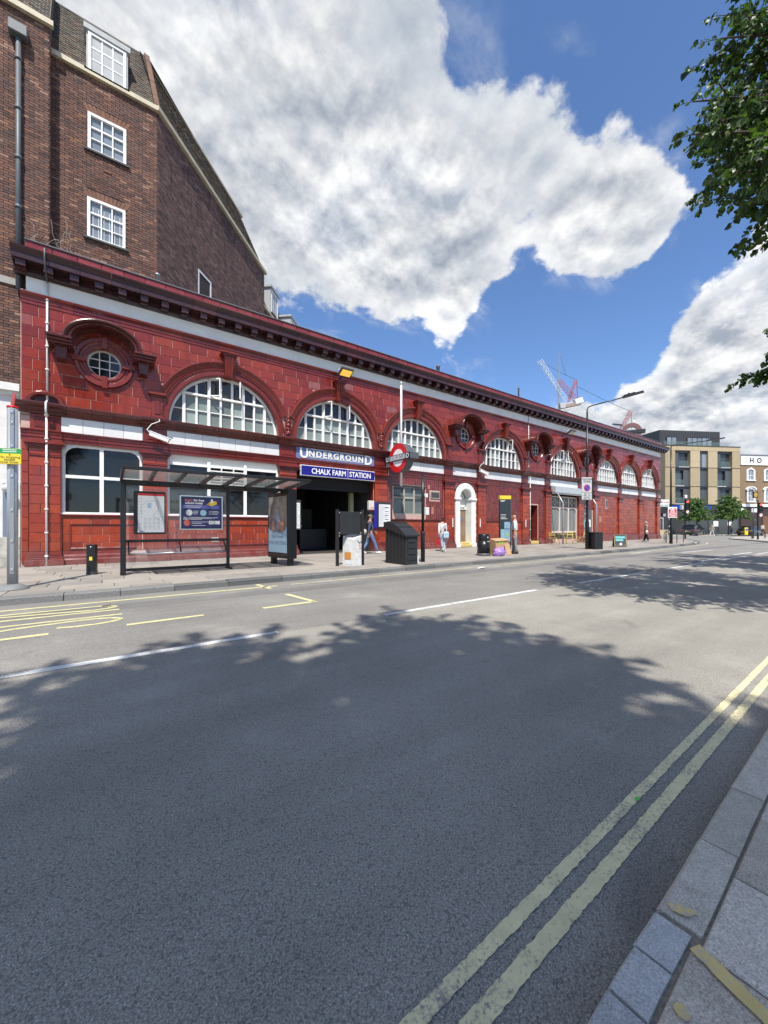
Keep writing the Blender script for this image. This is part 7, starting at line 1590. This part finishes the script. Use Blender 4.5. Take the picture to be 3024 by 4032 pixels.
# ------------------------------------------------------------------ parked / waiting cars across the junction
M_CARG = pm('black_car_paint', (.035, .040, .048), .16, spec=.6, coat=.6); M_CARG2 = pm('grey_car_paint', (.05, .053, .055), .16, spec=.6, coat=.6); M_CGL = pm('car_glass', (.012, .014, .016), .03, spec=.8); M_TAIL = pm('tail_lamp', (.42, .02, .015), .2); M_PLATE = pm('yellow_plate', (.70, .52, .03), .4); M_ALLOY = pm('alloy', (.45, .46, .47), .3, .8)
def car(label, loc, rot, L, Wd, Ht, paint, suv):
    """length along x (front at +x), built from lofted sections"""
    t = thing('car', label, 'car', loc, rot); h = Wd / 2
    lo = .22 if suv else .18; belt = Ht * .58
    secs = [(-L / 2, .55, .80, .50), (-L / 2 + .08, .82, .97, .30), (-L / 2 + .45, .98, 1, .24), (-L * .2, 1.0, 1, lo), (L * .15, 1.0, 1, lo), (L * .30, .95, .97, lo), (L * .42, .90, .93, .25), (L / 2 - .06, .80, .80, .32), (L / 2, .62, .7, .42)]
    tops = [belt * .92, belt, belt, belt, belt * .98, belt * .93, belt * .86, belt * .74, belt * .62]; m = MB(); vs = []
    for (x, a, w, z0), zt in zip(secs, tops):
        for yy, zz in ((-w, z0 + .06), (-w * 1.0, (z0 + zt) / 2), (-w * .97, zt - .08), (-w * .86, zt), (0, zt + .02), (w * .86, zt), (w * .97, zt - .08), (w, (z0 + zt) / 2), (w, z0 + .06), (w * .9, z0), (-w * .9, z0)): vs.append((x, yy * h, zz))
    k = 11; m.add(vs, [(i * k + j, i * k + (j + 1) % k, (i + 1) * k + (j + 1) % k, (i + 1) * k + j) for i in range(len(secs) - 1) for j in range(k)] + [tuple(range(k)), tuple(reversed(range((len(secs) - 1) * k, len(secs) * k)))], True); m.build('body', paint, t)
    r0, r1, f1, f0 = (-L / 2 + .22, -L / 2 + .62, L * .10, L * .29) if suv else (-L / 2 + .25, -L / 2 + .95, L * .06, L * .28)
    q = MB(); gw, rw = h * .90, h * .70; zb = belt - .03
    q.add([(r0, -gw, zb), (f0, -gw, zb), (f0, gw, zb), (r0, gw, zb), (r1, -rw, Ht - .04), (f1, -rw, Ht - .04), (f1, rw, Ht - .04), (r1, rw, Ht - .04)], ((0, 1, 5, 4), (1, 2, 6, 5), (2, 3, 7, 6), (3, 0, 4, 7), (4, 5, 6, 7))); q.build('glasshouse', M_CGL, t)
    r_ = MB(); r_.cbox(r1 - .06, f1 + .06, -rw - .02, rw + .02, Ht - .055, Ht, .025); r_.build('roof', paint, t)
    for sd in (-1, 1):
        for a_, b_ in (((r0, gw, zb), (r1, rw, Ht - .03)), ((f0, gw, zb), (f1, rw, Ht - .03)), (((r0 + f0) / 2, gw, zb), ((r1 + f1) / 2 - .05, rw, Ht - .03)), ((r0 + .55, gw, zb), (r1 + .35, rw, Ht - .03))): MB().bar((a_[0], a_[1] * sd, a_[2]), (b_[0], b_[1] * sd, b_[2]), .06, .05).build('pillar', paint, t)
        if suv: MB().tube([(r1, sd * rw * .95, Ht + .02), (f1, sd * rw * .95, Ht + .02)], .02, 6).build('roof_rail', M_ALLOY, t)
        MB().cbox(L * .17, L * .17 + .14, sd * (h + .09) - .09, sd * (h + .09) + .09, belt - .02, belt + .13, .03).build('mirror', paint, t)
        for xx in (-L * .30, L * .305):
            rr = .35 if suv else .32; w_ = MB(); w_.lathe([(rr * .62, -.1), (rr * .97, -.11), (rr, -.06), (rr, .06), (rr * .97, .11), (rr * .62, .1)], 20); w_.v = [(a_ + xx, c_ + sd * (h - .07), b_ + rr) for a_, b_, c_ in w_.v]; wh = w_.build('wheel', M_RUBBER, t); g_ = MB(); g_.lathe([(0, .105), (rr * .2, .11), (rr * .62, .09), (rr * .62, .0)], 16); g_.v = [(a_ + xx, sd * (h - .07) + c_ * sd, b_ + rr) for a_, b_, c_ in g_.v]; g_.build('rim', M_ALLOY, wh)
            m = MB(); m.arc([(rr + .03, sd * (h + .005)), (rr + .09, sd * (h + .012)), (rr + .09, sd * (h - .12)), (rr + .03, sd * (h - .12))], xx, rr, .05, PI - .05, 14); m.build('wheel_arch', M_RUBBER, t)
        MB().cbox(-L / 2 - .01, -L / 2 + .30, sd * h * .80 - .16, sd * h * .80 + .155, belt - .24, belt - .08, .03).build('tail_light', M_TAIL, t); MB().cbox(L / 2 - .30, L / 2 - .02, sd * h * .68 - .15, sd * h * .68 + .15, belt * .68, belt * .80, .03).build('headlight', M_STEEL, t); MB().cbox(-.3, -.12, sd * (h + .01) - .012, sd * (h + .01) + .012, belt - .18, belt - .15, .005).build('door_handle', paint, t)
    MB().cbox(-L / 2 - .03, -L / 2 + .02, -.27, .27, belt - .36, belt - .24, .006).build('number_plate', M_PLATE, t); MB().cbox(-L / 2 - .05, -L / 2 + .2, -h * .9, h * .9, .28, .52, .04).build('rear_bumper', M_RUBBER, t); return t
def car_dir(p0, Z0, p1, Z1): a = Vector(wp(p0, Z0)); b = Vector(wp(p1, Z1)); return a, b, math.atan2((b - a).y, (b - a).x)
a, b, r = car_dir(2697, 57.5, 2763, 61.0); c = (a + b) / 2; car('black sport utility car with lit rear and yellow plate waiting beyond the station corner', (c.x, c.y, -.12), r, 4.6, 1.9, 1.68, M_CARG, True)
a, b, r = car_dir(2915, 57.0, 2993, 60.0); c = (a + b) / 2; car('dark grey estate car waiting before the pub behind the yellow bollard', (c.x, c.y, -.12), r, 4.55, 1.82, 1.46, M_CARG2, False)

# ------------------------------------------------------------------ tower cranes far behind the roofs
def lattice(m, p, q, w, n, r, up=(0, 0, 1)):
    p, q = Vector(p), Vector(q); d = (q - p).normalized(); u = Vector(up) if abs(d.z) < .98 else Vector((1, 0, 0)); s = d.cross(u).normalized(); u = s.cross(d); C = [s * w + u * w, s * w - u * w, -s * w - u * w, -s * w + u * w]
    for c_ in C: m.bar(p + c_, q + c_, r)
    for k in range(n):
        a_, b_ = p.lerp(q, k / n), p.lerp(q, (k + 1) / n)
        for j in range(4): m.bar(a_ + C[j], b_ + C[(j + 1) % 4], r * .6); m.bar(a_ + C[j], a_ + C[(j + 1) % 4], r * .6)
M_CRW = pm('crane_white', (.62, .64, .64), .5); M_CRR = pm('crane_red', (.40, .12, .11), .5)
def pz(px, py, Z): x, y = wp(px, Z); return Vector((x, y, EYE + (HY - py) / F * Z))
Z = 170.0
base = wp(2262, Z); c1 = thing('tower_crane', 'white luffing tower crane with red counter-jib above the station roof', 'crane', (base[0], base[1], -.12)); B = Vector((base[0], base[1], -.12))
m = MB(); lattice(m, pz(2229, 1582, Z) - B, pz(2124, 1418, Z) - B, .75, 11, .10); m.build('jib', M_CRW, c1)
m = MB(); lattice(m, pz(2235, 1612, Z) - B, (pz(2235, 1612, Z) - B) * Vector((1, 1, 0)), 1.0, 8, .18); m.build('mast', M_CRW, c1)
m = MB(); lattice(m, pz(2265, 1570, Z) - B, pz(2198, 1497, Z) - B, .8, 7, .12); m.build('rear_jib', M_CRR, c1)
m = MB(); lattice(m, pz(2238, 1580, Z) - B, pz(2268, 1496, Z) - B, .4, 5, .13); m.bar(pz(2271, 1500, Z) - B, pz(2275, 1575, Z) - B, .3); m.build('a_frame', M_CRR, c1)
a_, b_ = pz(2205, 1605, Z) - B, pz(2285, 1588, Z) - B; m = MB(); m.bar(a_, b_, 1.8, 1.3); m.build('machinery_deck', pm('crane_deck', (.30, .22, .18), .7, var=.2), c1); m = MB(); m.bar(pz(2202, 1600, Z) - B, pz(2222, 1597, Z) - B, 2.2, 2.4); m.build('counterweight', pm('crane_concrete', (.42, .42, .41), .8), c1); m = MB(); m.bar(pz(2262, 1584, Z) - B, pz(2292, 1575, Z) - B, 2.0, 2.2); m.build('cab', M_CRW, c1)
m = MB(); m.tube([pz(2272, 1497, Z) - B, pz(2228, 1477, Z) - B, pz(2130, 1425, Z) - B], .07, 4); m.tube([pz(2204, 1395, Z) - B, pz(2228, 1477, Z) - B], .06, 4); m.build('pendant_line', M_DKGREY, c1)
m = MB(); m.bar(pz(2203, 1392, Z) - B, pz(2198, 1612, Z) - B, .4); m.build('rear_mast', M_GREY, c1)
Z = 240.0; base = wp(2440, Z); c2 = thing('tower_crane', 'red luffing tower crane partly hidden by the far end of the roof', 'crane', (base[0], base[1], -.12)); B = Vector((base[0], base[1], -.12))
m = MB(); lattice(m, pz(2446, 1692, Z) - B, pz(2484, 1618, Z) - B, .8, 5, .17); m.build('jib', M_CRR, c2); m = MB(); lattice(m, pz(2440, 1700, Z) - B, (pz(2440, 1700, Z) - B) * Vector((1, 1, 0)), 1.2, 7, .2); m.build('mast', M_CRR, c2)
m = MB(); m.tube([pz(2484, 1620, Z) - B, pz(2400, 1585, Z) - B, pz(2270, 1520, Z) - B], .12, 4); m.tube([pz(2486, 1625, Z) - B, pz(2487, 1690, Z) - B], .12, 4); m.build('pendant_line', M_DKGREY, c2); m = MB(); m.bar(pz(2413, 1670, Z) - B, pz(2450, 1674, Z) - B, .8, .8); m.build('counter_arm', M_DKGREY, c2)
m = MB(); lattice(m, pz(2288, 1590, Z) - B, pz(2386, 1672, Z) - B, .8, 9, .14); m.build('lower_jib', M_CRW, c2)
# ------------------------------------------------------------------ trees
def leaf_mat(name, c0, c1, c2):
    m = bpy.data.materials.new(name); m.use_nodes = True; t = NT(m.node_tree); t.n.clear(); out = t.new('ShaderNodeOutputMaterial'); gi = t.new('ShaderNodeNewGeometry')
    c = t.ramp(gi.outputs['Random Per Island'], [(0, c0), (.55, c1), (1, c2)])
    d = t.new('ShaderNodeBsdfPrincipled'); t.put(d.inputs['Base Color'], c); d.inputs['Roughness'].default_value = .42; d.inputs['Specular IOR Level'].default_value = .45
    tr = t.new('ShaderNodeBsdfTranslucent'); t.put(tr.inputs[0], t.mix(1.0, c, (1.25, 1.5, .45), 'MULTIPLY')); mx = t.new('ShaderNodeMixShader'); mx.inputs[0].default_value = .38
    t.l.new(d.outputs[0], mx.inputs[1]); t.l.new(tr.outputs[0], mx.inputs[2]); t.l.new(mx.outputs[0], out.inputs[0]); return m
M_LEAF = leaf_mat('lime_leaf', (.026, .054, .016), (.046, .088, .024), (.10, .155, .045))
M_LEAF2 = leaf_mat('young_leaf', (.07, .13, .035), (.11, .19, .05), (.17, .26, .08))
M_BARK = pm('bark', (.085, .07, .055), .95, var=.35, vscale=9, bump=.8, bscale=18)
def rnd_unit():
    while True:
        v = Vector((random.uniform(-1, 1), random.uniform(-1, 1), random.uniform(-1, 1)))
        if .05 < v.length < 1: return v.normalized()
class Leaves:
    def __init__(s): s.v = []; s.f = []
    def leaf(s, p, d, size):
        """heart-shaped blade hanging from p along d, folded along its midrib"""
        d = d.normalized(); n = rnd_unit(); sd = d.cross(n)
        if sd.length < .1: return
        sd.normalize(); up = sd.cross(d); k = len(s.v); L = size; w = size * .45; fo = up * size * random.uniform(.02, .16); dr = up * (-size * .12)
        s.v += [p, p + d * L * .5, p + d * L + dr, p + d * L * .22 + sd * w + fo, p + d * L * .66 + sd * w * .72 + fo, p + d * L * .22 - sd * w + fo, p + d * L * .66 - sd * w * .72 + fo]
        s.f += [(k, k + 3, k + 4, k + 1), (k + 1, k + 4, k + 2), (k, k + 1, k + 6, k + 5), (k + 1, k + 2, k + 6)]
    def mesh(s, name, mat):
        me = bpy.data.meshes.new(name); me.from_pydata([tuple(v) for v in s.v], [], s.f); me.materials.append(mat); me.update(); return me
def twig_leaves(lv, wood, p, d, L, size, dens=26.0, droop=.55):
    """a leafy twig: alternating leaves along a drooping stem"""
    n = max(3, int(L * dens)); pts = [p.copy()]; q = p.copy(); dd_ = d.normalized()
    for i in range(n):
        dd_ = (dd_ + Vector((0, 0, -droop / n)) + rnd_unit() * .07).normalized(); q = q + dd_ * (L / n); pts.append(q.copy())
        for _ in range(1 if i < n * .3 else 2):
            o = rnd_unit(); o = (o - dd_ * o.dot(dd_)).normalized(); lv.leaf(q + o * .012, (o * .8 + dd_ * .45 + Vector((0, 0, -.75))), size * random.uniform(.6, 1.15))
    if wood is not None: wood.tube([pts[0], pts[len(pts) // 2], pts[-1]], [.006, .005, .003], 4, False)
def spray(lv, wood, pts, size, r0=.03, step=.11, tl=.55, start=.15):
    """a limb along pts with leafy side twigs"""
    pts = [Vector(p) for p in pts]; k = len(pts); fine = []
    for a, b in zip(pts[:-1], pts[1:]):
        n = max(2, int((b - a).length / .12)); fine += [a.lerp(b, i / n) for i in range(n)]
    fine.append(pts[-1]); wood.tube(fine[::3] + [fine[-1]], [r0 * (1 - .8 * i / (len(fine[::3]))) for i in range(len(fine[::3]) + 1)], 6)
    tot = len(fine)
    for i in range(int(tot * start), tot - 1):
        d = (fine[i + 1] - fine[i]).normalized()
        if random.random() < .12 / step * .9:
            for _ in range(2 if random.random() < .6 else 1):
                o = rnd_unit(); o.z *= .6; o = (o - d * o.dot(d)).normalized(); twig_leaves(lv, wood, fine[i], (d * .7 + o * .9), tl * random.uniform(.45, 1.1) * (1 - .45 * i / tot), size)
    twig_leaves(lv, wood, fine[-1], pts[-1] - pts[-2], tl * .6, size)
def big_tree(label, base, H, CR, ch, seed, targets=(), nlimb=26, leaf=.10, name='lime_tree', crown_c=None, zlo=-.75):
    """trunk, limbs and a crown of leafy sprays; targets = extra limb tips"""
    random.seed(seed); bx, by = base; t = thing(name, label, 'tree', (bx, by, ZN if by < -10 else 0)); lv, wood = Leaves(), MB()
    cc = Vector((0, 0, H)) if crown_c is None else Vector(crown_c)
    th = ch * .9
    trunk = MB(); tp = [Vector((0, 0, -.1)), Vector((.02, .03, 1.2)), Vector((.05, -.02, th * .7)), Vector((cc.x * .3, cc.y * .3, th)), Vector((cc.x * .6, cc.y * .6, H))]
    trunk.tube(tp, [.30, .23, .20, .16, .08], 12); trunk.build('trunk', M_BARK, t)
    for i in range(nlimb):
        u = rnd_unit(); z = zlo + (.95 - zlo) * (i + .5) / nlimb; a = i * 2.4 + random.uniform(-.4, .4); rr = math.sqrt(max(0, 1 - min(1, abs(z)) ** 2)) ; rr = max(rr, .35)
        tip = cc + Vector((math.cos(a) * CR * rr, math.sin(a) * CR * rr, z * CR * .72)) * random.uniform(.8, 1.0)
        f = random.uniform(.35, .95); st = tp[2].lerp(tp[4], f) if random.random() < .8 else tp[2]; mid = st.lerp(tip, .5) + Vector((0, 0, CR * .14)) + rnd_unit() * .25
        spray(lv, wood, [st, mid, tip], leaf, .05, .11, .95, .22)
        for _ in range(3):
            s0 = mid.lerp(tip, random.uniform(.0, .6)); t2 = s0 + (tip - mid).normalized() * CR * .3 + rnd_unit() * CR * .42; spray(lv, wood, [s0, s0.lerp(t2, .5) + Vector((0, 0, .1)), t2], leaf, .02, .11, .8, .1)
    B = Vector(t.location)
    for tg in targets:
        tip = Vector(tg[0]) - B; st = tp[2].lerp(tp[4], tg[1]); mid = st.lerp(tip, .55) + Vector((0, 0, tg[2])); ln = (tip - st).length
        spray(lv, wood, [st, mid, tip], leaf, .045, .09, tg[3] if len(tg) > 3 else .6, .35)
        for q in (.55, .68, .8, .9):
            s0 = mid.lerp(tip, (q - .5) * 2); sgn = 1 if q in (.55, .8) else -1; side = (tip - mid).cross(Vector((0, 0, 1))).normalized() * sgn
            t2 = s0 + (tip - mid).normalized() * .28 + side * .35 + Vector((0, 0, -.12)); spray(lv, wood, [s0, s0.lerp(t2, .5) + Vector((0, 0, .05)), t2], leaf, .014, .10, .45, .05)
    wood.build('limbs', M_BARK, t); c = link('crown', lv.mesh('crown', M_LEAF), t); return t
def P3(px, py, Z): x, y = wp(px, Z); return (x, y, EYE + (HY - py) / F * Z)
T2 = [(P3(2730, 400, 5.4), .6, .5, .4), (P3(2720, 530, 5.2), .5, .45, .35), (P3(2850, 680, 5.0), .45, .35, .3), (P3(2900, 800, 4.9), .35, .35, .28), (P3(2860, 60, 5.6), .8, .3, .4), (P3(2780, 250, 5.8), .75, .4, .45), (P3(2850, 150, 5.3), .85, .3, .5), (P3(2760, 500, 5.6), .6, .3, .5), (P3(2830, 620, 5.4), .5, .3, .5), (P3(2860, 780, 5.2), .35, .25, .45),
      (P3(2920, 400, 5.2), .6, .3, .6), (P3(2940, 600, 5.0), .4, .2, .6), (P3(2980, 200, 5.4), .8, .2, .6), (P3(2990, 760, 4.8), .3, .1, .5), (P3(3180, 1290, 4.6), .0, .25, .12), (P3(3085, 1050, 4.7), .1, .2, .14), (P3(2990, 40, 5.2), .9, .2, .6)]
big_tree('leafy lime tree overhanging the near pavement with drooping branches', (9.3, -17.6), 7.0, 3.5, 3.8, 21, T2, 22, .092, crown_c=(.0, .7, 7.8), zlo=-.40)
big_tree('tall dense lime tree behind the viewpoint shading the near lane', (-2.9, -21.0), 11.2, 3.0, 7.6, 33, (), 30, .15, crown_c=(.65, .9, 11.6), zlo=-.6)
big_tree('lime tree further along the near pavement', (17.5, -17.6), 6.6, 4.0, 3.6, 45, (), 20, .13, crown_c=(0, .6, 7.0), zlo=-.5)
def small_tree(label, base, H, CR, seed):
    random.seed(seed); t = thing('street_tree', label, 'tree', (base[0], base[1], 0)); lv, wood = Leaves(), MB(); tr = MB(); tr.tube([(0, 0, 0), (.03, 0, H * .35), (0, .03, H * .9)], [.09, .07, .02], 8); tr.build('trunk', M_BARK, t)
    for i in range(46):
        z = H * (.47 + .50 * i / 46); a = i * 2.4; r = CR * (1.05 - .75 * (i / 46)) * random.uniform(.7, 1.1); st = Vector((0, 0, z - .15)); tip = Vector((math.cos(a) * r, math.sin(a) * r, z + .35 - .3 * r))
        spray(lv, wood, [st, st.lerp(tip, .5) + Vector((0, 0, .2)), tip], .17, .02, .16, .75, .2)
    wood.build('limbs', M_BARK, t); link('crown', lv.mesh('crown', M_LEAF2), t)
x = wp(2742, 58.5); small_tree('young bright green street tree behind the black car', x, 5.4, 2.0, 3); x = wp(2868, 58.5); small_tree('bushier young street tree in front of the flats by the pub', x, 5.9, 2.5, 4)
# small things lying about
random.seed(2)
def scrap(px, py, label, mat, name='paper_scrap', cat='litter', size=.05, z=ZR):
    x, y = gp(px, py, z); m = MB(); n = 7; m.add([(size * random.uniform(.5, 1) * math.cos(2 * PI * k / n), size * .6 * random.uniform(.5, 1) * math.sin(2 * PI * k / n), .006 + random.uniform(0, .25) * size) for k in range(n)] + [(0, 0, .014 + size * .2)], [(k, (k + 1) % n, n) for k in range(n)]); o = m.build(name, mat, None, (x, y, z)); tag(o, label, cat); return o
scrap(2509, 3152, 'bright green fallen leaf on the double yellow line', pm('fresh_green', (.10, .55, .08), .5), 'fallen_leaf', 'leaf', .022)
scrap(1895, 2239, 'flattened white paper in the gutter below the litter bin', M_PAPER, size=.22); scrap(1125, 2225, 'crumpled white scrap on the paving beside the advertising display', M_PAPER, size=.10, z=0.0); scrap(2740, 2139, 'white scrap on the corner kerb', M_PAPER, size=.2, z=.0)
